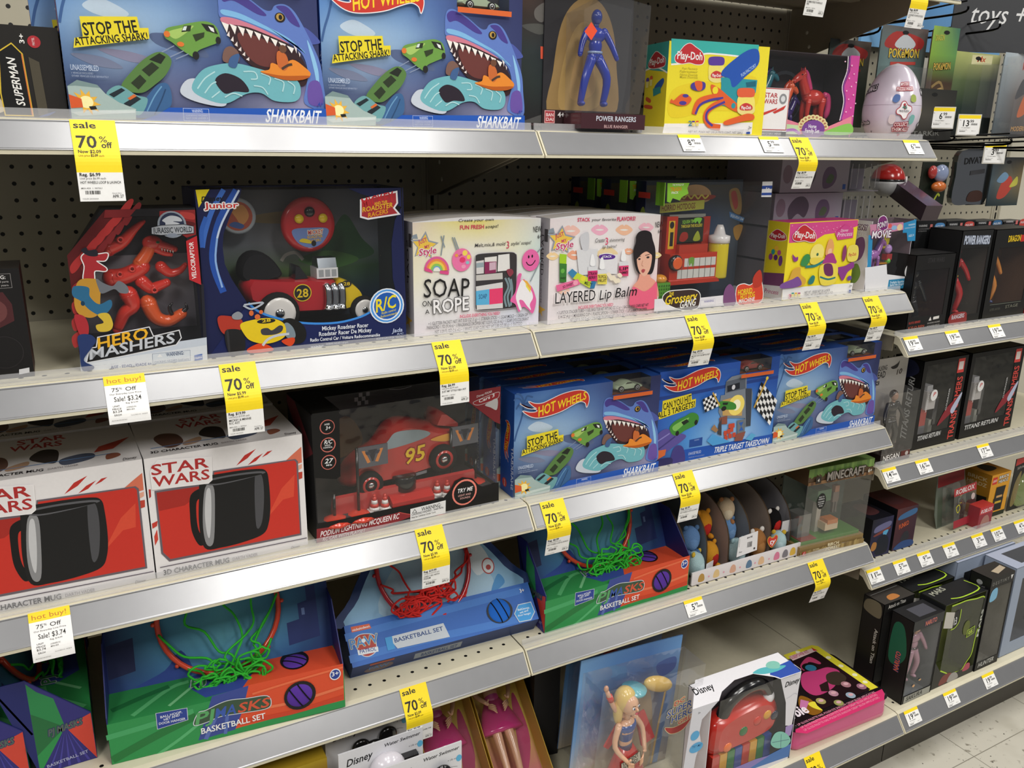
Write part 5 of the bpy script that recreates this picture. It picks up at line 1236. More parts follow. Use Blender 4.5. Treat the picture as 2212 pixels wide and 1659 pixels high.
ART['pjt']=[
('p','2f8a4a',[0,0,13.4,0,13.4,2.9,0,2.9]),
('p','dc5030',[9.06,3.37,13.23,3.51,13.49,0.7,7.39,0.56]),
('p','38489c',[4.77,3.06,9.06,3.37,7.39,0.56,5.29,0.43,4.41,1.78]),
('l','58b070',0.3,[1.32,0.29,3.33,2.1,4.45,2.41]),
('l','1f6c38',0.4,[0.22,1.2,1.98,1.91,3.34,2.35]),
('l','78c088',0.2,[3.27,0.42,4.55,1.73]),
('o','d0d4dc',0.05),
('t','3c8c54','PJ',4.55,1.73,5.39,1.83,0.75,'bi'),
('t','38489c','MA',5.47,1.86,6.68,1.95,0.76,'bi'),
('t','c84c34','SKS',6.75,1.98,8.9,2.18,0.78,'bi'),
('e','120e14',10.74,2.18,0.88,1.02),
]
ART['pawf']=[
('p','2a64b8',[0,0,13.85,0,13.85,2.75,0,2.75]),
('l','3c78c8',0.5,[-0.07,1.99,5.5,2.15,13.18,2.28]),
('l','3c78c8',0.5,[-0.08,0.56,5.09,0.58,13.42,0.29]),
('p','d8603c',[0.44,2.6,1.7,2.53,1.78,2.2,0.43,2.23]),
('t','f4f0ee','nickelodeon',0.5,2.29,1.68,2.3,0.16,'b'),
('o','d0d8e0',0.05),
('b','b03c34',[0.48,1.64,0.81,1.92,1.26,1.92,1.81,1.72,1.85,1.23,1.72,0.68,1.15,0.48,0.7,0.79]),
('o','e8d890',0.03),
('t','4c88cc','PAW',0.13,1.19,2.07,1.18,0.63,'b'),
('p','e4e8ec',[0.53,1.01,0.82,0.98,1.64,0.96,1.93,0.92,1.89,0.6,0.82,0.65,0.53,0.69]),
('t','2c4c94','PATROL',0.66,0.77,1.77,0.71,0.24,'b'),
('e','e8ecf0',1.07,1.53,0.14,0.14),
('p','3c98d8',[2.51,1.36,3.02,1.35,3.04,0.5,2.51,0.5]),
('p','c8d0d8',[3.01,1.35,6.75,1.36,6.96,0.35,3.19,0.47,2.98,0.88]),
('t','1c4484','BASKETBALL SET',3.1,0.89,6.62,0.89,0.29,'b'),
('e','0e1420',11.06,1.22,1.01,0.87),
('o','c8d4e0',0.06),
('p','3c9ce0',[12.13,0.75,12.59,1.28,13.57,1.26,13.64,0.56,13.18,0.1,12.31,0.15]),
('t','e4f0f8','Ball,hoop,',12.42,0.9,13.39,0.88,0.15,'b'),
('t','e4f0f8','net and',12.52,0.67,13.2,0.71,0.15,'b'),
('t','e4f0f8','door hanger',12.3,0.51,13.35,0.47,0.14,'b'),
('t','f4f4f4','3+',13,2.12,13.36,2.12,0.27,'b'),
]
ART['key']=[
('p','d8d8e0',[-1.85,8.76,0.74,8.63,-0.82,7.5,-0.96,6.44,-0.7,5.39,-1.09,4.21,-1.2,3.2,-2.25,3.53]),
('p','e4e2e8',[7.19,8.42,9.53,8.33,9.4,5.4,9.19,3.25,8.44,3.53,8.15,5.84]),
('p','a890c8',[8.49,3.41,9.36,3.34,9.22,2.32,8.57,2.25]),
('p','4c78b8',[4.81,0.84,6.48,1.22,9.41,1.42,9.3,0.16,5.31,0.57]),
('p','8c80bc',[1.65,1.35,3.16,1.5,5.42,1.44,7.07,1.19,4.82,0.76]),
('p','e0dee6',[-2.29,2.78,-1.2,3.2,1.65,1.35,5.31,0.57,9.24,0.18,9.22,-0.49,-2.15,1.36]),
('b','88c8b8',[6.96,2.36,7.26,3.16,7.96,3.15,8.76,2.59,9.3,1.77,8.83,1.33,7.72,1.61]),
('l','48607c',0.04,[8.21,1.47,8.06,2.85]),
('l','48607c',0.04,[7.13,2.39,9.09,1.95]),
('t','18181c','Disney',7.8,7.39,9.38,7.4,0.49,'bi'),
('e','5ca8d8',-1.39,6.27,0.43,0.41),
('e','5ca8d8',-1.16,5.12,0.66,0.44),
('t','2c6494','TRY ME!',-1.65,5.19,-0.67,5.1,0.23,'i'),
('t','303034','3+',-1.27,8.15,-1.06,8.13,0.16,''),
('l','b0b0bc',0.03,[8.15,6.24,8.55,6.29,9,6.44,9.45,6.18]),
]
ART['keytop']=[
('p','eceaee',[0.86,2.85,9.5,2.55,9.2,-0.26,6.98,-0.17,6.74,0.25,5.54,1.33,3.63,1.42,1.74,0.78,0.76,0.03,-1.71,0.15]),
('t','18181c','Disney',-0.36,1.37,1.54,1.32,0.76,'bi'),
('p','3454b0',[6.64,0.61,7.01,0.08,7.06,-0.1,9.19,-0.22,9.56,1.29,8.44,1.23,6.95,0.91]),
('b','5cb8c0',[5.61,1.45,6.5,1.61,7.46,1.42,8.71,0.93,7.65,0.7,6.44,0.86,5.77,1.21]),
('b','88c8b8',[7.21,1.63,7.73,1.92,8.32,1.81,8.47,1.38,7.95,0.93,7.26,1.22]),
]
ART['casetop']=[
('p','d83870',[-0.06,-0.01,11.01,0.67,10.67,0.1,9.91,-0.49,0.44,-0.8,-0.34,-0.3]),
('t','f0a0b8','LIP GLOSS PALETTE NAIL POLISH EYE SHADOW CREAM BLUSH APPLICATORS',0.52,0.22,10.07,0.55,0.23,''),
('t','f0a0b8','LIP GLOSS PALETTE NAIL POLISH EYE SHADOW CREAM BLUSH APPLICATORS',0.52,-0.14,9.94,0.21,0.24,''),
('t','f0a0b8','LIP GLOSS PALETTE NAIL POLISH EYE SHADOW CREAM BLUSH APPLICATORS',0.5,-0.51,9.78,-0.15,0.23,''),
('p','e4d83c',[6.68,8.36,10.39,8.43,10.82,8.04,10.89,0.98,9.79,1,10.03,7.55,6.55,7.68]),
('e','f4f0c8',10.29,6.22,0.26,0.22),
('e','f4f0c8',10.35,4.75,0.25,0.21),
('e','f4f0c8',10.43,3.21,0.25,0.21),
('e','f4f0c8',10.43,2.03,0.24,0.2),
('e','f4f0c8',8.27,8.09,0.25,0.24),
('p','241418',[6.57,7.49,9.97,7.48,10,1.06,2.99,0.9,6.31,5.83]),
('p','e8c8c8',[6.95,7.96,9.93,7.98,10.13,7.5,6.82,7.28]),
('t','b84868','SLEEPOVER KIT',6.96,7.49,9.33,7.59,0.43,'b'),
('p','c83840',[10.04,8.15,10.22,7.46,9.82,7.61]),
('b','b03c64',[6.91,6.43,8.62,7.09,8.99,6,8.65,5.8,7.99,6.47,6.66,5.66]),
('e','141414',7.47,5.83,0.76,0.62),
('e','2c6c88',7.5,5.71,0.55,0.46),
('b','b83c70',[6.13,5.39,7.64,5.21,9.08,5.07,9.44,4.02,7.23,2.69,4.87,2.5,4.64,3.89]),
('p','2c1c1c',[6.25,3.47,7.41,3.6,6.42,2.41,5.74,2.73]),
('b','3c3028',[8.04,4.33,9.3,4.26,9.35,3.2,7.98,2.67,7.26,3.33]),
('e','b88898',6.5,2.06,0.45,0.41),
('e','d8a8b0',6.56,2.12,0.26,0.17),
('e','a87880',8.52,2.5,0.45,0.42),
('e','d8a8b0',8.59,2.57,0.26,0.18),
('e','9c6c80',9.57,1.68,0.45,0.41),
('e','d8a8b0',9.65,1.74,0.26,0.17),
('e','a89c60',4.64,1.74,0.44,0.41),
('e','d8a8b0',4.71,1.79,0.25,0.17),
('e','98985c',5.88,0.89,0.44,0.39),
('e','d8a8b0',5.95,0.96,0.25,0.17),
('e','98a8b8',7.66,1.19,0.44,0.4),
('e','d8a8b0',7.74,1.25,0.25,0.17),
('b','8c5c1c',[3.4,3.02,3.89,2.64,3.96,1.97,3.51,1.41,3.75,0.69,2.52,0.67,2.35,1.95]),
('b','e8d840',[3.33,1.96,4.04,1.93,3.87,1.4,3.8,0.74,3.32,1.35]),
('p','c878a8',[3.17,2.66,3.63,2.13,2.54,1.41,2.25,1.85]),
('o','f4e8f0',0.02),
('t','f4e8f0','Barbie',-0.49,0.98,2.62,1.07,1.12,'bi'),
]
# ------------------------------------------------------------------ paper price tags on the rails
RO = Vector((0, -15.68, -.1)); RQ = Vector((0, -1.0, -1.33)).normalized(); RN = Vector((0, -1.33, 1.0)).normalized()
def tag_frame(curl, off=.1, rail=1.55):
    """u to the right, v down along the paper (negative): first down the rail slope, then hanging"""
    P = [RO+RN*off]; a0 = math.atan2(RQ.z, RQ.y); n = 90; ds = 5.0/n; a = a0
    for i in range(n):
        s = i*ds; t = min(max((s-rail)/.9, 0), 1); t = t*t*(3-2*t); a = a0+(math.radians(-90+curl)-a0)*t if a0 > -math.pi else a0
        P.append(P[-1]+Vector((0, math.cos(a), math.sin(a)))*ds)
    def fr(u, v, w):
        s = min(max(-v, 0), 4.99)/ds; i = int(s); f = s-i; p = P[i].lerp(P[i+1], f); d = (P[i+1]-P[i]).normalized(); nn = Vector((0, d.z, -d.y)); nn = nn if nn.y < 0 else -nn
        return (u, p.y+nn.y*w, p.z+nn.z*w)
    return fr
def strip(b, fr, x0, x1, v0, v1, c, w=0, mat='card'):
    n = max(2, int((v1-v0)/.15)); vs = [fr(x, -(v0+(v1-v0)*i/n), w) for i in range(n+1) for x in (x0, x1)]
    b.add(vs, [(2*i, 2*i+1, 2*i+3, 2*i+2) for i in range(n)], c, mat)
YEL = 'fadc1e'; WHT = 'f3f2f0'; INK = '1d1a14'
def T_(c, s, x0, x1, v, h, st=''): return ('t', c, s, x0, -v, x1, -v, h, st)
def barcode(b, fr, x, v, w=.6, h=.16):
    random.seed(int(x*100)); q = x
    while q < x+w:
        d = random.choice((.012, .018, .03)); b.add([fr(q, -v, .006), fr(q+d, -v, .006), fr(q+d, -v-h, .006), fr(q, -v-h, .006)], [(0,1,2,3)], INK, 'card'); q += d+random.choice((.014, .022))
def sale_tag(x, zt, label, now, reg, desc, curl=-2, depth=16.0, cut=0.0, L=3.95):
    fr = tag_frame(curl); b = MB(); W = 1.88
    strip(b, fr, 0, W, 0, 2.68, YEL); strip(b, fr, 0, W, 2.68, L, WHT)
    strip(b, fr, 0, W, 0, L, 'e9e6da', -.012)
    ops = [T_(INK, 'sale', .12, 1.05, .46, .36, 'b'), T_(INK, '70', .16, .98, 1.52, .68, 'b'), T_(INK, '%', 1.1, 1.42, 1.22, .34), T_(INK, 'off', 1.15, 1.6, 1.52, .32, 'b'),
           T_(INK, 'Now $'+now, .17, 1.1, 1.8, .17, 'b'), T_('8c7414', 'Unit price', .17, .62, 1.97, .1), T_(INK, '$'+now, .66, .95, 1.97, .12, 'b'), T_('8c7414', 'each', .99, 1.2, 1.97, .09),
           T_(INK, 'Reg. $'+reg, .1, .95, 2.84, .15, 'b'), T_('706c66', 'Unit price $%s each' % reg, .1, 1.15, 2.98, .09)]
    v = 3.17
    for d in desc: ops.append(T_(INK, d, .1, min(.1+.075*len(d), 1.75), v, .12)); v += .15
    ops += [T_('403c38', 'MIN-425  |  007561', .1, .95, max(v+.04, 3.4), .06), T_('403c38', 'Good thru', 1.34, 1.72, 3.62, .05), T_(INK, 'APR 27', 1.34, 1.8, 3.8, .14), T_('403c38', 'YOUR SAVINGS', .1, .75, 3.86, .05)]
    b.art(ops, fr); barcode(b, fr, .25, max(v+.1, 3.48))
    return solid(b, 'sale_tag', label, 'price tag', (x, 15.999-depth if False else (16.0-depth), zt), 0, 'yellow seventy percent sale tags')
def hot_tag(x, zt, label, price, reg):
    fr = tag_frame(-6); b = MB(); W = 1.88; L = 2.5
    strip(b, fr, 0, W, 0, .5, YEL); strip(b, fr, 0, W, .5, L, WHT); strip(b, fr, 0, W, 0, L, 'e9e6da', -.012)
    b.art([T_('c87828', 'hot buy!', .15, 1.7, .38, .26), T_(INK, '75', .3, .62, .86, .22), T_(INK, '%', .64, .78, .76, .11), T_(INK, 'Off', .92, 1.42, .86, .22), T_('605c58', 'Our Everyday Low Price', .18, 1.62, 1.02, .08),
           T_(INK, 'Sale! $'+price, .35, 1.58, 1.38, .26), T_('605c58', 'Reg. $'+reg, .85, 1.4, 1.54, .08), T_('403c38', 'UNIT', .25, .56, 1.66, .09), T_('403c38', 'PRICE', .22, .62, 1.8, .09), T_('403c38', '$'+price, .22, .62, 1.94, .11),
           T_('403c38', 'EACH', .27, .58, 2.1, .09), T_('605c58', 'LICENSED RC', .85, 1.3, 1.76, .07), T_('605c58', 'MIN-425', .85, 1.2, 1.88, .07), T_('706c68', 'Good 04/01/18 - 04/28/18', 1.0, 1.75, 2.16, .05), T_('706c68', 'SEE STORE FOR DETAILS', .12, .8, 2.34, .05)], fr)
    return solid(b, 'hot_buy_tag', label, 'price tag', (x, 0, zt), 0, 'hot buy price tags')
def price_face(b, fr, dollars, cents, W=1.85, H=1.3):
    strip(b, fr, 0, W, 0, .26, YEL); strip(b, fr, 0, W, .26, H, WHT); strip(b, fr, 0, W, 0, H, 'e9e6da', -.012)
    w = .27*len(dollars); x = .62 if len(dollars) == 1 else .42
    b.art([T_(INK, dollars, x, x+w, .82, .46, 'b'), T_(INK, cents, x+w+.05, x+w+.38, .56, .22, 'b'), T_('8c8478', 'EA', .1, .22, .42, .08), T_('58544e', 'TOY ASSORTMENT', .3, 1.1, .97, .07), T_('8c8882', '00-1234  5678', .15, .85, 1.12, .05), T_('8c8882', 'MIN 2', 1.25, 1.6, 1.18, .05)], fr)
    barcode(b, fr, 1.12, .6, .55, .14); barcode(b, fr, .2, 1.16, .5, .08)
def price_tag(x, zt, label, dollars, cents, depth=16.0, grp='white price tickets with a yellow stripe'):
    fr = tag_frame(0, .1, 3); b = MB(); price_face(b, fr, dollars, cents); return solid(b, 'price_tag', label, 'price tag', (x, 16.0-depth, zt), 0, grp)
HW = ['HOT WHEELS LOOP & LAUNCH']
sale_tag(2.92, ZT[0], 'leftmost yellow sale tag on the top shelf rail', '2.09', '6.99', HW, -8)
sale_tag(48.05, ZT[0], 'yellow sale tag on the top shelf rail below the toy horse box', '2.09', '6.99', ['MONSTER PONY LAND SET PPK'], 16)
price_tag(38.0, ZT[0], 'white 8.49 price ticket below the teal dough box', '8', '49')
price_tag(45.1, ZT[0], 'white 5.99 price ticket below the small red lettered box', '5', '99')
price_tag(60.2, ZT[0], 'white 6.99 price ticket at the right end of the top shelf rail', '6', '99')
hot_tag(2.97, ZT[1], 'hot buy price tag below the red dinosaur box', '3.24', '12.99')
sale_tag(8.45, ZT[1], 'yellow sale tag on the rail below the radio control roadster box', '5.99', '19.99', ['MICKEY & MINNIE', 'R/C AST'], -2)
sale_tag(20.55, ZT[1], 'yellow sale tag on the rail below the white soap kit', '2.09', '6.99', ['JUST MY STYLE H&A AST'], -2)
sale_tag(39.75, ZT[1], 'yellow sale tag on the rail below the hot dog machine box', '2.89', '9.99', ['MOOSE TOYS TGG MP PLAYSET', 'AST'], 14)
sale_tag(51.0, ZT[1], 'yellow sale tag on the rail below the pink and yellow dough box', '2.09', '6.99', ['LICENSED PLAY-DOH AST'], 14)
sale_tag(58.0, ZT[1], 'yellow sale tag on the rail below the pony window box', '2.69', '8.99', ['MY LITTLE PONY COLLECT', 'STORYPACK'], 14)
hot_tag(-1.78, ZT[2], 'hot buy price tag below the mug box at the left edge', '3.74', '14.99')
sale_tag(19.27, ZT[2], 'yellow sale tag on the rail below the black race car box', '5.99', '19.99', ['CARS 3 RC WITH', 'PODIUM'], 3)
sale_tag(28.33, ZT[2], 'yellow sale tag on the rail below the left front blue shark box', '2.09', '6.99', HW, 10)
sale_tag(39.73, ZT[2], 'yellow sale tag on the rail below the blue target box', '2.09', '6.99', HW, 8)
sale_tag(18.0, ZT[3], 'yellow sale tag on the rail below the tilted blue ball set box', '2.09', '6.99', ['LICENSED ZONES OVER THE', 'DOOR SET'], 5)
price_tag(41.85, ZT[3], 'white 5.99 price ticket below the right green and orange ball set', '5', '99')
sale_tag(55.6, ZT[3], 'yellow sale tag on the rail below the clear block world box', '5.99', '19.99', ['MINECRAFT SLIME SET'], 16)
sale_tag(51.5, -47.1, 'yellow sale tag cut off at the bottom of the picture', '2.09', '6.99', ['LICENSED TOY AST'], 5, depth=21.5)
sale_tag(47.2, 13.95, 'yellow sale tag hanging from the highest shelf above the horse box', '2.09', '6.99', ['ELEMENTREE FUNFALKS', 'PPK'], 10)
sale_tag(57.45, 13.95, 'yellow sale tag hanging near the right end of the highest shelf', '2.09', '6.99', ['LICENSED FUNPACK EGGS', 'AST'], 10)
for x, z, d, c, l in ((63.85, -13.4, '19', '99', 'leftmost 19.99 price ticket on the upper right shelf rail'), (69.4, -13.4, '19', '99', 'second 19.99 price ticket from the left on the upper right shelf rail'), (75.6, -13.4, '19', '99', 'rightmost 19.99 price ticket on the upper right shelf rail'),
                      (63.65, -25.4, '14', '99', 'white 14.99 price ticket below the grey figure pack'), (68.2, -25.4, '16', '99', 'white 16.99 price ticket below the left robot box'), (77.3, -25.4, '17', '99', 'white 17.99 price ticket below the right robot box'),
                      (63.65, -35.4, '11', '99', 'white 11.99 price ticket at the left end of its rail'), (67.3, -35.4, '5', '99', 'white 5.99 price ticket on the far right rail below the small dark boxes'), (70.8, -35.4, '9', '99', 'white 9.99 price ticket on the far right rail'), (74.65, -35.4, '7', '99', 'white 7.99 price ticket on the far right rail'),
                      (79.2, -35.4, '3', '99', 'white 3.99 price ticket below the clear red-topped figure pack'), (82.4, -35.4, '10', '99', 'white 10.99 price ticket below the yellow brick figure box'), (86.4, -35.4, '4', '99', 'white 4.99 price ticket cut by the right edge of the picture')):
    price_tag(x, z, l, d, c)
for x, l in ((64.2, 'leftmost 19.99 price ticket on the bottom deck rail'), (69.8, 'middle 19.99 price ticket on the bottom deck rail'), (75.7, 'rightmost 19.99 price ticket on the bottom deck rail')): price_tag(x, -47.1, l, '19', '99', depth=21.5)
# ------------------------------------------------------------------ package and toy builders
def cut_front(b, W, H, c, x0, x1, z0):
    for q in ((0, x0, 0, H), (x1, W, 0, H), (x0, x1, 0, z0)): b.add([(q[0],0,q[2]),(q[1],0,q[2]),(q[1],0,q[3]),(q[0],0,q[3])], [(0,1,2,3)], c)
def shell(b, W, D, H, t, c, inner=None, top=True, left=True, right=True, base=True):
    """open-fronted carton of thin card"""
    inner = inner or c
    b.box(0, W, D-t, D, 0, H, inner, back=c)
    if base: b.box(0, W, 0, D, 0, t, inner, bottom=c)
    if top: b.box(0, W, 0, D, H-t, H, inner, top=c)
    if left: b.box(0, t, 0, D, 0, H, c, right=inner)
    if right: b.box(W-t, W, 0, D, 0, H, c, left=inner)
def pane(par, W, z0, z1, y=.012, x0=0, D=None, top=None, label='clear plastic window', mat='film', side=None):
    b = MB(); b.add([(x0,y,z0),(W,y,z0),(W,y,z1),(x0,y,z1)], [(0,1,2,3)], 'ffffff', mat)
    if top: b.add([(x0,y,z1),(W,y,z1),(W,top,z1),(x0,top,z1)], [(0,1,2,3)], 'ffffff', mat)
    if side:
        for x in side: b.add([(x,y,z0),(x,D,z0),(x,D,z1),(x,y,z1)], [(0,1,2,3)], 'ffffff', mat)
    return part(b, 'window', par, label)
def bulge(b, prof, y0, y1, c, mat='gloss', k=.16, n=6, fr=None):
    """rounded body: side outline (x, z) swept across y, drawn in towards both sides"""
    N = len(prof); cx = sum(p[0] for p in prof)/N; cz = sum(p[1] for p in prof)/N; vs = []
    for i in range(n+1):
        t = -1+2*i/n; s = 1-k*abs(t)**3
        vs += [(cx+(p[0]-cx)*s, y0+(y1-y0)*i/n, cz+(p[1]-cz)*s) for p in prof]
    b.add(vs, [(i*N+j, i*N+(j+1) % N, (i+1)*N+(j+1) % N, (i+1)*N+j) for i in range(n) for j in range(N)], c, mat, True)
    b.add(vs, [tuple(range(N)), tuple(range(n*N, n*N+N))[::-1]], c, mat)
def wheel(b, x, y, z, r, w, hub='b03030', ring=None, tyre='151515'):
    """wheel on an axle along y"""
    b.lathe([(r*.8, -w*.5), (r, -w*.35), (r, w*.35), (r*.8, w*.5), (r*.62, w*.5)], tyre, 'matte', (x, y, z), 'y', 24)
    if ring: b.lathe([(r*.78, w*.5), (r*.78, w*.53), (r*.6, w*.53)], ring, 'gloss', (x, y, z), 'y', 24)
    b.lathe([(r*.66, 0), (r*.66, w*.52), (r*.3, w*.48), (.01, w*.6)], hub, 'gloss', (x, y, z), 'y', 20)
    b.ball((x, y-w*.55, z), (r*.24, r*.12, r*.24), 'c8c8c8', 'chrome')
def little_car(par, at, L, body, dark='20241c'):
    """small metal car, nose to the right"""
    x, y, z = at; h = L*.3; t = bpy.data.objects.new('toy_car', None); col.objects.link(t); t.parent = par; t['label'] = 'small metal toy car in the window'
    b = MB(); bulge(b, catmull([(x,z+h*.25),(x,z+h*.7),(x+L*.2,z+h*.75),(x+L*.38,z+h*1.05),(x+L*.6,z+h*1.02),(x+L*.75,z+h*.72),(x+L,z+h*.55),(x+L*1.02,z+h*.25)], 3), y, y+L*.42, body); 
    bulge(b, [(x+L*.33,z+h*.8),(x+L*.42,z+h*1.0),(x+L*.58,z+h*.98),(x+L*.68,z+h*.8)], y-.01, y+L*.43, dark); part(b, 'car_body', t)
    for wx in (.2, .8):
        b = MB(); wheel(b, x+L*wx, y+.02, z+h*.3, h*.36, L*.1, 'b8b8b8'); part(b, 'wheel', t)
    return t
def limb(b, pts, r, c, mat='gloss'): b.tube(catmull(pts, 4, False) if len(pts) > 2 else pts, (r if not isinstance(r, list) else [r[0]+(r[-1]-r[0])*i/((len(pts)-1)*4 if len(pts) > 2 else 1) for i in range(((len(pts)-1)*4+1) if len(pts) > 2 else 2)]), c, mat, 8); b.ball(pts[0], r if not isinstance(r, list) else r[0], c, mat, seg=8, rings=6); b.ball(pts[-1], r if not isinstance(r, list) else r[-1], c, mat, seg=8, rings=6)
def action_figure(par, at, h, suit, head=None, belt='c8b878', boots=None, skin=None, hair=None, arms=(1, 1), name='toy_figure', label=None, stance=.09):
    """small posed toy figure, feet at `at`, seen from -y"""
    x, y, z = at; head = head or suit; boots = boots or suit; t = bpy.data.objects.new(name, None); col.objects.link(t); t.parent = par
    if label: t['label'] = label
    b = MB(); s = h
    limb(b, [(x-.04*s,y,z+.5*s),(x-stance*s,y-.02*s,z+.28*s),(x-stance*1.3*s,y,z+.03*s)], [.06*s,.035*s], suit); limb(b, [(x+.04*s,y,z+.5*s),(x+stance*1.1*s,y-.04*s,z+.29*s),(x+stance*1.0*s,y,z+.03*s)], [.06*s,.035*s], suit)
    b.ball((x,y,z+.53*s), (.085*s,.06*s,.06*s), suit); b.ball((x,y,z+.62*s), (.08*s,.055*s,.1*s), suit); b.ball((x,y,z+.73*s), (.12*s,.065*s,.085*s), suit)
    ax = arms
    limb(b, [(x-.11*s,y,z+.77*s),(x-.19*s*ax[0],y-.03*s,z+.64*s),(x-.24*s*ax[0],y-.07*s,z+.52*s)], [.042*s,.026*s], suit); limb(b, [(x+.11*s,y,z+.77*s),(x+.19*s*ax[1],y-.03*s,z+.64*s),(x+.25*s*ax[1],y-.06*s,z+.5*s)], [.042*s,.026*s], suit)
    b.tube([(x,y,z+.79*s),(x,y,z+.86*s)], .03*s, skin or head); part(b, 'body', t)
    b = MB(); b.ball((x,y-.005*s,z+.91*s), (.058*s,.065*s,.08*s), skin or head); part(b, 'head', t)
    if hair: b = MB(); b.ball((x,y+.012*s,z+.93*s), (.066*s,.066*s,.078*s), hair); part(b, 'hair', t)
    b = MB(); b.lathe([(.088*s,-.012*s),(.092*s,0),(.088*s,.012*s)], belt, 'gloss', (x,y,z+.555*s), 'z', 14, 1, .72); part(b, 'belt', t)
    for sx in (-1.3, 1.0): b = MB(); b.ball((x+sx*stance*s,y-.02*s,z+.025*s), (.036*s,.06*s,.03*s), boots); part(b, 'boot', t)
    return t
def fashion_doll(par, at, h, top, skirt, hair, label, up=(0,0,1), crown=None, R=None):
    """slim doll with moulded face and full hair; at = point between the feet"""
    t = bpy.data.objects.new('doll', None); col.objects.link(t); t.parent = par; t.location = (at[0]*IN, at[1]*IN, at[2]*IN); t['label'] = label
    if R: t.rotation_euler = R
    s = h; sk = 'e2b08e'; b = MB()
    limb(b, [(-.035*s,0,.5*s),(-.04*s,-.01*s,.27*s),(-.04*s,0,.03*s)], [.042*s,.018*s], sk); limb(b, [(.035*s,0,.5*s),(.045*s,-.02*s,.27*s),(.04*s,0,.03*s)], [.042*s,.018*s], sk)
    b.ball((0,0,.6*s), (.05*s,.035*s,.1*s), sk); b.ball((0,-.005*s,.7*s), (.068*s,.045*s,.06*s), sk); b.tube([(0,0,.74*s),(0,-.008*s,.82*s)], .02*s, sk)
    b.ball((0,-.015*s,.875*s), (.056*s,.06*s,.07*s), sk); b.ball((0,-.045*s,.85*s), (.035*s,.03*s,.035*s), sk); b.ball((0,-.078*s,.868*s), (.008*s,.012*s,.012*s), sk)
    limb(b, [(-.07*s,0,.735*s),(-.12*s,-.02*s,.62*s),(-.07*s,-.09*s,.52*s)], [.022*s,.013*s], sk); limb(b, [(.07*s,0,.735*s),(.13*s,-.02*s,.63*s),(.08*s,-.09*s,.53*s)], [.022*s,.013*s], sk)
    for sx in (-1, 1):
        for k in range(4): b.tube([(sx*(.07+.0)*s,-.09*s,(.515-.008*k)*s),(sx*(.045)*s,-.105*s,(.505-.012*k)*s),(sx*.025*s,-.1*s,(.49-.014*k)*s)], .0055*s, sk, seg=6)
        b.tube([(sx*.07*s,-.09*s,.525*s),(sx*.058*s,-.1*s,.545*s)], .006*s, sk, seg=6)
    part(b, 'body', t)
    b = MB()
    for sx in (-1, 1): b.ball((sx*.022*s,-.07*s,.883*s), (.011*s,.006*s,.009*s), 'f2efec'); b.ball((sx*.022*s,-.0755*s,.883*s), (.006*s,.004*s,.007*s), '2c4c70'); b.tube([(sx*.01*s,-.076*s,.9*s),(sx*.032*s,-.071*s,.902*s)], .0025*s, '6a4428', seg=5)
    b.ball((0,-.078*s,.842*s), (.014*s,.006*s,.006*s), 'b83c50'); part(b, 'face', t)
    b = MB(); b.ball((0,.02*s,.89*s), (.072*s,.07*s,.085*s), hair); b.ball((.05*s,.03*s,.83*s), (.035*s,.04*s,.1*s), hair); b.ball((-.05*s,.03*s,.82*s), (.03*s,.035*s,.1*s), hair); part(b, 'hair', t)
    b = MB(); b.lathe([(.052*s,.54*s),(.046*s,.6*s),(.06*s,.66*s),(.074*s,.71*s),(.066*s,.735*s)], top, 'gloss', seg=16, sy=.72); part(b, 'bodice', t)
    b = MB(); b.lathe([(.05*s,.56*s),(.1*s,.48*s),(.15*s,.36*s),(.155*s,.34*s)], skirt, 'gloss', seg=20, sy=.6); part(b, 'skirt', t)
    return t
def horse(par, at, s, body, mane, flip=1, label=None):
    """small standing toy horse, side on"""
    x, y, z = at; t = bpy.data.objects.new('toy_horse', None); col.objects.link(t); t.parent = par
    if label: t['label'] = label
    f = flip; b = MB()
    b.ball((x,y,z+.52*s), (.27*s,.13*s,.15*s), body); limb(b, [(x+f*.2*s,y,z+.58*s),(x+f*.3*s,y,z+.78*s),(x+f*.34*s,y,z+.9*s)], [.1*s,.07*s], body)
    limb(b, [(x+f*.33*s,y,z+.92*s),(x+f*.46*s,y,z+.85*s),(x+f*.52*s,y,z+.8*s)], [.085*s,.05*s], body)
    for k in (-1, 1):
        b.tube([(x+f*.32*s,y+k*.04*s,z+.97*s),(x+f*.33*s,y+k*.05*s,z+1.06*s)], [.03*s,.006*s], body)
        limb(b, [(x+f*.17*s,y+k*.07*s,z+.45*s),(x+f*.19*s,y+k*.07*s,z+.24*s),(x+f*.17*s,y+k*.07*s,z+.02*s)], [.055*s,.035*s], body); limb(b, [(x-f*.18*s,y+k*.07*s,z+.47*s),(x-f*.16*s,y+k*.07*s,z+.26*s),(x-f*.2*s,y+k*.07*s,z+.02*s)], [.07*s,.035*s], body)
        b.ball((x+f*.4*s,y+k*.075*s,z+.92*s), .014*s, '141414')
    part(b, 'body', t)
    b = MB(); b.tube(catmull([(x+f*.34*s,y,z+1.0*s),(x+f*.24*s,y,z+.95*s),(x+f*.16*s,y,z+.8*s),(x+f*.1*s,y,z+.66*s)], 4, False), .05*s, mane); part(b, 'mane', t)
    b = MB(); b.tube(catmull([(x-f*.25*s,y,z+.58*s),(x-f*.36*s,y,z+.55*s),(x-f*.4*s,y,z+.35*s),(x-f*.36*s,y,z+.14*s)], 4, False), [.03*s]+[.06*s]*10+[.04*s,.02*s], mane); part(b, 'tail', t)
    return t
def plush(par, at, s, body, second, label):
    """bean-shaped soft toy standing on end: one stuffed body, small ears or feet"""
    pass
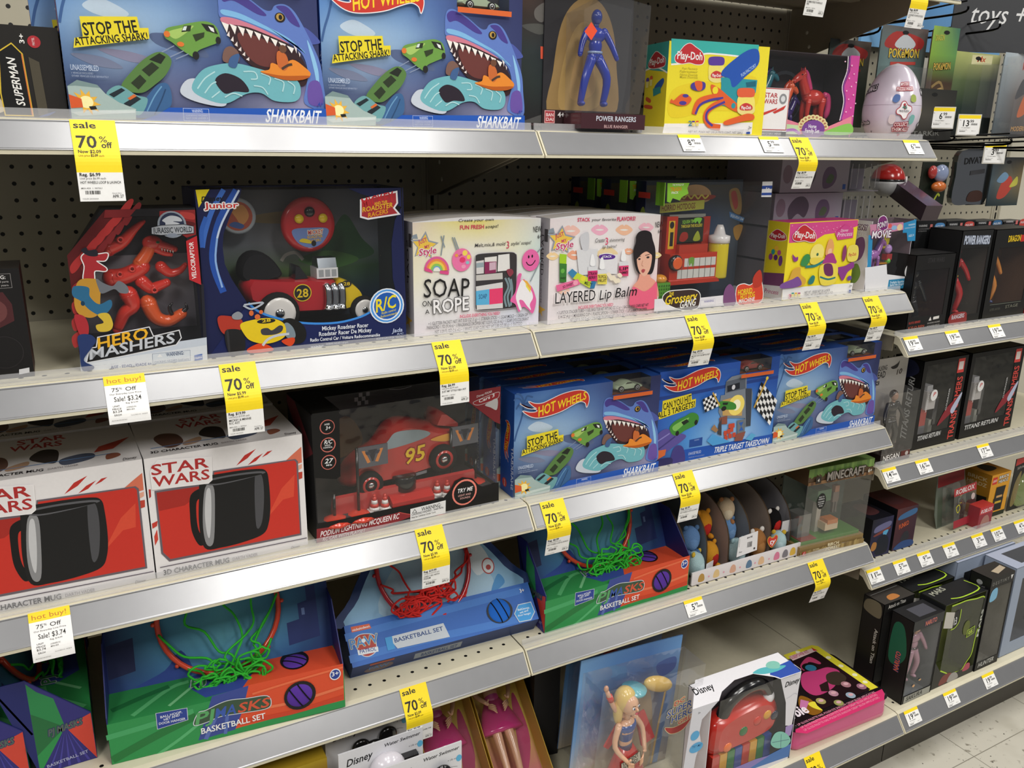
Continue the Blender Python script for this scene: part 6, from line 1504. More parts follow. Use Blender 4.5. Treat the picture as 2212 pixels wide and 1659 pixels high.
# ================================================================== blue shark boxes
FW, FH, FD = 11.85, 7.4, 1.95
def shark_box(name, label, at, yaw, art, base, carcol, group):
    t = thing(name, label, 'toy box', at, yaw, group); b = MB(); x0, x1, z0 = 7.72, 10.98, 6.38; yc = 1.25
    cut_front(b, FW, FH, base, x0, x1, z0)
    for f in ([(0,0,0),(0,FD,0),(0,FD,FH),(0,0,FH)], [(FW,0,0),(FW,FD,0),(FW,FD,FH),(FW,0,FH)], [(0,FD,0),(FW,FD,0),(FW,FD,FH),(0,FD,FH)], [(0,0,0),(FW,0,0),(FW,FD,0),(0,FD,0)],
              [(0,0,FH),(x0,0,FH),(x0,FD,FH),(0,FD,FH)], [(x1,0,FH),(FW,0,FH),(FW,FD,FH),(x1,FD,FH)], [(x0,yc,FH),(x1,yc,FH),(x1,FD,FH),(x0,FD,FH)]): b.add(f, [(0,1,2,3)], '2350a4')
    b.box(x0, x1, 0, yc, z0-.04, z0, '7a4428'); b.add([(x0,yc,z0),(x1,yc,z0),(x1,yc,FH),(x0,yc,FH)], [(0,1,2,3)], '24222a'); b.add([(x0,0,z0),(x0,yc,z0),(x0,yc,FH),(x0,0,FH)], [(0,1,2,3)], '24304c'); b.add([(x1,0,z0),(x1,yc,z0),(x1,yc,FH),(x1,0,FH)], [(0,1,2,3)], '24304c')
    ops = list(art); g = ops[0]; W, H = g[3], g[4]; R_ = g[5]; nr = len(R_)-1; nc = len(R_[0])-1
    def colr(u, v):
        fx = min(max(u/W, 0), .9999)*nc; fy = min(max(v/H, 0), .9999)*nr; i = int(fx); j = int(fy); fx -= i; fy -= j
        A, B, C_, D_ = (lin(R_[j+q][i+p]) for q in (0, 1) for p in (0, 1)); return [(A[k]*(1-fx)+B[k]*fx)*(1-fy)+(C_[k]*(1-fx)+D_[k]*fx)*fy for k in range(3)]
    xs = sorted(set([FW*i/16 for i in range(17)]+[x0, x1])); zs = sorted(set([FH*i/14 for i in range(15)]+[z0]))
    for i in range(len(xs)-1):
        for j in range(len(zs)-1):
            if xs[i] >= x0-1e-4 and xs[i+1] <= x1+1e-4 and zs[j] >= z0-1e-4: continue
            q = [(xs[i],zs[j]),(xs[i+1],zs[j]),(xs[i+1],zs[j+1]),(xs[i],zs[j+1])]; b.add([(p[0],-.002,p[1]) for p in q], [(0,1,2,3)], base, 'card', False, [colr(*p) for p in q])
    k = b.art(ops[1:], FRONT, 'card', 1, su=FW/W, sv=FH/H)
    b.art([('p', 'd8642c', [x0-.05, z0-.28, x1+.05, z0-.28, x1+.05, z0, x0-.05, z0])], FRONT, 'card', k)
    b.art(LOGO4, lambda u, v, w: (u, v, FH+w), 'card', 0, du=.7, dv=-1.9, su=.95, sv=.48)
    fr = plane((0, 1.55, 1.9), (0, 0, 1), (0, 1, 0)); b.art(LOGO4, lambda u, v, w: (-w, 1.75-(v-5.0)*.55, 2.2+u*.55), 'card', 0)
    b.art([('t', 'c8d4ec', 'SHARKBAIT' if art is ART['shark'] else 'TRIPLE TARGET', .5, 1.55, 3.6, 1.55, .34, 'bi'), ('e', 'c83a34', .7, .6, .33, .33), ('t', 'f4e4e4', 'MATTEL', .45, .55, .95, .55, .14, 'b')], lambda u, v, w: (-w, FD-v if False else 1.9-v, u), 'card')
    part(b, 'carton', t)
    pb = MB(); pb.add([(x0,.0,z0),(x1,.0,z0),(x1,.0,FH),(x0,.0,FH)], [(0,1,2,3)], 'ffffff', 'film'); pb.add([(x0,0,FH),(x1,0,FH),(x1,yc,FH),(x0,yc,FH)], [(0,1,2,3)], 'ffffff', 'film'); part(pb, 'window', t, 'clear plastic window over the small car')
    little_car(t, (x0+.45, .3, z0+.02), 2.3, carcol); return t
LOGO4 = [o for o in ART['shark'][-4:]]
zs3 = ZT[2]+.02; G3 = 'blue car track boxes on the third shelf'
C0 = shark_box('playset_box', 'front blue shark box on the third shelf, beside the black race car box', (27.02, -14.43, zs3), -1.6, ART['shark'], '34507c', 'a8b89c', G3)
T0 = shark_box('playset_box', 'blue box with tower, checkered flags and orange barrels, between two shark boxes', (39.25, -14.2, zs3), -.8, ART['target'], '2a60bc', '8c2c28', G3)
again(C0, 'blue shark car track box at the right end of the third shelf', (51.15, -14.24, zs3), -1.2)
for i, y in enumerate((-12.15, -9.9, -7.65)): again(C0, ['shark box directly behind the left front shark box on the third shelf', 'third shark box in the left file on the third shelf', 'rearmost shark box in the left file on the third shelf'][i], (26.85-.15*i, y, zs3), -1.2)
for i, y in enumerate((-11.95, -9.7)): again(T0, ['blue tower box directly behind the front checkered flag box', 'rearmost blue tower box behind the checkered flag box'][i], (39.15+.1*i, y, zs3), -.6)
for i, y in enumerate((-11.95, -9.7)): again(C0, ['shark box directly behind the one at the right end of the third shelf', 'rearmost shark box at the right end of the third shelf'][i], (51.2, y, zs3), -.8)
zs1 = ZT[0]+.02
again(C0, 'large blue shark box at the upper left of the top shelf', (3.02, -14.75, zs1), 0, group='blue shark boxes on the top shelf'); again(C0, 'large blue shark box on the top shelf beside the dark blister pack', (15.0, -14.75, zs1), -.3, group='blue shark boxes on the top shelf')
again(C0, 'shark box peeking out behind the upper left one', (1.95, -12.6, zs1), 0, group='blue shark boxes on the top shelf')

# ================================================================== white mug boxes
MW, MH, MD = 8.42, 7.0, 6.1
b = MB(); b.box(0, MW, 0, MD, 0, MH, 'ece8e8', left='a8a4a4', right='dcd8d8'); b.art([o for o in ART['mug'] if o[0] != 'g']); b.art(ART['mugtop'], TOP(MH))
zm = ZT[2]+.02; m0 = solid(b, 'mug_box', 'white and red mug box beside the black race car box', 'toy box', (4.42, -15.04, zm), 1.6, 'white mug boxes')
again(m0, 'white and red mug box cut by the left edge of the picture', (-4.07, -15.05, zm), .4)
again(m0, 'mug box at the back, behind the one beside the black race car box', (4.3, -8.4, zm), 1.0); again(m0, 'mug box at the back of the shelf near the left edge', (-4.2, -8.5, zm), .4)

# ================================================================== red dinosaur box
zs2 = ZT[1]+.02
t = thing('toy_box', 'red dinosaur window box with a cut corner and white dinosaur emblem', 'toy box', (2.08, -14.28, zs2), -2)
W, H, D = 6.1, 7.95, 2.3; cut = [(0,0),(W,0),(W,H),(1.75,H),(.12,5.6)]
b = MB(); b.slab(cut, -D, -D+.06, '2c2a30'); N = len(cut)
for i in range(N):
    p, q = cut[i], cut[(i+1) % N]; b.add([(p[0],0,p[1]),(q[0],0,q[1]),(q[0],D,q[1]),(p[0],D,p[1])], [(0,1,2,3)], '17161a' if i != 0 else 'c8ccd4')
b.art([('g', .2, 1.4, 5.9, 5.4, [['58545c']*3, ['8c888e', '7c787e', '6c686e'], ['4c4a52', '8a868c', '747076']])], lambda u, v, w: (u, D-.07-w, v)); b.art(ART['dino']); part(b, 'carton', t)
pb = MB(); pb.add([(p[0], .004, p[1]) for p in cut], [(0,1,2,3,4)], 'ffffff', 'film'); part(pb, 'window', t, 'clear plastic window with creases')
RED = 'd8382c'; ORG = 'e05c2c'
def dino_piece(nm_, pts, r, c=RED, holes=()):
    b = MB(); limb(b, pts, r, c, 'gloss')
    for hx, hz in holes: b.lathe([(.16,0),(.18,.12),(.08,.12),(.08,.02)], c, 'gloss', (hx, 1.0, hz), 'y', 12); b.lathe([(.08,.02),(.06,.1)], '701814', 'matte', (hx, 1.0, hz), 'y', 10)
    part(b, nm_, t, 'red plastic dinosaur piece')
y = 1.3
dino_piece('tail_piece', [(1.9,y,5.9),(2.6,y,6.2),(3.2,y,6.8),(3.7,y,7.2)], [.42,.1], RED, [(2.5, 6.35)])
b = MB(); limb(b, [(3.3,y,5.05),(3.65,y,5.5),(3.9,y,5.95)], [.36,.3], ORG); b.ball((4.0,y,6.1), (.5,.36,.38), RED); limb(b, [(4.1,y,6.05),(4.6,y,5.9),(5.05,y,5.75)], [.3,.17], RED); limb(b, [(4.1,y,5.8),(4.5,y,5.55),(4.85,y,5.45)], [.2,.1], RED)
b.ball((4.25,y-.33,6.15), (.09,.05,.07), '1c7c3c'); b.ball((4.25,y-.37,6.15), .04, '101010')
for k in range(5): b.lathe([(.045,0),(.005,-.14)], 'f0e8dc', 'gloss', (4.42+k*.13, y-.2, 5.82-k*.035), 'z', 6)
part(b, 'head_piece', t, 'dinosaur head with open jaws')
dino_piece('torso_piece', [(1.9,y,4.4),(2.5,y,4.45),(3.1,y,4.7),(3.4,y,4.9)], [.45,.4], RED, [(2.3,4.6),(2.9,4.85)])
dino_piece('arm_piece', [(3.3,y,4.15),(3.7,y,3.75),(4.1,y,3.85),(4.5,y,4.0)], [.35,.22], RED, [(3.85,3.7)]); dino_piece('arm_piece', [(4.3,y,4.85),(4.7,y,4.5),(5.2,y,4.6),(5.5,y,4.9)], [.3,.12])
dino_piece('leg_piece', [(2.6,y,3.5),(2.75,y,2.9),(2.3,y,2.5),(1.9,y,1.7)], [.45,.26]); dino_piece('leg_piece', [(3.5,y,3.0),(3.8,y,2.2),(4.4,y,1.95),(5.1,y,2.3)], [.42,.28], ORG)
for q in ([(4.6,y-.1,2.3),(4.5,y-.15,2.7),(4.7,y-.15,2.95)], [(5.1,y-.1,2.4),(5.35,y-.15,2.6),(5.3,y-.15,2.9)]): b = MB(); b.tube(catmull(q, 3, False), [.12,.12,.11,.1,.08,.05,.01], '1a1718'); part(b, 'claw', t, 'black claw')

# ================================================================== roadster radio control box
t = thing('toy_box', 'navy radio control roadster window box with yellow corner and big red car', 'toy box', (8.24, -14.32, zs2), .7)
W, H, D = 11.35, 8.8, 4.2; b = MB(); shell(b, W, D, H, .06, '141a44', '30363c', top=False)
b.box(0, W, 3.4, D, H-.06, H, '141a44'); b.art([('g', 0, .6, W, H-.1, [['14141c', '1c2430', '2c3040'], ['24403c', '2c3c34', '204058'], ['3c5c34', '4c6434', '2c5434'], ['747c84', '8a8c90', '6c7480'], ['50545c', '6c6c70', '565c68'], ['30343c', '484440', '34384a']]), ('b', '2f5a34', [7.6,4.6,8.6,6.4,9.3,7.0,10.2,5.6,11,4.6,9.3,4.2]), ('b', '4c7a3c', [6.2,4.4,8,4.9,10,4.3,8.2,3.8]), ('b', '8a7850', [3,6.9,5.5,7.3,7.5,7.0,5.2,6.6]), ('l', 'b0aca0', .2, [5.2,4.4,5.5,4.75,6.1,4.85,6.5,4.4])], lambda u, v, w: (u, D-.065-w, v))
b.box(.4, W-.4, .3, D-.1, .06, .9, '16161a'); b.art(ART['road']); part(b, 'carton', t); pane(t, W-.05, .05, H-.02, x0=.05, top=3.4)
# controller
ct = bpy.data.objects.new('controller', None); col.objects.link(ct); ct.parent = t; ct['label'] = 'round red remote control with two yellow buttons'
b = MB(); b.lathe([(1.3,0),(1.55,.1),(1.6,.35),(1.5,.55),(1.25,.6),(.01,.6)], 'b8282c', 'gloss', (6.55, 3.2, 6.6), 'y', 40); part(b, 'controller_body', ct)
b = MB(); b.ball((6.6,2.6,7.35), (.32,.2,.3), '1a1a1c'); part(b, 'joystick', ct)
for x in (5.95, 7.35): b = MB(); b.lathe([(.26,0),(.26,.14),(.01,.15)], 'ecc828', 'gloss', (x, 2.62, 6.98), 'y', 18); part(b, 'button', ct)
b = MB(); fr = lambda u, v, w: (u, 2.585-w, v); b.art([('b', '6c84bc', [5.55,6.35,6.6,6.45,7.65,6.35,7.4,5.7,6.9,5.35,6.3,5.35,5.75,5.7]), ('o', 'f0e8d0', .03), ('t', 'b8303c', 'MICKEY', 6.45, 6.05, 7.35, 6.1, .26, 'b'), ('t', 'e8b838', 'ROADSTER', 6.4, 5.82, 7.3, 5.88, .17, 'b'), ('t', 'e8b838', 'RACERS', 6.5, 5.62, 7.2, 5.67, .15, 'b'), ('b', 'd8c028', [5.9,5.7,6.2,5.6,6.6,5.55,6.5,5.75,6.1,5.85]), ('e', '181818', 6.75, 5.55, .14, .17)], fr); part(b, 'decal', ct)
b = MB(); b.lathe([(.95,0),(1.0,.05),(1.0,.2),(.9,.25),(.01,.22)], '9aa2ac', 'gloss', (2.6, 3.0, 7.2), 'y', 32); b.art([('e', 'b05038', 2.6, 7.2, .8, .8), ('b', 'd09050', [2.2,7.7,2.9,7.8,3.2,7.2,2.8,6.7,2.5,7.1]), ('b', '405c9c', [2.1,6.7,2.7,6.5,2.9,6.7,2.4,6.9])], lambda u, v, w: (u, 2.74-w, v)); part(b, 'picture_disc', t, 'round picture disc with grey rim')
# the car
car = bpy.data.objects.new('toy_roadster', None); col.objects.link(car); car.parent = t; car['label'] = 'red toy roadster with yellow nose and number 28'
b = MB(); bulge(b, [(2.3,2.7),(2.2,3.5),(2.5,3.95),(4.3,3.75),(5.0,3.7),(6.2,3.7),(7.6,3.55),(7.9,3.0),(7.9,1.75),(7.0,1.65),(4.0,1.75)], 1.2, 3.1, 'b4242c'); part(b, 'car_body', car)
b = MB(); bulge(b, catmull([(7.7,3.45),(8.4,3.4),(9.0,2.9),(9.2,2.4),(8.8,1.9),(7.7,1.8)], 3), 1.15, 3.1, 'e4c31c'); part(b, 'nose', car)
b = MB(); b.art([('e', '16161a', 8.15, 3.3, .3, .2), ('t', 'e4c31c', '28', 7.95, 3.22, 8.35, 3.2, .2, 'b')], lambda u, v, w: (u, 1.1-w, v)); b.art([('e', 'e4c31c', 5.55, 2.95, .52, .5), ('e', '16161a', 5.55, 2.95, .47, .45), ('t', 'e4c31c', '28', 5.22, 2.7, 5.88, 2.7, .5, 'b')], lambda u, v, w: (u, 1.16-w, v)); part(b, 'number_disc', car)
for x, z, r in ((4.1,1.95,1.15), (9.1,1.75,.78)): b = MB(); wheel(b, x, 1.1, z, r, .7, 'a8242c', 'e8e4e0'); part(b, 'wheel', car)
for x, z, r in ((4.3,2.1,1.05), (8.6,2.2,.75)): b = MB(); wheel(b, x, 3.3, z, r, .6, 'a8242c', 'e8e4e0'); part(b, 'wheel', car)
b = MB(); b.box(6.5, 7.75, 1.4, 2.7, 3.65, 4.25, 'e8e8ea', 'gloss')
for k in range(3): b.box(6.62+k*.38, 6.9+k*.38, 1.38, 1.42, 3.75, 4.15, 'a0a4a8', 'gloss')
b.prism([(1.4,4.25),(1.6,4.8),(2.5,4.8),(2.7,4.25)], 6.6, 7.7, '8c9298', 'chrome'); part(b, 'engine', car, 'white and silver engine block')
for k in range(3): b = MB(); b.tube(catmull([(6.95+k*.42,1.2,3.3),(7.0+k*.42,1.0,3.0),(7.0+k*.42,.95,2.5),(6.95+k*.42,.95,2.1),(6.9+k*.42,.85,1.85)], 3, False), [.2]*9+[.22,.24,.26,.28], 'c4c6ca', 'chrome', 12); part(b, 'exhaust_pipe', car)
b = MB(); bulge(b, [(5.2,3.6),(5.3,4.5),(5.6,4.4),(6.1,3.65)], 1.5, 2.9, '1c1c20'); part(b, 'windscreen', car)
b = MB(); bulge(b, catmull([(2.4,3.7),(2.3,4.7),(2.9,5.3),(3.7,5.2),(4.4,4.5),(4.5,3.8)], 3), 1.4, 3.0, '17171a', 'matte'); part(b, 'seat', car, 'large black rear shell of the car')

# ================================================================== white soap and lip balm kits
def kit(name, label, at, yaw, art, W, H, D, side, arch, group, toptext):
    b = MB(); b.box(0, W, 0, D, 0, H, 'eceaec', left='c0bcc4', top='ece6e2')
    b.art(art, FRONT, su=1, sv=1); b.art([('t', '343034', side[0], .8, D*.5-.2, 3.4, D*.5-.2, .34, ''), ('t', '8c8890', side[1], 3.7, D*.5-.1, 5.2, D*.5-.1, .2, ''), ('b', 'e8b848', [5.6,.3,5.8,.7,6.1,.6,5.9,.9,6.0,1.3,5.7,1.0,5.4,1.2,5.5,.8]), ('p', '4c484c', [.4,.2,1.2,.2,1.2,.6,.4,.6])], lambda u, v, w: (-w, v, H-.3-u))
    b.art([('b', arch, [W*.2,D*.2,W*.5,D*.1,W*.7,D*.3,W*.75,D*.8,W*.5,D*.95,W*.25,D*.7]), ('t', 'd83464', toptext[0], W*.1, D*.3, W*.26, D*.3, D*.3, 'b'), ('t', '343034', toptext[1], W*.28, D*.3, W*.56, D*.3, D*.25, 'i'), ('t', 'd83464', toptext[2], W*.58, D*.3, W*.85, D*.3, D*.3, 'b')], TOP(H))
    # bowed upper lid: front edge of the lid arches upward
    top = [(W*i/12, H+.22*math.sin(math.pi*i/12)) for i in range(13)]
    b.slab([(0, H-.02)]+top+[(W, H-.02)], -.06, .004, 'eceaec'); b.slab([(0, H-.02)]+top+[(W, H-.02)], -D, -D+.06, 'e4e0e0')
    b.add([(x, 0, z) for x, z in top]+[(x, D, z) for x, z in top], [(i, i+1, i+14, i+13) for i in range(12)], 'e6e0dc', 'card')
    return solid(b, name, label, 'toy box', at, yaw, group)
GK = 'white craft kits on the second shelf'
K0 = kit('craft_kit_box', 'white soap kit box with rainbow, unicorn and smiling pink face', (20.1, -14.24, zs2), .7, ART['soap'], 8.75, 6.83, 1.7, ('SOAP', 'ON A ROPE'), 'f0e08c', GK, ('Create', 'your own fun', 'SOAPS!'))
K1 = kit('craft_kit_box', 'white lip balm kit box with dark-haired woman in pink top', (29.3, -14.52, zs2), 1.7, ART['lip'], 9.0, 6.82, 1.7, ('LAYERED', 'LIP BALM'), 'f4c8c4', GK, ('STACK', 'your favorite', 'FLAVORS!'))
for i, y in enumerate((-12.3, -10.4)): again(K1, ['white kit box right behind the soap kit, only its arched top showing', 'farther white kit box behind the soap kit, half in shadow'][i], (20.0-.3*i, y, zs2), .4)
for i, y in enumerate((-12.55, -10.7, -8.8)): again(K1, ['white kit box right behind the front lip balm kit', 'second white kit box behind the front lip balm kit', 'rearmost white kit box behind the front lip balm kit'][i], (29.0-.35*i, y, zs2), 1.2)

# ================================================================== hot dog machine boxes
def gross_box(label, at, yaw, full=True):
    t = thing('toy_box', label, 'toy box', at, yaw, 'clear-front hot dog machine boxes'); W, H, D = 10.2, 8.95, 3.1
    b = MB(); shell(b, W, D, H, .05, '2c3440', '303a48', top=False, left=False, right=False); b.art(ART['grossback'], lambda u, v, w: (u if u > 0 else .05, D-.06-w, v)); 
    b.box(0, .06, 0, D, 0, 1.2, 'd8d4dc'); b.box(W-.06, W, 0, D, 0, .8, 'd8d4dc'); b.box(0, .05, 2.0, D, 4.5, H, '1c2448'); b.box(0, .05, 0, .9, 7.4, H, '8cc83c')
    b.art([('p', 'c83c34', [.3,7.8,1.6,7.8,1.6,8.2,.3,8.2]), ('b', '8c9c3c', [.5,4.9,1.3,4.9,1.2,6.6,.9,7.2,.55,6.6])], lambda u, v, w: (-w, D-u, v)); b.art(ART['gross']); part(b, 'carton', t)
    pane(t, W, .05, H, top=D, D=D, side=(0, W))
    if full:
        b = MB(); b.box(1.75, 6.3, 1.0, 2.9, 1.8, 3.9, 'c0361f', 'gloss'); b.prism([(.9,1.7),(.9,2.0),(1.2,2.1),(1.2,1.7)], 1.7, 6.5, 'c0361f', 'gloss'); b.box(1.75, 2.75, 1.6, 2.9, 3.9, 6.5, 'c0361f', 'gloss'); b.box(5.4, 6.1, 1.9, 2.9, 3.9, 6.4, 'a82c1a', 'gloss')
        b.box(2.7, 5.4, 1.2, 2.2, 3.9, 4.5, 'b83a24', 'gloss'); b.box(2.2, 5.6, 1.9, 2.9, 6.35, 6.6, '8c8c84', 'gloss'); b.art([('p', 'd0d0cc', [2.5,2.1,6.1,2.1,6.1,2.75,2.5,2.75]), ('p', 'd0d0cc', [3.1,2.95,6.1,2.95,6.1,3.55,3.1,3.55])]+[('l', '5c5c58', .04, [2.9+i*.55,2.1,2.9+i*.55,3.55]) for i in range(6)]+[('b', '70a040', [3.5,3.55,3.6,3.0,3.75,3.2,3.9,2.9,4.0,3.55])], lambda u, v, w: (u, 1.0-w, v)); b.art([('p', 'e0b428', [1.95,4.2,2.5,4.2,2.5,6.2,1.95,6.2]), ('e', '201c1c', 2.22, 5.9, .2, .25), ('p', '201c1c', [2.1,4.4,2.4,4.4,2.4,5.4,2.1,5.4])], lambda u, v, w: (u, 1.6-w, v)); part(b, 'machine_body', t, 'red toy cooking machine with white tiled front')
        b = MB(); b.lathe([(.55,0),(.6,.2),(.5,.35),(.01,.36)], '1c1a1a', 'gloss', (2.15, 1.0, 3.3), 'y', 22); b.lathe([(.44,.36),(.44,.4),(.34,.4)], 'e0602c', 'gloss', (2.15, 1.0, 3.3), 'y', 22); part(b, 'crank', t, 'black turning crank with orange ring')
        b = MB(); b.lathe([(.72,0),(.75,.1),(.75,2.5),(.7,2.6)], 'd8c428', 'gloss', (6.75, 1.5, 1.9), 'z', 24); part(b, 'sauce_bottle', t, 'yellow sauce bottle')
        b = MB(); b.lathe([(.8,0),(.8,.5),(.45,.6),(.3,1.1),(.2,1.3),(.01,1.3)], 'ece8e8', 'gloss', (6.75, 1.5, 4.5), 'z', 24); part(b, 'bottle_cap', t, 'white bottle cap')
        b = MB(); b.art([('p', '9c9c38', [1.15,6.75,5.25,6.95,5.25,7.6,1.15,7.4]), ('t', '6a3418', 'HORRID HOTDOGS', 1.3, 6.88, 4.4, 7.02, .42, 'b'), ('p', '1c2818', [2.8,4.6,5.35,4.6,5.35,6.3,2.8,6.3]), ('t', '8cc83c', "SQUISH 'EM", 3.3, 5.95, 4.4, 6.0, .24, 'b'), ('t', 'd8c838', 'THROUGH THE ROLLERS!', 3.2, 5.65, 5.2, 5.7, .22, 'b'), ('b', 'a02c20', [3.1,4.8,3.3,5.3,3.8,5.3,3.9,4.9,3.5,4.65]), ('b', 'a0b030', [4.4,4.8,4.8,5.4,5.1,4.8,4.7,4.65]), ('b', '78c040', [4.4,6.3,4.5,5.95,4.7,6.1,4.9,5.9,5.1,6.3])], lambda u, v, w: (u, 1.75-w, v)); part(b, 'sign_board', t, 'printed sign boards on the machine')
        b = MB(); b.box(.35, 1.5, .5, 1.6, .8, 2.0, '5c9c34', 'gloss'); b.art([('e', '2c5c1c', .5+(i % 5)*.22, 1.05+(i//5)*.25, .05, .06) for i in range(20)], lambda u, v, w: (u, .5-w, v)); part(b, 'fry_basket', t, 'green basket'); b = MB(); b.ball((.9,1.0,2.2), (.55,.5,.35), 'd8902c'); part(b, 'toy_bun', t, 'orange toy bun')
    return t
gross_box('clear-front hot dog machine box beside the lip balm kit', (38.33, -14.46, zs2), 1)
gross_box('clear-sided hot dog machine box directly behind the front one', (37.6, -11.2, zs2), .5, False); gross_box('rearmost clear-sided hot dog machine box near the pegboard', (37.0, -8.0, zs2), .5, False)

# ================================================================== modelling dough boxes
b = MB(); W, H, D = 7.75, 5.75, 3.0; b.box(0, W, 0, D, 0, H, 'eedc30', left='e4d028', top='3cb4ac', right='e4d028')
b.art([('p', '3a9c98', [0,H-1.55,D,H-1.9,D,H,0,H]), ('l', 'f0f0ea', .1, [0,H-1.6,D*.5,H-1.5,D,H-1.95])], SIDE_L(D)); b.art([('o','f2eeee',.04), ('b', 'b02a34', [.4,4.35,.5,4.7,1.1,5.15,1.5,5.2,2.1,4.95,2.6,4.7,2.6,4.3,2.0,4.2,1.0,4.2]), ('t', 'f0eeee', 'Play-Doh', .55, 4.4, 2.5, 4.48, .42, 'b'), ('b', '2454a0', [1.4,3.0,2.4,3.5,2.6,3.2,1.7,2.5]), ('p', '2c8c90', [1.3,2.4,2.3,2.6,2.2,3.0,1.2,2.9]), ('b', 'c8502c', [.3,2.2,.9,2.0,1.0,2.2,.4,2.4]), ('b', 'c8502c', [.2,1.7,1.2,1.6,1.2,1.8,.2,1.9]), ('e', '5c3c9c', .4, 3.5, .22, .15), ('e', 'd85838', .9, 3.6, .2, .15), ('p', 'e8dc8c', [.25,3.0,.55,3.0,.6,3.4,.2,3.4]), ('p', 'e8dc8c', [.75,3.1,1.05,3.1,1.08,3.5,.72,3.5])], SIDE_L(D), k=3)
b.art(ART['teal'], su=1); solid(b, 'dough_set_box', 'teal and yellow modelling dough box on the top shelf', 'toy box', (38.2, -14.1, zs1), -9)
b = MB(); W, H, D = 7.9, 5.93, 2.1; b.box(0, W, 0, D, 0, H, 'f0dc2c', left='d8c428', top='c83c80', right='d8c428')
b.art([('p', 'd0ccd0', [0,0,D,0,D,1.1,0,.95]), ('p', '6c3c60', [0,.95,D,1.1,D,2.1,0,1.9]), ('t', 'b03878', 'Princess', .3, .35, 1.7, .4, .36, 'i'), ('o','f2eeee',.03), ('b', 'b02a34', [.3,4.6,.4,4.95,.9,5.3,1.3,5.25,1.8,5.0,1.9,4.65,1.2,4.5]), ('t', 'f0eeee', 'Play-Doh', .42, 4.68, 1.8, 4.72, .34, 'b'), ('e', '8c3c8c', .6, 3.2, .2, .25), ('e', '5c2c6c', 1.1, 3.2, .2, .22), ('e', '6c3c7c', 1.6, 3.0, .2, .4), ('e', 'e8b43c', 1.1, 3.9, .2, .2), ('e', '2c9494', .8, 3.6, .18, .2), ('e', 'b84880', 1.4, 3.6, .18, .2)], SIDE_L(D)); b.art(ART['pink'])
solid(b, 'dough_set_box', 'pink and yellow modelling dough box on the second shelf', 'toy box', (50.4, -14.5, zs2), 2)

# ================================================================== pony window box and the clear-ended boxes behind it
t = thing('toy_box', 'small pony window box with blue corner at the right end of the second shelf', 'toy box', (59.9, -14.33, zs2), 3)
W, H, D = 5.6, 5.73, 1.9; b = MB(); shell(b, W, D, H, .05, 'd8d4dc', '6c5c64', top=False, left=True); b.art([('b', '7c5480', [.3,2.4,.5,4.0,1.2,4.4,1.5,3.6,1.2,2.6]), ('b', '7c9c50', [.2,.8,.4,1.8,1.0,2.2,1.4,1.4,1.0,.6]), ('o', '5c2460', .05), ('t', 'f0ecf0', 'PONY', .4, 5.0, 1.5, 5.0, .4, 'b'), ('t', 'e4e0e8', 'MOVIE', .3, 4.5, 1.6, 4.5, .4, 'b')], SIDE_L(D)); b.art(ART['pony']); part(b, 'carton', t); pane(t, W, .1, H-.05, top=D-.1)
horse(t, (1.9, .95, 1.3), 2.9, 'a86cb4', '4c3478', 1, 'purple toy horse')
b = MB(); b.lathe([(.5,-.06),(.62,0),(.5,.06)], 'd8c834', 'gloss', (3.6, 1.1, 4.0), 'y', 20, 1, 1.3); part(b, 'hand_mirror', t, 'yellow oval mirror frame')
b = MB(); b.box(2.6, 4.0, .8, 1.4, 2.0, 2.1, 'd09030', 'gloss'); 
for x in (2.7, 3.8): b.box(x, x+.12, .9, 1.3, 1.0, 2.0, 'd09030', 'gloss')
part(b, 'small_table', t, 'orange toy table'); b = MB(); b.ball((4.0,1.0,3.2), (.4,.3,.4), 'b890d0'); b.box(3.7, 4.4, .8, 1.3, 2.3, 2.8, 'b03c3c', 'gloss'); b.ball((4.0,.9,2.2), .25, '6ab83c'); part(b, 'accessories', t)
def end_box(label, at, yaw):
    t = thing('toy_box', label, 'toy box', at, yaw, 'stacked grey boxes with clear ends'); W, H, D = 11.4, 2.5, 6
    b = MB(); b.box(0, 7.6, 0, D, 0, H, '8a8490', top='787280'); b.box(7.6, W, D-.1, D, 0, H, '6c6672'); b.box(7.6, W, 0, D, 0, .05, '8a8490'); b.box(9, 10.6, 1, D-.5, .1, 1.8, '6c6070', 'gloss')
    b.art([('b', '4c4450', [1.8,.4,1.5,1.3,2.2,2.1,3.2,2.2,3.8,1.5,3.4,.6,2.6,.9]), ('b', '5c4c64', [4.8,.3,4.6,1.2,5.0,1.9,5.8,1.9,6.2,1.2,5.8,.5]), ('b', '4c5c44', [5.0,.8,5.4,1.4,5.9,1.2,5.6,.7]), ('p', '2c4c90', [7.0,.2,7.35,.2,7.35,.6,7.0,.6]), ('e', '70606c', .7, 1.4, .5, .7)]); part(b, 'carton', t)
    pb = MB(); pb.add([(7.6,0,.04),(W,0,.04),(W,0,H),(7.6,0,H)], [(0,1,2,3)], 'ffffff', 'blister'); pb.add([(7.6,0,H),(W,0,H),(W,D,H),(7.6,D,H)], [(0,1,2,3)], 'ffffff', 'blister'); pb.add([(W,0,.04),(W,D,.04),(W,D,H),(W,0,H)], [(0,1,2,3)], 'ffffff', 'blister'); 
    for k in range(5): pb.box(7.9+k*.75, 7.95+k*.75, -.02, .02, .3, H-.3, 'ffffff', 'frost')
    part(pb, 'clear_end', t, 'clear plastic end'); return t
e0 = end_box('grey box with clear ribbed end, upper of the pair behind the pony box', (51.6, -12.0, zs2+7.95), 0); again(e0, 'grey box with clear ribbed end, under the top one of its stack', (51.2, -12.0, zs2+5.4), 0)
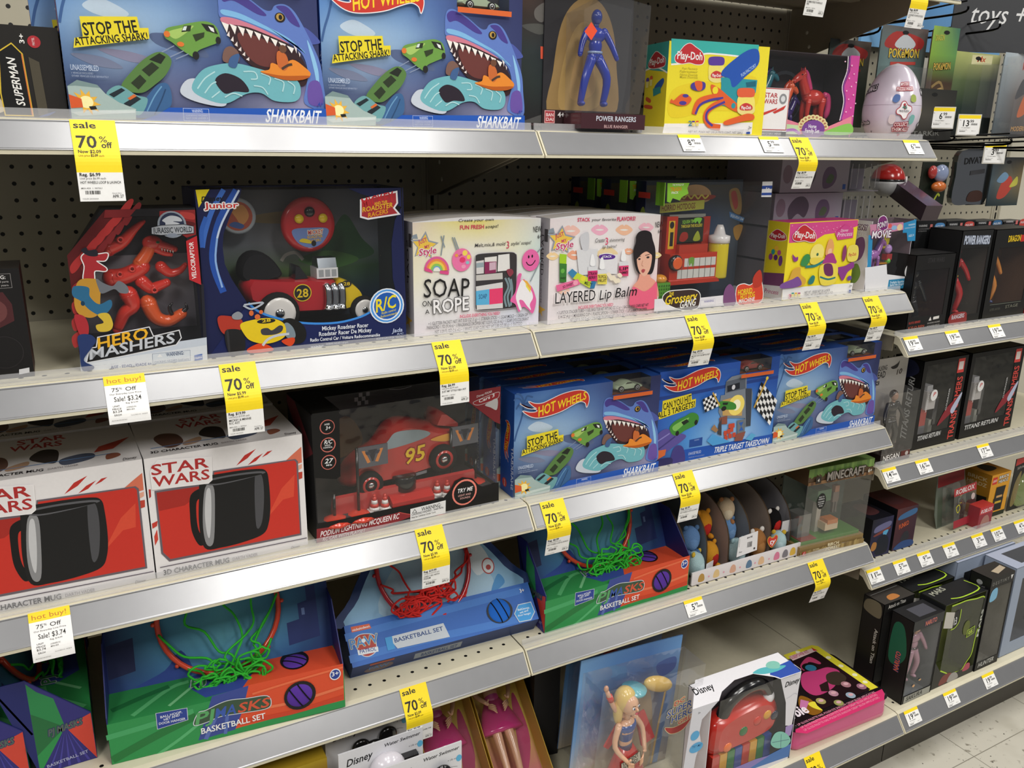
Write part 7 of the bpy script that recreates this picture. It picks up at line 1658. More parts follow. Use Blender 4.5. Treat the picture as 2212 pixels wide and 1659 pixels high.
again(e0, 'grey clear-ended box low in the stack, hidden behind the dough box', (51.6, -11.95, zs2+2.7), 0); again(e0, 'lowest grey clear-ended box, resting on the shelf behind the dough box', (51.6, -11.9, zs2+.02), 0)
# ================================================================== top shelf, remaining packages
b = MB(); W, H, D = 7.4, 3.9, 3; b.box(0, W, 0, D, 0, H, '1c1916', top='2c2824'); b.art([('b', 'c8b89c', [4.2,.2,4.9,.3,4.6,1.2,4.4,2.0,4.3,1.0]), ('b', '14100e', [2.2,2.2,3.6,2.8,4.4,2.2,4.2,1.6,3.0,1.2]), ('o', 'd8b838', .05), ('p', '0c0b0b', [4.9,.1,5.35,.1,5.95,.1,5.85,2.7,5.5,3.1,5.0,2.75,4.85,1.0]), ('l', 'd87c38', .05, [5.95,.1,5.85,2.7]), ('t', 'f0eeea', 'SUPERMAN', 5.72, .5, 5.55, 2.5, .34, 'bi'), ('e', 'b02c34', 6.4, 3.25, .26, .26), ('t', 'f0eeea', '3+', 6.02, 3.15, 6.02, 3.55, .2, 'b'), ('t', 'e8c8c8', 'MATTEL', 6.42, 3.1, 6.42, 3.42, .1, 'b'), ('p', '4c4638', [6.2,.1,6.6,.1,6.5,2.4,6.1,2.6]), ('b', '3c5088', [6.2,.05,6.9,.3,6.6,.1])]); solid(b, 'toy_box', 'black box with sideways white lettering at the left edge, top shelf', 'toy box', (-4.45, -14.5, zs1), 0)
b = MB(); W, H = 2.3, 8.4; b.box(0, 3.9, 0, 2.6, 0, H, '1e1c1f'); b.art([('g', 0, .8, 3.9, H, [['1c1c1e']*3, ['26302a', '202a2a', '1a1c20'], ['2c3634', '242c30', '1e2024'], ['3a2c24', '302a2a', '242226'], ['4a2c22', '50403c', '2c2626']]), ('b', '6c6864', [1.2,6.9,1.9,7.3,2.1,6.7,1.7,6.2,1.2,6.4]), ('b', '545450', [.3,5.9,1.4,6.1,2.3,5.9,1.5,5.5]), ('p', 'e0583c', [1.65,4.15,2.1,4.15,2.12,4.85,1.62,4.85]), ('p', '4c4c4c', [.1,.4,2.3,1.1,2.3,.5]), ('t', '5c4448', 'WARNING', .8, .28, 1.9, .28, .16, 'b')]); solid(b, 'toy_box', 'dark figure box with orange sticker beside the shark box', 'toy box', (27.2, -13.6, zs1), 0)
# blue figure blister pack
t = thing('blister_pack', 'clear blister pack holding a blue figure with small orange sticker', 'toy pack', (29.0, -13.7, zs1), 0); W, H = 6.6, 8.9
b = MB(); b.slab([(0,0),(W,0),(W,1.3),(W-.1,8.0),(4.9,8.6),(4.9,H),(4.4,11.0),(0,11.0)], -.12, 0, '2a282c')
b.art([('b', '9a7c4c', [.6,.9,.7,3.5,1.2,6.2,2.3,7.6,3.8,7.7,4.9,6.4,5.4,4.0,5.3,1.0]), ('b', 'b09058', [1.2,1.4,1.4,4,2.2,6,3.2,6.4,4.1,5,4.4,2,3,1.2]), ('b', 'c09a60', [2.0,2,2.4,4.6,3.4,4.8,3.8,2.4]), ('p', '2e181c', [0,.05,W,.05,W,1.25,0,1.25]), ('p', 'c8c8cc', [.1,7.9,2.2,9.2,1.6,9.3,.1,8.6]), ('p', '8c8c94', [.1,8.9,2.4,9.4,4.8,8.9,4.8,9.3,2.4,9.9,.1,9.3]), ('p', 'd0d0d4', [1.8,8.6,4.8,8.3,4.8,8.7,2,8.9]), ('p', '202024', [3.2,9.6,4.8,9.5,4.8,10.9,3.2,10.9])]+[('t', 'c0c0c4', 'ATTENTION AVERTISSEMENT', 3.3, 9.7+.16*k, 4.7, 9.7+.16*k, .09, '') for k in range(6)]+[('o', 'e0a8a8', .05), ('p', 'b03c44', [.2,.5,.85,.5,.85,1.15,.2,1.15]), ('t', 'f0dcdc', 'BAN', .27, .85, .8, .85, .2, 'b'), ('t', 'f0dcdc', 'DAI', .27, .58, .8, .58, .2, 'b'), ('t', 'e8e4e4', '4+', 1.1, .82, 1.6, .82, .32, 'b')]); part(b, 'backing_card', t)
action_figure(t, (3.05, -1.0, 1.5), 5.6, '2438a0', head='26388c', belt='8ca0c8', boots='2c3c94', stance=.13, label='plain blue action figure'); 
b = MB(); O = [(1.6,1.1),(5.9,1.1),(6.2,3.0),(6.35,7.4),(3.4,7.75),(1.5,6.8)]
b.slab(O, .05, 2.0, 'ffffff', 'blister'); b.box(1.5, 6.3, -2.1, -.1, .15, 1.05, '45282e', 'gloss', top='8c8890'); b.art([('t', 'c8ccd8', 'POWER RANGERS', 2.6, .62, 5.6, .62, .3, 'b'), ('t', 'c09c9c', 'BLUE RANGER', 3.2, .22, 5.0, .22, .18, 'b')], lambda u, v, w: (u, -2.1-w, v)); part(b, 'blister', t, 'moulded clear blister with maroon base')
b = MB(); b.art([('p', 'e8502c', [1.55,5.6,2.0,6.15,2.45,5.7,2.05,5.15])], lambda u, v, w: (u, -2.03-w, v)); part(b, 'sticker', t, 'orange diamond sticker')
# small red lettered box
b = MB(); W, H, D = 2.65, 3.2, 2.5; b.box(0, W, 0, D, 0, H, 'ece8e8', top='8c1c24', left='141214', right='5c1418', bottom='141214'); b.art([('o', 'a82830', .06), ('p', 'ece8e8', [.08,.45,W-.08,.45,W-.08,H-.08,.08,H-.08]), ('p', '141214', [0,0,W,0,W,.3,0,.3]), ('t', 'b02c34', 'STAR', .3, 2.55, 1.55, 2.55, .32, 'b'), ('t', 'b02c34', 'WARS', .3, 2.15, 1.55, 2.15, .32, 'b'), ('e', '8c8c90', 2.05, 2.5, .35, .35), ('e', 'd8d8dc', 2.05, 2.5, .2, .2), ('p', 'c83c34', [.2,1.5,1.6,1.9,1.5,1.75,.2,1.3]), ('p', 'c83c34', [1.2,1.6,2.4,2.1,2.2,1.8,1.4,1.5]), ('t', 'd8d4d4', 'MYSTERY MINIS', .4, .1, 2.2, .1, .12, 'b')]); solid(b, 'toy_box', 'small white box with red border and red block lettering on the top shelf', 'toy box', (45.75, -15.0, zs1+.0), -2)
# toy horse window box
t = thing('toy_box', 'pink and purple window box holding colourful toy horses', 'toy box', (46.0, -14.1, zs1), -3); W, H, D = 9.6, 5.75, 3.2
b = MB(); shell(b, W, D, H, .05, 'd060a4', '3c363c'); b.art([('g', .1, .1, W-.1, H-.2, [['4c3c48']*3, ['5c5460', '3c4850', '4c4450'], ['40383c', '4c4c54', '383034']]), ('e', '8c98a8', 5.6, 2.9, 1.9, 1.9), ('e', '4c444c', 5.6, 2.8, 1.75, 1.75)], lambda u, v, w: (u, D-.06-w, v)); b.art(ART['horse']); part(b, 'carton', t); pane(t, W, .05, H-.02)
horse(t, (3.1, 1.0, .5), 3.3, 'dc5a30', 'b83c20', 1, 'orange toy horse'); horse(t, (1.9, 1.9, 1.3), 3.4, '2c7888', '2c2c6c', 1, 'teal toy horse with navy mane'); horse(t, (6.8, 1.3, .8), 3.9, 'c83c34', 'd0447c', -1, 'red toy horse with pink tail'); horse(t, (4.6, 1.8, .3), 2.6, '3c2c74', '2c2050', 1, 'small dark purple toy horse'); horse(t, (7.9, 2.2, 1.2), 3.0, '4c5048', '3c3c38', -1, 'grey toy horse')
# puzzle eggs
def egg(label, at, yaw):
    t = thing('puzzle_egg', label, 'toy egg', at, yaw, 'pale lilac puzzle eggs'); b = MB(); P = []
    rad = lambda z: 2.15*max(1-((z-2.6)/3.15)**2, 0)**.5*(1-.14*(z-2.6)/3.15)+.01
    prof = [(1.2,0)]+[(rad(5.75*i/32), 5.75*i/32) for i in range(33)]; b.lathe(prof, 'd8cedc', 'gloss', seg=40)
    b.lathe([(rad(2.55)+.012, 2.54), (rad(2.6)+.012, 2.58)], 'c4b8c8', 'gloss', seg=40)
    fr = lambda u, v, w: ((rad(v)+.02+w)*math.sin(u/2.5), -(rad(v)+.02+w)*math.cos(u/2.5), v)
    star12 = [c for i in range(16) for c in ((.62 if i % 4 < 2 else .45)*math.cos(i*math.pi/8), 2.15+(.62 if i % 4 < 2 else .45)*math.sin(i*math.pi/8))]
    b.art([('o', 'b02c3c', .05), ('t', 'f4eef0', 'MYSTERY', -.45, 3.95, .45, 4.0, .24, 'b'), ('o', 'b02c3c', .05), ('t', 'f4eef0', 'PUZZLE INSIDE!', -.8, 3.6, .8, 3.65, .24, 'b'), ('o', 'b02c3c', .05), ('t', 'f4eef0', 'COLLECT', -.65, .95, .65, 1.0, .28, 'b'), ('o', 'b02c3c', .05), ('t', 'f4eef0', 'THEM ALL!', -.8, .58, .85, .63, .28, 'b'), ('o', 'b02c3c', .06), ('b', 'f0ecee', star12), ('t', '3c7c6c', '46', -.2, 2.25, .2, 2.25, .28, 'b'), ('t', '5c5864', 'PIECE PUZZLE', -.42, 2.02, .42, 2.02, .14, 'b'), ('b', '4c6ca8', [-1.1,2.9,-.9,3.3,-.5,3.25,-.5,2.9,-.8,2.7]), ('b', '98a84c', [.5,2.9,.6,3.3,1.0,3.25,1.05,2.85,.75,2.75]), ('b', 'e0d0d4', [-1.2,1.3,-1.1,1.8,-.7,1.75,-.65,1.3,-.9,1.1]), ('b', '7cb4b0', [.6,1.3,.7,1.8,1.1,1.75,1.1,1.3,.85,1.1]), ('b', 'c03048', [-.16,.38,.16,.38,0,.22])], fr)
    for du in (-4.1, 3.35): b.art([('o', '1c1a1e', .08), ('t', 'f0ecf0', 'HATCHIMALS', -1.2, 3.35, 1.3, 3.7, .42, 'b'), ('o', '1c1a1e', .05), ('t', 'f0ecf0', 'Mystery Puzzle', -1.1, 1.0, 1.1, 1.15, .26, 'b'), ('p', '3c3840', [-1.2,.42,1.2,.5,1.2,.62,-1.2,.54])], fr, du=du)
    part(b, 'egg_shell', t); return t
g0 = egg('pale lilac puzzle egg at the right end of the top shelf', (61.75, -13.2, zs1), -28); again(g0, 'pale lilac puzzle egg half hidden behind the toy horse box', (58.6, -9.0, zs1), 25)

# ================================================================== second shelf, left edge box
b = MB(); W, H, D = 5.4, 5.3, 3; b.box(0, W, 0, D, 0, H, '141213', top='2a2624', right='3c1014'); b.art([('p', '4c2226', [3.4,2.1,4.9,2.8,4.9,3.6,4.6,4.2,3.4,4.2]), ('b', '6c3c3c', [3.5,2.6,4.5,2.9,4.6,3.6,3.8,4.0]), ('o', '8c8888', .02), ('p', '141213', [3.0,4.4,5.0,4.4,5.0,5.05,3.0,5.05]), ('t', 'e4e0e0', 'WARNING:', 3.6, 4.82, 4.8, 4.82, .18, 'b'), ('t', 'b8b4b4', 'CHOKING HAZARD-Small parts', 3.1, 4.65, 4.9, 4.65, .1, ''), ('t', 'b8b4b4', 'Not for children under 3 years.', 3.1, 4.48, 4.9, 4.48, .1, ''), ('e', '282426', 4.3, 1.3, .8, .8), ('e', '141213', 4.3, 1.3, .76, .76), ('p', 'd8d8dc', [4.75,.15,5.2,.2,5.22,.45,4.78,.4])]); solid(b, 'toy_box', 'black box with white warning panel at the left edge, second shelf', 'toy box', (-5.35, -14.35, zs2), 0)

# ================================================================== black race car box
t = thing('toy_box', 'black window box with red race car, cones and try me badge', 'toy box', (13.42, -14.83, zs3), 1.9); W, H, D = 12.5, 8.1, 4.9
b = MB(); shell(b, W, D, H, .06, '0f0e0f', '2a2628', top=False, right=False); b.box(0, W, 2.9, D, H-.06, H, '111011'); b.box(0, .06, 0, 2.9, H-.06, H, '111011'); b.box(0, 1.75, 0, 2.9, H-.05, H, '111011'); b.box(W-.06, W, 0, D, 0, 1.2, '0f0e0f'); b.box(.1, W-.1, .3, D-.1, .06, 1.0, '3a3638')
b.art([('g', .1, 1, W-.1, H-.1, [['2a2424']*3, ['3c2c28', '3a2a28', '302a2c'], ['2c2a2c', '38302e', '242428'], ['1c1a1c', '1e1c1e', '1a1a1c']]), ('b', '6c4c28', [2.0,3.5,2.6,5.2,3.6,6.0,4.4,5.4,4.8,4.0,3.4,3.2])]+[('p', '8c8888' if (i+j) % 2 else '1c1c1c', [4.3+i*.25+j*.06,6.6+j*.28,4.55+i*.25+j*.06,6.6+j*.28,4.55+i*.25+j*.06,6.88+j*.28,4.3+i*.25+j*.06,6.88+j*.28]) for i in range(4) for j in range(3)]+[('l', 'a8a4a4', .03, [6.8,7.4,7.6,7.3,8.4,7.4])], lambda u, v, w: (u, D-.07-w, v)); b.art([('p', '6c2028', [0,H-2.4,3.2,H-.1,D,H-.1,D,H-.6,1.8,H-3.4]), ('b', '4c4848', [1.6,5.2,2.6,5.8,2.8,6.6,2.0,6.4])], lambda u, v, w: (-w, u, v)); b.art(ART['carbox']); part(b, 'carton', t); pane(t, W, .06, H, top=2.9, D=D, side=(W,))
b = MB(); b.prism([(1.0,1.0),(1.0,2.1),(1.2,2.2),(1.7,1.0)], 1.4, 11.2, 'b83a38', 'gloss'); b.prism([(.3,.9),(.3,1.3),(.8,1.6),(2.4,1.7),(2.4,.9)], 5.0, 7.9, 'c0302c', 'gloss'); part(b, 'podium', t, 'red podium with ramp')
b = MB(); b.lathe([(.75,0),(.8,.05),(.8,.9),(.75,.95),(.01,.95)], '161617', 'gloss', (6.3, 1.5, 1.7), 'z', 24); part(b, 'turntable', t, 'black round turntable')
for x, y in ((3.9,.6), (4.5,.35), (8.3,.75), (8.9,.5)):
    b = MB(); r0 = .36
    for k in range(4): b.lathe([(r0-k*.065, k*.22), (r0-.06-k*.065, k*.22+.22)], ('e8e4e0', 'cc3c30')[k % 2], 'gloss', (x, y, 1.05), 'z', 14)
    b.ball((x,y,2.0), .11, 'cc3c30'); b.box(x-.4, x+.4, y-.3, y+.3, .98, 1.06, 'e8e4e0', 'gloss'); part(b, 'toy_cone', t, 'striped red and white cone')
for x, y, fl in ((1.35,.5,0), (2.9,.5,1), (9.6,1.1,1), (11.7,1.6,0)):
    b = MB(); b.lathe([(1.05,0),(.95,.15),(.3,.42),(.01,.45)], 'd0402c', 'gloss', (x, y+.2, .75), 'z', 8); b.tube([(x,y+.2,1.1),(x,y+.2,5.3 if fl else 2.6)], .1, '141414'); part(b, 'flag_stand', t, 'red base with black pole')
    if fl:
        b = MB(); z = 3.95 if x < 5 else 4.0; b.box(x, x+2.0, y+.15, y+.22, z, z+1.35, '4c4e58', 'gloss'); b.art([('p', 'd0803c', [.3,1.1,.5,1.1,.85,.3,.65,.25]), ('p', 'd0803c', [1.7,1.1,1.5,1.1,1.15,.3,1.35,.25]), ('p', '20222c', [.7,1.1,1.3,1.1,1.05,.35,.95,.35]), ('p', '2c3040', [.5,1.0,.8,1.0,.9,.8,.6,.8]), ('p', '2c3040', [1.2,1.0,1.5,1.0,1.4,.8,1.1,.8])], lambda u, v, w: (x+u, y+.15-w, z+v)); part(b, 'toy_flag', t, 'grey flag with orange V')
car = bpy.data.objects.new('toy_race_car', None); col.objects.link(car); car.parent = t; car['label'] = 'plain red toy race car with number 95'
b = MB(); bulge(b, catmull([(2.6,2.2),(2.5,3.2),(3.3,4.0),(4.6,4.6),(5.6,5.8),(6.6,6.1),(8.0,5.75),(9.4,5.2),(10.3,4.9),(10.3,3.2),(9.6,2.6),(6.0,2.1)], 4), 1.5, 3.9, 'b62c26', k=.2); part(b, 'car_body', car)
b = MB(); b.art([('b', '8c9aa0', [5.0,4.55,5.35,5.2,5.9,5.6,7.4,5.5,8.2,5.1,7.2,4.75]), ('o', '8c2018', .05), ('t', 'e8c02c', '95', 6.35, 3.3, 7.75, 3.45, 1.05, 'bi'), ('b', 'd89838', [8.2,4.7,9.6,4.9,10.1,4.5,9.2,4.4]), ('p', '7c7c80', [6.9,2.35,7.9,2.45,7.9,2.65,6.9,2.55])], lambda u, v, w: (u, 1.47-w, v)); part(b, 'side_decal', car)
b = MB(); bulge(b, [(8.6,5.5),(9.0,6.3),(9.4,6.25),(10.4,5.4),(10.4,5.1)], 1.6, 3.8, 'a42824'); part(b, 'spoiler', car)
for x, z, r in ((3.9,2.5,.85), (9.0,3.3,.95)):
    b = MB(); wheel(b, x, 1.3, z, r, .5, 'c03c34'); part(b, 'wheel', car)

# ================================================================== ball and hoop sets on the fourth shelf
zs4 = ZT[3]+.02
def hoop_net(t, cx, cz, R, yb, zb, colr, net, seed, heap, lean):
    dy = lambda z: yb+(z-zb)*math.tan(math.radians(lean))
    b = MB(); ring = [(cx+R*math.cos(a*math.pi/20), dy(cz+R*.92*math.sin(a*math.pi/20))-.3, cz+R*.92*math.sin(a*math.pi/20)) for a in range(40)]; b.tube(ring, .17, colr, 'gloss', 8, True)
    for a in range(0, 40, 5): p = ring[a]; b.ball((p[0]+.22*math.cos(a*math.pi/20), p[1], p[2]+.22*math.sin(a*math.pi/20)), .14, colr, seg=8, rings=6)
    part(b, 'hoop', t, 'plastic hoop ring'); rnd = random.Random(seed); b = MB()
    hx, hy, hz, wx, wz = heap
    for i in range(9):
        a = math.pi*(i*.25+.05); p0 = (cx+R*math.cos(a), dy(cz+R*.92*math.sin(a))-.45, cz+R*.92*math.sin(a)); q = [p0]
        for k in range(1, 6):
            f = k/6; q.append((p0[0]+(hx+rnd.uniform(-wx,wx)*.6-p0[0])*f+rnd.uniform(-.35,.35), p0[1]+(hy-p0[1])*f-.12-rnd.random()*.2, p0[2]+(hz-p0[2])*f-.6*math.sin(math.pi*f)*(.3+rnd.random())))
        b.tube(catmull(q+[(hx+rnd.uniform(-wx,wx), hy-.1, hz+rnd.uniform(-wz,wz))], 4, False), .075, net, 'matte', 6)
    for i in range(20):
        x = hx+rnd.uniform(-wx,wx); z = hz+rnd.uniform(-wz,wz); r = rnd.uniform(.4,.85); n = 10; ph = rnd.random()*6; sq = rnd.uniform(.5,1)
        b.tube(catmull([(x+r*math.cos(ph+2*math.pi*k/n)+rnd.uniform(-.12,.12), hy-.1-rnd.random()*.25-(.35 if z < hz else 0), z+r*sq*math.sin(ph+2*math.pi*k/n)+rnd.uniform(-.12,.12)) for k in range(n)], 3), .07, net, 'matte', 6, True)
    part(b, 'net', t, 'tangled cord net')
def ball_cap(b, c, r, d, axis, colr, rot):
    """rounded piece of the ball bulging through a hole, with two black seams"""
    ax = (r, d, r) if axis == 'y' else (r, r, d); b.ball(c, ax, colr, 'matte', seg=20, rings=14)
    for off in (-.3, .35):
        P = []
        for k in range(11):
            s = -1+.2*k; u = math.cos(rot)*off+(-math.sin(rot))*s*.93; v = math.sin(rot)*off+math.cos(rot)*s*.93; q = max(1-u*u-v*v, 0)**.5
            P.append((c[0]+u*r, c[1]-q*d-.005, c[2]+v*r) if axis == 'y' else (c[0]+u*r, c[1]+v*r, c[2]+q*d+.005))
        b.tube(P, .045, '121014', 'matte', 6)
def green_set(label, at, yaw, seed):
    t = thing('ball_set_box', label, 'toy box', at, yaw, 'green and orange ball and hoop sets'); W, H, D = 13.4, 2.68, 2.9; b = MB()
    b.box(0, W, 0, D, 0, H, '2f9450', left='24307c', right='b84028', top='2f8a4a', back='24307c'); b.art(ART['pjf']); b.art(ART['pjt'], TOP(H))
    ln = 24; T = math.tan(math.radians(ln)); zt = 8.7; arch = [(0,H),(W,H),(W,zt-2.2),(W-.9,zt-.6),(W-2.6,zt),(2.6,zt),(.9,zt-.6),(0,zt-2.2)]
    bf = lambda u, v, w: (u, D+(v-H)*T-w*math.cos(math.radians(ln)), v+w*math.sin(math.radians(ln))); b.slab(arch, -.1, 0, '1c3068', 'card', bf)
    b.art([('g', .1, H, W-.1, zt-2.2, [['1c3470', '2c5c94', '3474a4', '2c5c94', '1c3470'], ['1a2c60', '4c8cb0', '68b0c8', '4c8cb0', '1c2c60'], ['162454', '3c7ca4', '58a0bc', '3c80a8', '1c3470']]), ('p', '1c2450', [.1,5.2,1.6,5.4,1.6,3.6,.1,3.4]), ('p', '24346c', [10.6,3.2,12.6,3.4,12.6,6.4,12.0,6.4,12.0,5.6,11.4,5.5,11.4,4.6,10.6,4.5]), ('b', '24408c', [1.5,H,3.2,3.3,4.2,4.2,4.6,H]), ('p', '6c84b8', [11.6,4.8,11.8,4.8,11.8,5.2,11.6,5.2]), ('o', '141c3c', .12), ('t', '3c8c54', 'PJ', 3.6, 6.9, 5.4, 7.0, 1.2, 'b'), ('o', '141c3c', .12), ('t', '38489c', 'MA', 5.6, 7.0, 7.6, 7.0, 1.2, 'b'), ('o', '141c3c', .12), ('t', 'c8442c', 'SKS', 7.8, 7.0, 10.4, 6.9, 1.2, 'b')], bf)
    for x, cc in ((0, 0), (W-.06, 0)):
        wing = [(0,0),(0,3.1),(D,6.1),(D+(6.1-H)*T,6.1),(D,0)]; vs = [(x, p[0], p[1]) for p in wing]+[(x+.06, p[0], p[1]) for p in wing]; n = 5
        b.add(vs, [(i, (i+1) % n, (i+1) % n+n, i+n) for i in range(n)]+[tuple(range(n)), tuple(range(n, 2*n))], '20286c')
    sw = lambda u, v, w: (-.004-w, u, v); cx, cy = 1.35, 2.6
    rays = [('p', '33307c', [0,0,0,3.05,D,6.05,D,0])]
    for a0, a1, c in ((95,160,'2c8c50'),(160,200,'24703f'),(200,245,'2f9450'),(-45,45,'d84838'),(45,62,'7c3870')):
        A0, A1 = math.radians(180-a0), math.radians(180-a1)
        pts = [(cx, cy)]+[(min(max(cx+4*math.cos(A0+(A1-A0)*k/6), .02), D-.02), min(max(cy+4*math.sin(A0+(A1-A0)*k/6), .02), 3.05+.9*max(cx+4*math.cos(A0+(A1-A0)*k/6), 0))) for k in range(7)]; rays.append(('p', c, [q for p in pts for q in p]))
    for k in range(5): rays.append(('p', '4844a0', [cx, cy, .35+k*.5, .05, .5+k*.5, .05]))
    b.art(rays, sw); b.art([('o', '3c4468', .04), ('t', '5c6c60', 'PJ MASKS', -2.2, 2.3, -.5, 2.5, .42, 'bi'), ('t', 'b0b4d8', 'BASKETBALL SET', -2.5, .3, -.4, .55, .2, 'b')], lambda u, v, w: (-.012-w, -u, v))
    part(b, 'carton', t)
    b = MB(); ball_cap(b, (10.63, .02, 1.65), .86, .17, 'y', '5c38a0', .5); ball_cap(b, (10.74, 2.05, H-.03), .8, .17, 'z', '5c38a0', .9); part(b, 'ball', t, 'purple ball showing through two round holes')
    hoop_net(t, 6.6, 6.0, 3.6, D, H, 'dc4a30', '3cc03c', seed, (7.3, D-.9, 3.3, 2.0, .9), ln); return t
p0 = green_set('large green and orange ball set below the front mug box', (1.0, -14.64, zs4), -5.2, 3)
green_set('green and orange ball set right of the tilted blue one', (29.75, -14.68, zs4), 0, 11)
again(p0, 'ball set turned sideways, right one of the swirl-patterned pair at left', (.3, -13.62, zs4), 90); again(p0, 'ball set turned sideways, cut by the left edge of the picture', (-3.05, -13.66, zs4), 90)
# blue ball set, tipped back
t = thing('ball_set_box', 'blue ball set tipped back with its red hoop and net', 'toy box', (15.5, -13.95, zs4), -2.2); W = 13.85; b = MB()
b.prism([(.75,0),(0,1.27),(1.85,3.3),(3.6,1.8),(3.2,0)], 0, W, '2a64b8', 'card', '1c4484'); q = Vector((0, 1.85, 2.03)).normalized(); fr = plane((0,0,1.27), (1,0,0), q); b.art(ART['pawf'], fr, su=1, sv=1)
fb = plane((0,.75,0), (1,0,0), (0,-.75,1.27)); b.art([('g', 0, .05, W, 1.45, [['1c3060']*3, ['243c74']*3]), ('p', '8c94a0', [4.4,.35,7.9,.35,7.9,1.1,4.4,1.1]), ('t', '1c3c74', 'BASKETBALL SET', 4.9, .5, 7.6, .5, .42, 'b'), ('p', 'a85038', [1.2,1.1,2.9,1.1,2.9,1.35,1.2,1.35]), ('b', '6c5c60', [.9,.5,1.5,.9,2.6,.95,2.9,.5,2.2,.15,1.3,.15]), ('t', '4c74a8', 'PAW', 1.2, .5, 2.6, .5, .4, 'b')], fb)  # lower face: print repeated in darker tones, its shade put into the colours
ln = 33; T = math.tan(math.radians(ln)); bf = lambda u, v, w: (u, 2.1+(v-3.0)*T-w*.84, v+w*.54); b.slab(catmull([(.3,2.9),(W-.3,2.9),(W-.8,4.5),(W-3.5,7.2),(W*.5,8.0),(3.5,7.2),(.8,4.5)], 5), -.1, 0, '1c3468', 'card', bf)
b.art([('b', '8cb8d8', [.9,2.9,W-.9,2.9,W-1.4,4.4,W-3.7,6.8,W*.5,7.5,3.7,6.8,1.4,4.4]), ('b', 'a8c8dc', [3,3,4,5.5,7,6.6,10,5.5,11,3]), ('b', 'd8e4ec', [10.2,4.2,11.4,4.9,10.6,6.3,9.6,6.0]), ('e', 'b84844', 11.2, 4.6, .5, .5), ('e', 'e8eef2', 11.2, 4.6, .42, .42), ('e', 'b84844', 11.2, 4.52, .2, .16), ('b', '4c90c8', [11.0,3.0,12.2,3.4,11.8,4.0])], bf)
part(b, 'carton', t); b = MB(); ball_cap(b, (0,0,0), .86, .2, 'z', '2468c8', .3)
o = part(b, 'ball', t, 'blue ball showing through a round hole'); c0 = fr(11.04, 1.25, .0); o.location = (c0[0]*IN, c0[1]*IN, c0[2]*IN); o.rotation_euler = Euler((math.radians(47.6), 0, 0))
hoop_net(t, 6.3, 5.6, 3.4, 2.1, 3.0, 'b8242c', 'd0302c', 5, (6.3, 2.0, 4.0, 2.2, .5), ln)

# ================================================================== soft toy tray
tr = thing('display_tray', 'low white counter tray with arched grey dividers for soft toys', 'display tray', (43.85, -14.35, zs4), -.4); W, D = 12.2, 8.6
b = MB(); b.box(0, W, 0, .12, 0, 1.2, 'e6e2e4'); b.box(0, W, 0, D, 0, .1, '6c625a'); b.art([('g', .05, .05, W-.05, 1.15, [['dcd6d8']*3, ['e8e2e4']*3])]+[('b', c, [x-.3,.25,x-.25,.75,x,.95,x+.28,.75,x+.3,.25]) for x, c in ((1.0,'b89048'),(2.6,'e0c088'),(4.4,'d8a890'),(6.2,'5c7c9c'),(7.6,'e0b890'),(9.4,'d87c9c'),(10.4,'7c7880'),(11.3,'d8b048'))]+[('e', 'e89cb0', x, .5, .08, .08) for x in (1.8,3.4,5.2,6.9,8.5)]); part(b, 'tray_base', tr)
def arch_board(x, c, e):
    P = [(D-.1,.1),(D-.1,5.7)]+[(5.4-4.2*math.sin(a*math.pi/16), 2.1+3.6*math.cos(a*math.pi/16)) for a in range(0, 9)]+[(1.1,.1)]
    b = MB(); n = len(P); vs = [(x, p[0], p[1]) for p in P]+[(x+.14, p[0], p[1]) for p in P]; b.add(vs, [(i, (i+1) % n, (i+1) % n+n, i+n) for i in range(n)], e, 'matte'); b.add(vs, [tuple(range(n)), tuple(range(n, 2*n))], c, 'matte'); part(b, 'divider', tr)
for x, c in ((.1,'8a8080'), (2.4,'7c848c'), (4.8,'a08c84'), (7.2,'84888f'), (9.6,'98897f'), (12.0,'8c8a90')): arch_board(x, c, '4c3c2c')
def soft_toy(label, at, yaw, s, body, belly, extra, tagc=None):
    t = thing('soft_toy', label, 'soft toy', at, yaw, 'small bean-shaped soft toys in the tray'); b = MB(); b.ball((0,0,s*1.15), (s*.85,s*.85,s*1.15), body, 'plush', seg=18, rings=12); part(b, 'body', t)
    b = MB(); b.ball((0,-s*.42,s*1.0), (s*.55,s*.5,s*.75), belly, 'plush'); part(b, 'belly', t)
    for sx in (-1, 1): b = MB(); b.ball((sx*s*.5,-.1,s*2.2), (s*.22,s*.14,s*.24), extra, 'plush'); part(b, 'ear', t)
    for sx in (-1, 1): b = MB(); b.ball((sx*s*.42,-s*.7,s*.25), (s*.24,s*.34,s*.22), extra, 'plush'); part(b, 'foot', t)
    if tagc: b = MB(); b.slab([(.1,s*.3),(s*1.3,s*.2),(s*1.4,s*1.3),(.2,s*1.4)], s*1.0, s*1.03, tagc); part(b, 'paper_tag', t)
    return t
X4 = lambda x, y, z: (43.85+x, -14.35+y, zs4+z)
s0 = soft_toy('pale aqua soft toy with yellow feet, lowest in the left bay', X4(1.2, 1.15, .12), 20, .98, 'b0ccd0', 'bcd4d8', 'd8b440', 'e4e2e4')
soft_toy('blue soft toy lying on the pale aqua one in the left bay', X4(1.25, 2.0, 2.0), -15, .98, '6488b8', '6c90c0', '54749c'); soft_toy('yellow soft toy with red top in the second bay', X4(3.4, 1.9, .12), 10, 1.0, 'd89830', 'b8302c', 'd89830'); soft_toy('orange-yellow soft toy under the rail at the back of the second bay', X4(3.5, 3.2, 2.3), 0, 1.05, 'd8922c', 'c4342c', 'd8922c')
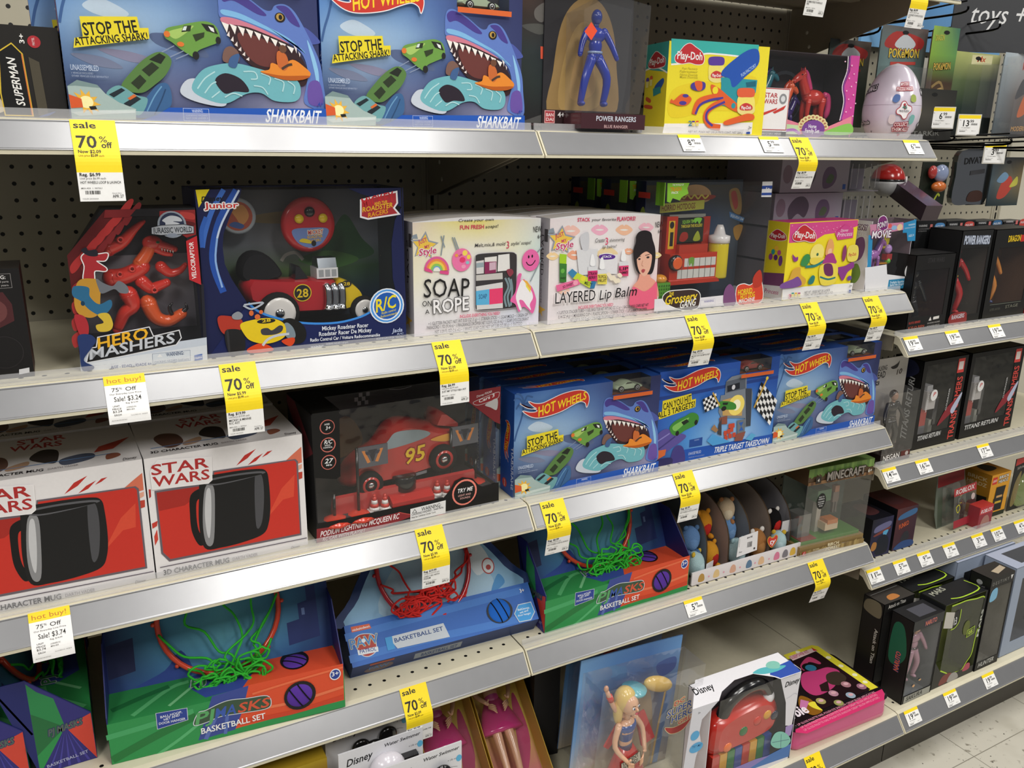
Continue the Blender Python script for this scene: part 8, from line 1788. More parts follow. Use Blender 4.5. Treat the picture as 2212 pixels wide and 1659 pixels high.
soft_toy('cream and brown soft toy at the top of the middle bay', X4(5.9, 3.0, 3.3), -20, .95, 'dcc4a4', 'e8d8bc', 'a8744c'); soft_toy('pale aqua soft toy at the bottom of the middle bay', X4(5.9, 1.3, .12), 0, 1.0, 'b0ccd0', 'c0d8dc', 'a8c8d0'); soft_toy('blue soft toy in the middle bay behind the large white tag', X4(5.9, 2.6, 1.6), 0, .95, '6c94c4', '7ca0cc', '5c84b4')
soft_toy('brown soft toy with white feet in the fourth bay', X4(8.3, 1.5, .12), 0, 1.12, 'a87444', 'b88450', 'ece6e0'); soft_toy('black and red soft toy in the right bay', X4(10.8, 2.2, 1.5), 5, 1.0, '1a1819', 'c8302c', 'ece6e0', 'dcdade'); soft_toy('pale aqua soft toy at the bottom of the right bay', X4(10.6, 1.1, .12), -30, .9, 'b4d0d4', 'c0d8dc', 'd8b440')
b = MB(); b.slab([(0,0),(2.3,.15),(2.2,1.95),(.1,1.8)], 0, .03, 'eceaec'); b.art([('p', '2c2a2c', [1.1+.06*k,.65,1.13+.06*k,.65,1.13+.06*k,1.15,1.1+.06*k,1.15]) for k in range(9)]+[('t', '403c40', '$4.95', 1.0, 1.5, 1.6, 1.52, .16, 'b'), ('t', '8c888c', 'SURFACE WASH ONLY', .2, .9, .2, 1.7, .08, ''), ('t', '403c40', 'Disney', .2, .35, .55, .36, .14, 'i'), ('e', '403c40', 1.95, .4, .1, .1)], lambda u, v, w: (u, -.03-w, v)); solid(b, 'hang_tag', 'large white barcode tag hanging in the middle bay of the soft toy tray', 'paper tag', X4(4.95, .25, 1.35), 0)
b = MB(); hp = catmull([(.6,0),(.1,.5),(0,.95),(.25,1.15),(.6,.95),(.95,1.15),(1.2,.95),(1.1,.5)], 4); b.slab(hp, 0, .03, 'd8a038'); b.slab(grow(hp, -.06), .03, .035, 'cc3028'); b.art([('t', 'f4eeee', 'ty', .25, .35, .95, .4, .5, 'bi'), ('t', 'f0d060', 'Original', .4, .92, .8, .95, .1, '')], lambda u, v, w: (u, -.04-w, v)); solid(b, 'hang_tag', 'red heart-shaped tag with white letters on the brown soft toy', 'paper tag', X4(8.4, .25, 1.3), 0)

# ================================================================== clear block world box
t = thing('toy_box', 'clear box with green grass header, brown base strip and block scene inside', 'toy box', (55.7, -14.7, zs4), -4.3); W, H, D = 7.5, 8.2, 2.9
b = MB(); b.box(0, W, 0, D, H-1.5, H, '54402c', top='6c8c48'); b.box(0, W, 0, D, 0, .85, '8c7448'); b.box(0, W, D-.05, D, .85, H-1.5, '3c4840'); rnd = random.Random(4)
b.art([('p', rnd.choice(('6c8c44','5c7c3c','7c9c50')), [i*.3,H-.55-.18*rnd.randint(0,2),i*.3+.3,H-.75,i*.3+.3,H,i*.3,H]) for i in range(25)]+[('p', rnd.choice(('6c4c34','5c402c','7c5c3c','8c6844')), [i*.3,H-1.5,i*.3+.3,H-1.5,i*.3+.3,H-1.2,i*.3,H-1.2]) for i in range(25)]+[('p', rnd.choice(('9c8450','8c7444','a89058','7c6438')), [i*.3,0,i*.3+.3,0,i*.3+.3,.4+.2*rnd.random(),i*.3,.45]) for i in range(25)]+[('o', '2c241c', .08), ('t', '9c948c', 'MINECRAFT', 2.0, H-1.25, 6.4, H-1.25, .8, 'b'), ('p', '2c241c', [.7,H-1.35,1.3,H-1.35,1.3,H-.75,.7,H-.75]), ('t', 'd8d4cc', '4', .9, H-1.2, 1.1, H-1.2, .3, 'b'), ('t', 'e8e4d8', '6+', 6.75, H-1.2, 7.2, H-1.2, .35, 'b'), ('t', 'e8dcb8', 'BIRCH', 3.1, .5, 4.4, .5, .3, 'b'), ('t', 'e8dcb8', 'FOREST', 2.9, .12, 4.6, .12, .3, 'b'), ('p', 'b83430', [.2,.1,.6,.1,.6,.5,.2,.5]), ('t', 'f0e8e0', 'C', .3, .18, .5, .18, .24, 'b'), ('t', 'd8c8a0', 'BIOME', 1.4, .4, 2.1, .4, .16, '')]); part(b, 'carton', t)
pane(t, W, .85, H-1.5, D=D, side=(0, W), mat='blister')
b = MB(); b.box(.3, W-.3, .3, D-.3, .85, 1.15, '4c8038', 'gloss'); b.box(.4, 2.2, .4, 1.6, 1.15, 1.25, '8c4038', 'gloss'); b.box(.5, 1.9, 1.0, 2.4, 1.15, 3.4, '6c6c68', 'gloss'); part(b, 'ground_plate', t, 'green ground plate')
b = MB(); b.box(2.6, 4.2, 1.2, 2.4, 4.2, 5.3, '2c5c38', 'gloss'); b.box(3.0, 3.5, 1.5, 2.0, 1.15, 4.2, 'b0aca0', 'gloss'); part(b, 'block_tree', t, 'green block tree with pale trunk'); b = MB(); b.box(3.3, 4.8, .6, 1.6, 1.6, 2.3, 'c8b090', 'gloss'); b.box(3.5, 4.7, .55, 1.5, 2.2, 2.6, 'b86c34', 'gloss'); part(b, 'block_pile', t, 'pale and orange blocks')
b = MB(); b.box(4.6, 5.1, 1.2, 1.6, 4.9, 5.5, '8c5434', 'gloss'); b.box(4.5, 5.2, 1.25, 1.55, 3.9, 4.9, '5c4c44', 'gloss'); b.box(4.6, 4.8, 1.25, 1.5, 2.9, 3.9, '4c4440', 'gloss'); b.box(4.9, 5.1, 1.25, 1.5, 2.9, 3.9, '4c4440', 'gloss'); part(b, 'block_figure', t); b = MB(); b.art([('e', '161616', 1.8, 5.0, .52, .75), ('t', 'd8d8d8', 'EASY TO', 1.5, 5.35, 2.1, 5.35, .12, 'b'), ('t', 'd8d8d8', 'ASSEMBLE &', 1.45, 5.15, 2.15, 5.15, .12, 'b'), ('t', 'd8d8d8', 'INCLUDES', 1.45, 4.9, 2.15, 4.9, .12, 'b'), ('t', 'd8d8d8', 'SETUP AND', 1.48, 4.7, 2.1, 4.7, .12, 'b'), ('t', 'd8d8d8', 'FUN!', 1.6, 4.5, 2.0, 4.5, .12, 'b')], FRONT, k=2); part(b, 'sticker', t, 'black round sticker')
# ================================================================== bottom deck, left and middle
zd = -47.08
t = thing('toy_box', 'white box with round-topped window and red toy keyboard inside', 'toy box', (41.0, -20.7, zd), 0); W, H, D = 9.45, 8.55, 2.6
b = MB(); shell(b, W, D, H, .05, 'e4e2e8', '4c4c54', top=False); b.box(0, W, D-.4, D, H-.05, H, 'eceaee'); b.art(ART['key']); b.art(ART['keytop'], TOP(H)); b.art([('g', .1, .1, W-.1, H-.1, [['9a9aa2']*3, ['6c6c74', '5c5c64', '7c7c84']])], lambda u, v, w: (u, D-.06-w, v)); part(b, 'carton', t)
kb = bpy.data.objects.new('toy_keyboard', None); col.objects.link(kb); kb.parent = t; kb['label'] = 'red toy keyboard with black carrying handle'
b = MB(); bulge(b, catmull([(.9,3.0),(1.0,5.2),(2.2,6.0),(4.8,6.4),(7.0,6.3),(8.1,5.4),(8.3,3.6),(7.0,2.9),(3.0,2.7)], 4), .4, 2.3, 'c42c22', k=.22); part(b, 'keyboard_body', kb)
b = MB(); b.tube(catmull([(2.4,1.2,5.6),(3.0,1.1,7.0),(4.6,1.0,7.8),(6.2,1.0,7.6),(7.1,1.1,6.6)], 5, False), .52, '141416', 'gloss', 12); part(b, 'handle', kb, 'black handle')
b = MB(); b.ball((7.1,.9,6.2), (.55,.4,.6), 'e8e6ea'); part(b, 'handle_knob', kb, 'white rounded handle end')
for x, z, c in ((4.15,4.3,'2c6c38'), (5.6,4.75,'c83c30'), (6.65,4.95,'d89c34'), (7.5,4.6,'24283c'), (2.6,3.35,'e8702c')): b = MB(); b.ball((x,.42,z), (.45,.16,.42), c); part(b, 'button', kb)
for i in range(8): b = MB(); b.box(1.2+i*.8, 1.95+i*.8, .5, 1.6, .25, 2.75, ('c4382c','d8a030','2c7c40','2c4c9c')[i % 4], 'gloss'); part(b, 'piano_key', kb)
b = MB(); b.add([(.6,.012,.3),(8.4,.012,.3),(8.6,.012,H-.05),(.9,.012,H-.05)], [(0,1,2,3)], 'ffffff', 'film'); part(b, 'window', t, 'clear plastic window')
# pink case
t = thing('toy_case', 'flat pink zip case with dark picture lid and yellow border', 'toy case', (51.1, -20.45, zd), -2.2); W, D, H = 11.3, 6.9, 2.4; R_ = .7
rr = [p for cx, cy, a0 in ((W-R_,R_,-90), (W-R_,D-R_,0), (R_,D-R_,90), (R_,R_,180)) for p in [(cx+R_*math.cos(math.radians(a0+15*k)), cy+R_*math.sin(math.radians(a0+15*k))) for k in range(7)]]
def ringed(b, levels, c, mat): 
    n = len(rr); vs = []
    for z, s in levels: vs += [(W/2+(p[0]-W/2)*s, D/2+(p[1]-D/2)*s, z) for p in rr]
    b.add(vs, [(i*n+j, i*n+(j+1) % n, (i+1)*n+(j+1) % n, (i+1)*n+j) for i in range(len(levels)-1) for j in range(n)], c, mat, True); b.add(vs, [tuple(range(n))[::-1], tuple(range((len(levels)-1)*n, len(levels)*n))], c, mat)
b = MB(); ringed(b, [(0,.97),(.15,.995),(.6,1.0),(1.1,.99),(1.6,.995),(1.85,.99)], 'd8568c', 'gloss'); part(b, 'case_body', t)
b = MB(); ringed(b, [(1.83,1.0),(1.9,1.012),(2.05,1.012),(2.1,1.0)], '241a20', 'matte'); part(b, 'zipper', t, 'dark zipper line'); b = MB(); ringed(b, [(2.08,.985),(2.3,.98),(2.38,.97)], '1a1418', 'gloss'); b.art(ART['casetop'], TOP(2.39), 'gloss'); part(b, 'lid', t)
# doll packs
def doll_pack(label, at, yaw, tip, top, skirt, hair, blank, arm):
    t = thing('doll_pack', label, 'toy pack', at, yaw, 'doll packs with clear fronts', 0, tip); W, H = 9.7, 11.5
    b = MB(); b.slab([(0,0),(W,0),(W,H),(0,H)], -.1, 0, '5c84b8'); b.art([('g', 0, 0, W, H, [['c0b4a0', 'b8a890', 'a89478', '8c7c6c'], ['a0acc0', 'b8b4a4', 'b8a07c', '8894a8'], ['6c98c8', '7c90b4', '9c8c7c', '5c84b8'], ['5484bc', '4c6ca4', '7c7468', '4c74ac'], ['74a4d4', '4c74b0', '4468a8', '6c98cc'], ['6c98c8', '5480b8', '4c74ac', '6494c8']])]+([] if blank else [('b', 'a88c64', [4.6,0,4.8,5,6,8,7.4,6,7.8,0]), ('l', '4c7cb8', .5, [8.6,0,8.8,3,9.2,7.5]), ('l', 'd8b468', .18, [8.2,0,8.4,3.5,8.7,7]), ('b', '2c4c9c', [7.4,9.4,9.2,9.7,9.3,8.6,8.0,8.2])])); part(b, 'backing_card', t)
    fashion_doll(t, (4.6, -1.4, -2.6), 12.3, top, skirt, hair, 'doll in %s' % ('blue top and red skirt' if not blank else 'dark purple outfit'), R=Euler((0, math.radians(-6), math.radians(12))))
    if arm: b = MB(); limb(b, [(3.7,-1.4,6.7),(2.6,-1.4,7.6),(1.6,-1.4,9.4)], [.28,.17], 'd8a488'); b.tube([(2.1,-1.4,8.5),(1.85,-1.4,8.95)], .26, 'c83430'); b.ball((1.5,-1.4,9.65), (.2,.18,.26), 'd8a488'); part(b, 'raised_arm', t); b = MB(); b.ball((6.7,-1.2,8.6), (1.5,.5,.65), 'dcb868', rot=(0,.35,0)); part(b, 'ponytail', t, 'long blond ponytail'); b = MB(); b.lathe([(.96,-.12),(.97,.12)], '6cb8c4', 'gloss', (4.3,-1.25,8.75), 'z', 18); part(b, 'headband', t, 'turquoise headband'); b = MB(); b.slab([(4.9,6.2),(5.7,6.5),(7.1,3.7),(5.9,3.2)], 1.0, 1.2, 'c43a3c', 'matte'); b.slab([(3.2,6.0),(3.6,5.0),(2.6,3.9),(2.2,4.2)], 1.0, 1.15, 'c43a3c', 'matte'); part(b, 'cape', t, 'short red cape')
    b = MB(); b.box(.3, W+.3, -2.6, -.02, .15, 10.4, 'ffffff', 'blister'); part(b, 'blister', t, 'clear plastic blister')
    if not blank: b = MB(); b.art([('o', 'e8d8a8', .05), ('b', 'b84844', [6.7,5.6,7.4,4.9,8.6,5.0,9.4,6.0,8.8,5.6,7.6,5.4]), ('o', 'e8d8a8', .05), ('t', 'b83c40', 'DC', 7.3, 7.35, 8.3, 7.6, .42, 'bi'), ('o', 'e8d8a8', .05), ('t', '3c5ca8', 'SUPER', 6.7, 6.5, 9.1, 7.0, .6, 'bi'), ('o', 'e8d8a8', .05), ('t', '3c5ca8', 'HERO', 7.2, 5.9, 9.4, 6.4, .55, 'bi'), ('o', 'e8d8a8', .05), ('t', 'c84850', 'GIRLS', 7.9, 5.6, 9.4, 5.95, .34, 'bi'), ('o', '2c2824', .04), ('p', 'b8b0a0', [2.9,2.9,4.6,3.5,4.5,3.9,4.4,4.3,2.75,3.7]), ('t', '2c2824', 'STUDENT', 2.95, 3.4, 4.35, 3.9, .36, 'b'), ('t', '2c2824', 'ID CARD!', 3.0, 2.98, 4.35, 3.48, .34, 'b')], lambda u, v, w: (u, -2.62-w, v)); part(b, 'printed_label', t)
    return t
doll_pack('clear-front pack with blond doll in red skirt on the bottom deck', (31.4, -16.0, zd+.75), 0, 4, '2c4c90', 'c4302c', 'e0c070', False, True)
doll_pack('clear-front pack with dark purple doll, behind the blond doll pack', (33.3, -11.6, zd+.75), 0, 4, '2c2050', '2c2050', 'c85030', True, False)
# bath toy cards
def swim_card(label, at, front):
    t = thing('bath_toy_card', label, 'toy pack', at, 0, 'white bath toy cards'); W, H = 5.7, 12.0; b = MB(); b.slab([(0,0),(W,0),(W,H),(0,H)], -.1, 0, 'c8c8cc'); b.art([('g', 0, 0, W, H, [['d0d0d4']*2, ['c4c4c8', 'd4d4d8'], ['dcdce0']*2]), ('t', '1a1a1e', 'Disney', .5, H-1.1, 2.2, H-1.0, .55, 'bi'), ('t', '2a2a2e', 'Water Swimmer', 3.0, H-.55, 5.5, H-.5, .26, 'bi'), ('t', '6c6c74', '+18 m', 4.7, H-1.2, 5.3, H-1.2, .14, ''), ('e', '5cb0d8', 5.5, H-1.2, .2, .25), ('l', '8c8c94', .03, [4.6,H-1.8,5.0,H-1.7,5.4,H-1.8])]); part(b, 'backing_card', t)
    if front: b = MB(); b.ball((3.0,-.6,H-1.7), (1.2,.8,1.1), 'd4d0d8', 'gloss'); b.ball((3.2,-.8,H-2.9), (.9,.9,.8), 'd8d4dc', 'gloss'); part(b, 'white_float', t, 'white rounded bath toy'); b = MB(); b.box(3.9, 5.2, -.5, 0, H-2.1, H-1.5, '1c1c1e', 'gloss'); part(b, 'black_clip', t)
    else: 
        b = MB(); b.ball((2.3,-.3,H-2.0), (.65,.3,.65), '0f0f10', 'gloss'); b.ball((4.2,-.3,H-1.7), (.65,.3,.65), '0f0f10', 'gloss'); b.ball((3.2,-.2,H-2.7), (.9,.35,.9), '141416', 'gloss'); part(b, 'black_float', t, 'black rounded bath toy')
    return t
swim_card('shaded bath toy card behind the brighter white one', (13.25, -14.6, zd+.2), False); swim_card('bright white bath toy card in the middle of its file', (13.4, -17.0, zd-.0), True); swim_card('front bath toy card, only its top corner in the picture', (15.1, -19.4, zd-0+.0-.0), False)
b = MB(); b.box(0, 7.6, 0, 2, 0, 11.1, 'c8a828', top='b89828'); b.art([('g', 0, 6, 7.6, 11.1, [['6c5440', '7c5c48', '8c7430'], ['b89828', '4c4c3c', '8c3038'], ['c8a828', 'd0b43c', 'c0a028']]), ('p', '3c4440', [2.0,8.6,6.2,8.8,6.0,9.9,3.0,9.8]), ('p', '8c3038', [5.2,8.6,6.9,8.8,6.8,10.1,5.4,10.0])]+[('e', 'd8c878', .6+i*1.1, 10.5, .3, .2) for i in range(6)]); solid(b, 'toy_box', 'yellow spotted box under the shelf at the bottom left', 'toy box', (5.4, -15.8, zd), 0)
b = MB(); b.slab(catmull([(0,0),(5.8,0),(6.0,.3),(6.0,10.2),(5.7,10.6),(.3,10.6),(0,10.2)], 3), 0, .4, 'a8b4bc', 'blister'); b.art([('g', .2, .2, 5.8, 10.3, [['7c8890']*2, ['98a4ac', 'a8b0b8']])], lambda u, v, w: (u, .15-w, v)); solid(b, 'blister_pack', 'grey-blue clear pack in front of the yellow spotted box', 'toy pack', (7.2, -17.3, zd), 0)
# princess dolls lying back in yellow boxes
def lying_doll(label, at, yaw):
    t = thing('doll_box', label, 'toy box', at, yaw, 'yellow doll boxes lying back on the deck', 50); W, H, D = 4.7, 13, 2.0; b = MB(); shell(b, W, D, H, .05, 'c8a02c', 'd0b040', top=True); b.art([('g', .1, .1, W-.1, H-.1, [['b84878', 'c84c7c'], ['d09858', 'd8b850'], ['d8bc3c', 'e0c850'], ['d0b83c', 'd8c448']]), ('e', '6c5440', 3.4, H-2.3, .75, .8), ('e', 'd8b48c', 3.3, H-2.5, .42, .5), ('b', 'b83468', [3.0,1,4.4,3.5,4.3,7,3.8,6.5])], lambda u, v, w: (u, D-.06-w, v)); part(b, 'carton', t)
    fashion_doll(t, (1.9, 1.0, .3), 12.2, 'b83880', 'c83c7c', 'c89858', 'doll in pink gown'); 
    b = MB(); b.add([(0,.01,0),(W,.01,0),(W,.01,H),(0,.01,H)], [(0,1,2,3)], 'ffffff', 'film'); part(b, 'window', t, 'clear plastic window'); return t
l0 = lying_doll('right one of two yellow doll boxes lying back on the deck', (26.3, -14.8, zd+1.6), -3); again(l0, 'left one of two yellow doll boxes, partly behind a sale tag', (21.4, -14.6, zd+1.6), -3)
b = MB(); b.box(0, 2.2, 0, 3.4, 0, 8.3, '17161a', top='2a2a2e'); b.art([('t', '7c7c80', 'BATTERIES', .3, 2.0, 1.9, 2.0, .18, '')], TOP(8.3)); solid(b, 'toy_box', 'small black box standing between the doll box and the doll packs', 'toy box', (31.35, -10.8, zd), -12)

# ================================================================== far right shelves
def fig_box(label, at, W, H, D, frame_c, inner, ops, win, fig=None, yaw=0, back_ops=(), group='black figure boxes with clear fronts', side_ops=(), top_c=None, top_ops=(), mat='film'):
    """tall carton with a framed front window; win = (x0, x1, z0, z1)"""
    t = thing('figure_box', label, 'toy box', at, yaw, group); b = MB(); x0, x1, z0, z1 = win
    shell(b, W, D, H, .05, frame_c, inner)
    for q in ((0,x0,0,H), (x1,W,0,H), (x0,x1,0,z0), (x0,x1,z1,H)): b.box(q[0], q[1], 0, .04, q[2], q[3], frame_c)
    if top_c: b.box(0, W, 0, D, H, H+.01, top_c)
    b.art([('g', .05, .05, W-.05, H-.05, [[inner]*2]*2)]+list(back_ops), lambda u, v, w: (u, D-.06-w, v)); b.art(ops); b.art(side_ops, SIDE_L(D)); b.art(top_ops, TOP(H+.012)); part(b, 'carton', t)
    pb = MB(); pb.add([(x0,.03,z0),(x1,.03,z0),(x1,.03,z1),(x0,.03,z1)], [(0,1,2,3)], 'ffffff', mat); part(pb, 'window', t, 'clear plastic window')
    if fig: fig(t)
    return t
z1_, z2_, z3_ = -13.38, -25.38, -35.38
bx = fig_box('black box with dark robed figure, leftmost on the upper right shelf', (65.3, -14.9, z1_), 5.3, 6.7, 3.4, '121112', '3c2420', [('t', '2c2a2c', 'STAR WARS', 1.6, 6.0, 3.8, 6.0, .4, 'b'), ('t', 'b03c34', 'ELITE SERIES', .3, .75, 1.8, .8, .18, 'b'), ('t', 'b05038', 'KYLO REN', .3, .3, 2.4, .35, .22, 'b'), ('p', 'd8d4d0', [2.9,.85,3.1,1.2,3.3,.85]), ('p', 'd8d4d0', [3.5,.9,4.3,.95,4.3,1.2,3.5,1.15]), ('t', 'b8b4b0', 'CHOKING HAZARD', 2.8, .55, 4.5, .6, .14, ''), ('t', 'b8b4b0', 'NOT FOR CHILDREN UNDER 3 YRS', 2.8, .3, 4.5, .35, .12, '')], (.3, 4.7, 1.3, 5.4), lambda t: action_figure(t, (2.3, 1.6, -.6), 6.0, '1a191b', belt='2c2a2c', label='dark robed toy figure'), back_ops=[('b', '6c4c2c', [2.4,2,2.5,5.4,3.6,5.4,3.8,2]), ('b', '5c241c', [.3,1.2,.4,5.4,1.2,5.4,1.3,1.2]), ('l', 'd8552c', .2, [1.6,5.3,1.4,2.8])])
fig_box('black box with red armoured figure on the upper right shelf', (71.8, -14.4, z1_), 4.5, 8.5, 3.2, '161617', '4c463e', [('o', '6c7488', .05), ('t', 'c0c8d8', 'POWER RANGERS', .4, 7.3, 4.1, 7.2, .75, 'b'), ('b', '8c3030', [.2,.1,.2,1.0,2.2,1.1,2.6,.6,2.4,.1]), ('t', 'c8ccd4', 'RANGERS', .4, .5, 2.2, .6, .4, 'b')], (.25, 4.1, .8, 6.9), lambda t: action_figure(t, (1.7, 1.4, .7), 6.3, 'b42428', belt='c8a040', boots='b42428', stance=.15, arms=(.8, 1.2), label='plain red armoured toy figure'), back_ops=[('b', '6c6454', [1.2,4,1.4,6.6,3.0,6.8,3.4,4.4])])
fig_box('black box with yellow and red logo and orange figure, upper right shelf', (76.9, -14.3, z1_), 6.6, 8.4, 3.2, '151515', '5c4230', [('o', '2c2018', .04), ('t', 'ecc820', 'DRAGON', 2.0, 7.2, 3.9, 7.25, .6, 'b'), ('p', 'b82c24', [3.9,7.15,5.0,7.2,5.0,7.75,3.9,7.8]), ('t', 'e8802c', 'BALL', 5.0, 7.2, 6.2, 7.3, .6, 'b'), ('l', '6c7064', .05, [.9,1.4,5.8,1.4]), ('t', '4c4c44', 'SUPER SAIYAN', 1.0, .8, 2.6, .85, .24, 'b'), ('t', '6c6c60', 'STAGE', 3.4, .9, 5.4, .95, .3, 'b')], (.8, 6.0, 1.5, 6.7), lambda t: action_figure(t, (2.2, 1.5, 1.2), 5.8, 'd08434', head='d8a070', skin='d8a070', hair='d8c83c', belt='2c3c6c', boots='2c3c6c', stance=.14, label='orange toy figure with yellow hair'), back_ops=[('b', '8c5c30', [1,1.6,1.2,5,3,6.4,5.4,5.8,5.8,1.6])])
b = MB(); b.box(0, 5, 0, 2.5, 0, 7, '8c2024'); b.art([('b', 'c03030', [.2,.3,.4,3,1.6,3.6,2.4,.3])]); solid(b, 'figure_box', 'dark red box cut by the right edge, upper right shelf', 'toy box', (84.0, -14.2, z1_), 0)
for i, (x, lc) in enumerate(((66.0,'c06838'), (70.4,'4c84b8'), (74.8,'c04840'), (79.2,'3c6c98'), (83.6,'c04840'))):
    b = MB(); b.box(0, 4.2, 0, 2, 0, 9.2-.15*i, '161718', top='2a2c2e'); b.art([('b', lc, [2.6,8.15,2.7,8.7,3.4,8.8,4.0,8.65,4.0,8.15,3.3,8.0]), ('t', 'd8d8d8', 'FIGURE', 2.75, 8.35, 3.85, 8.4, .2, 'b'), ('t', 'c4c4c4', 'WARNING', .3, 8.5, 1.5, 8.5, .2, 'b'), ('t', '8c8c8c', 'CHOKING HAZARD', .3, 8.25, 1.8, 8.25, .13, ''), ('t', '8c8c8c', 'ATTENTION', .3, 8.05, 1.5, 8.05, .13, ''), ('p', 'c8706c', [1.9,8.3,2.25,8.3,2.25,8.7,1.9,8.7])], k=1); solid(b, 'figure_box', 'black box behind the front row, upper right shelf, %s badge' % ('orange', 'pale blue', 'left red', 'dark blue', 'right red')[i], 'toy box', (x, -10.8, z1_), 0, 'rear black boxes on the upper right shelf')
# middle right shelf
t = thing('blister_pack', 'grey smoky card with dark-coated figure under clear plastic', 'toy pack', (63.95, -13.4, z2_), 0); W, H = 4.5, 9.4; b = MB(); b.slab([(0,0),(W,0),(W,H),(0,H)], -.1, 0, 'a8a4a0'); b.art([('g', 0, .8, W, H, [['5c5048', '6c5c50', '7c7064'], ['78706c', '8c8680', '7c746c'], ['9c9894', 'a09c98', '98948e'], ['c0bcb8', 'c4c0bc', 'bcb8b4']]), ('b', '585450', [2.4,3,3.2,5.2,3.9,4.2,3.6,2]), ('t', '1c1a1a', 'WALKING', .15, 8.3, 1.7, 8.35, .45, 'b'), ('t', '1c1a1a', 'DEAD', .15, 7.6, 1.6, 7.65, .62, 'b'), ('p', '1c1a1a', [.2,7.0,.9,7.0,.9,7.35,.2,7.35]), ('t', 'c8c4c0', 'AMC', .28, 7.08, .82, 7.08, .2, 'b'), ('t', '3c2c28', '10', 3.1, 7.7, 3.8, 7.75, .5, 'bi'), ('b', '1c1a1a', [2.2,8.5,2.5,8.3,3.1,8.4,3.3,9.0,3.1,8.8,2.6,8.6])]); part(b, 'backing_card', t)
action_figure(t, (2.0, -.9, 1.0), 5.6, '211e1f', head='a07c68', skin='a07c68', hair='2c2422', belt='2c2420', label='toy figure in dark coat'); b = MB(); b.box(.3, W-.05, -1.7, 0, .9, 6.6, 'ffffff', 'blister'); b.box(.35, W-.1, -1.65, 0, .05, .95, '241a1a', 'gloss'); b.art([('t', 'ece8e4', 'NEGAN', .7, .3, 2.9, .35, .52, 'b'), ('p', '5c2420', [3.1,.1,4.3,.1,4.3,.9,3.1,.9]), ('e', 'b8b0ac', 3.9, .6, .22, .2), ('p', '98a490', [.4,.08,.7,.5,1.1,.08])], lambda u, v, w: (u, -1.66-w, v)); part(b, 'blister', t, 'clear plastic blister with black name base')
def robot(t):
    for nm_, sh in (('robot_body', ((2.3,.9,4.6,.7,.6,.9,'b8b4b4'), (2.2,.9,5.6,.4,.4,.4,'a8a8ac'))), ('robot_wing', ((1.8,1,2.9,.6,.4,.9,'a42c28'), (2.0,1,1.7,.5,.35,.6,'6c6c70'))), ('robot_leg', ((3.8,1,3.2,.3,.3,1.4,'3c3c40'), (3.4,1,1.6,.3,.3,.8,'8c8c84')))):
        b = MB()
        for x, y, z, w, d, h, c in sh: b.box(x-w, x+w, y-d, y+d, z-h, z+h, c, 'gloss')
        part(b, nm_, t)
def robot_box(label, x, W):
    return fig_box(label, (x, -13.9, z2_), W, 8.7, 3.0, '100f10', '3a3a38', [('t', 'd8d8d8', 'TITANS RETURN', .7, .85, W-2.5, .95, .46, 'bi'), ('p', 'd84440', [W-1.5,7.0,W-.5,7.0,W-.5,8.4,W-1.5,8.4]), ('p', 'e8dcd8', [W-1.35,7.3,W-.65,7.3,W-.65,8.1,W-1.35,8.1]), ('t', 'd84840', 'TRANSFORMERS', W-.45, .3, W-.45, 6.6, .85, 'b'), ('b', '8c2430', [W-3.2,2.0,W-2.2,3.6,W-1.0,4.4,W-.4,4.8,W-.9,3.4,W-2.0,2.6]), ('b', 'b8c0d8', [W-1.5,3.4,W-.3,4.9,W-.2,4.5,W-1.0,3.0]), ('e', 'ecebeb', 2.2, 5.2, .5, .55), ('t', 'c83838', 'P', 2.05, 5.1, 2.4, 5.12, .4, 'bi'), ('t', 'c8c8c8', 'WINGSPAN', 1.4, 3.6, 1.5, 5.4, .2, 'b'), ('t', 'c8c8c8', 'CLOUDRAKER', W-2.2, 3.4, W-2.1, 5.6, .2, 'b')], (.6, W-1.4, 1.5, 8.2), robot, group='black robot toy boxes', side_ops=[('t', 'c4c4c4', 'TITANS RETURN', 2.3, .8, 2.3, 7.4, .62, 'bi'), ('b', '2c3050', [.2,7,.4,8.4,2,8.5,2.6,7.6,1.4,6.8]), ('b', '5c2430', [.1,.5,.4,3,1,4.5,.8,1])], back_ops=[('b', '4c2c5c', [.8,7.9,2.2,6.8,3.0,8.2,2.4,8.5])])
robot_box('left black robot box with red lettering and white round sticker', 70.1, 6.6); robot_box('right black robot box cut by the right edge of the picture', 77.2, 8.6)
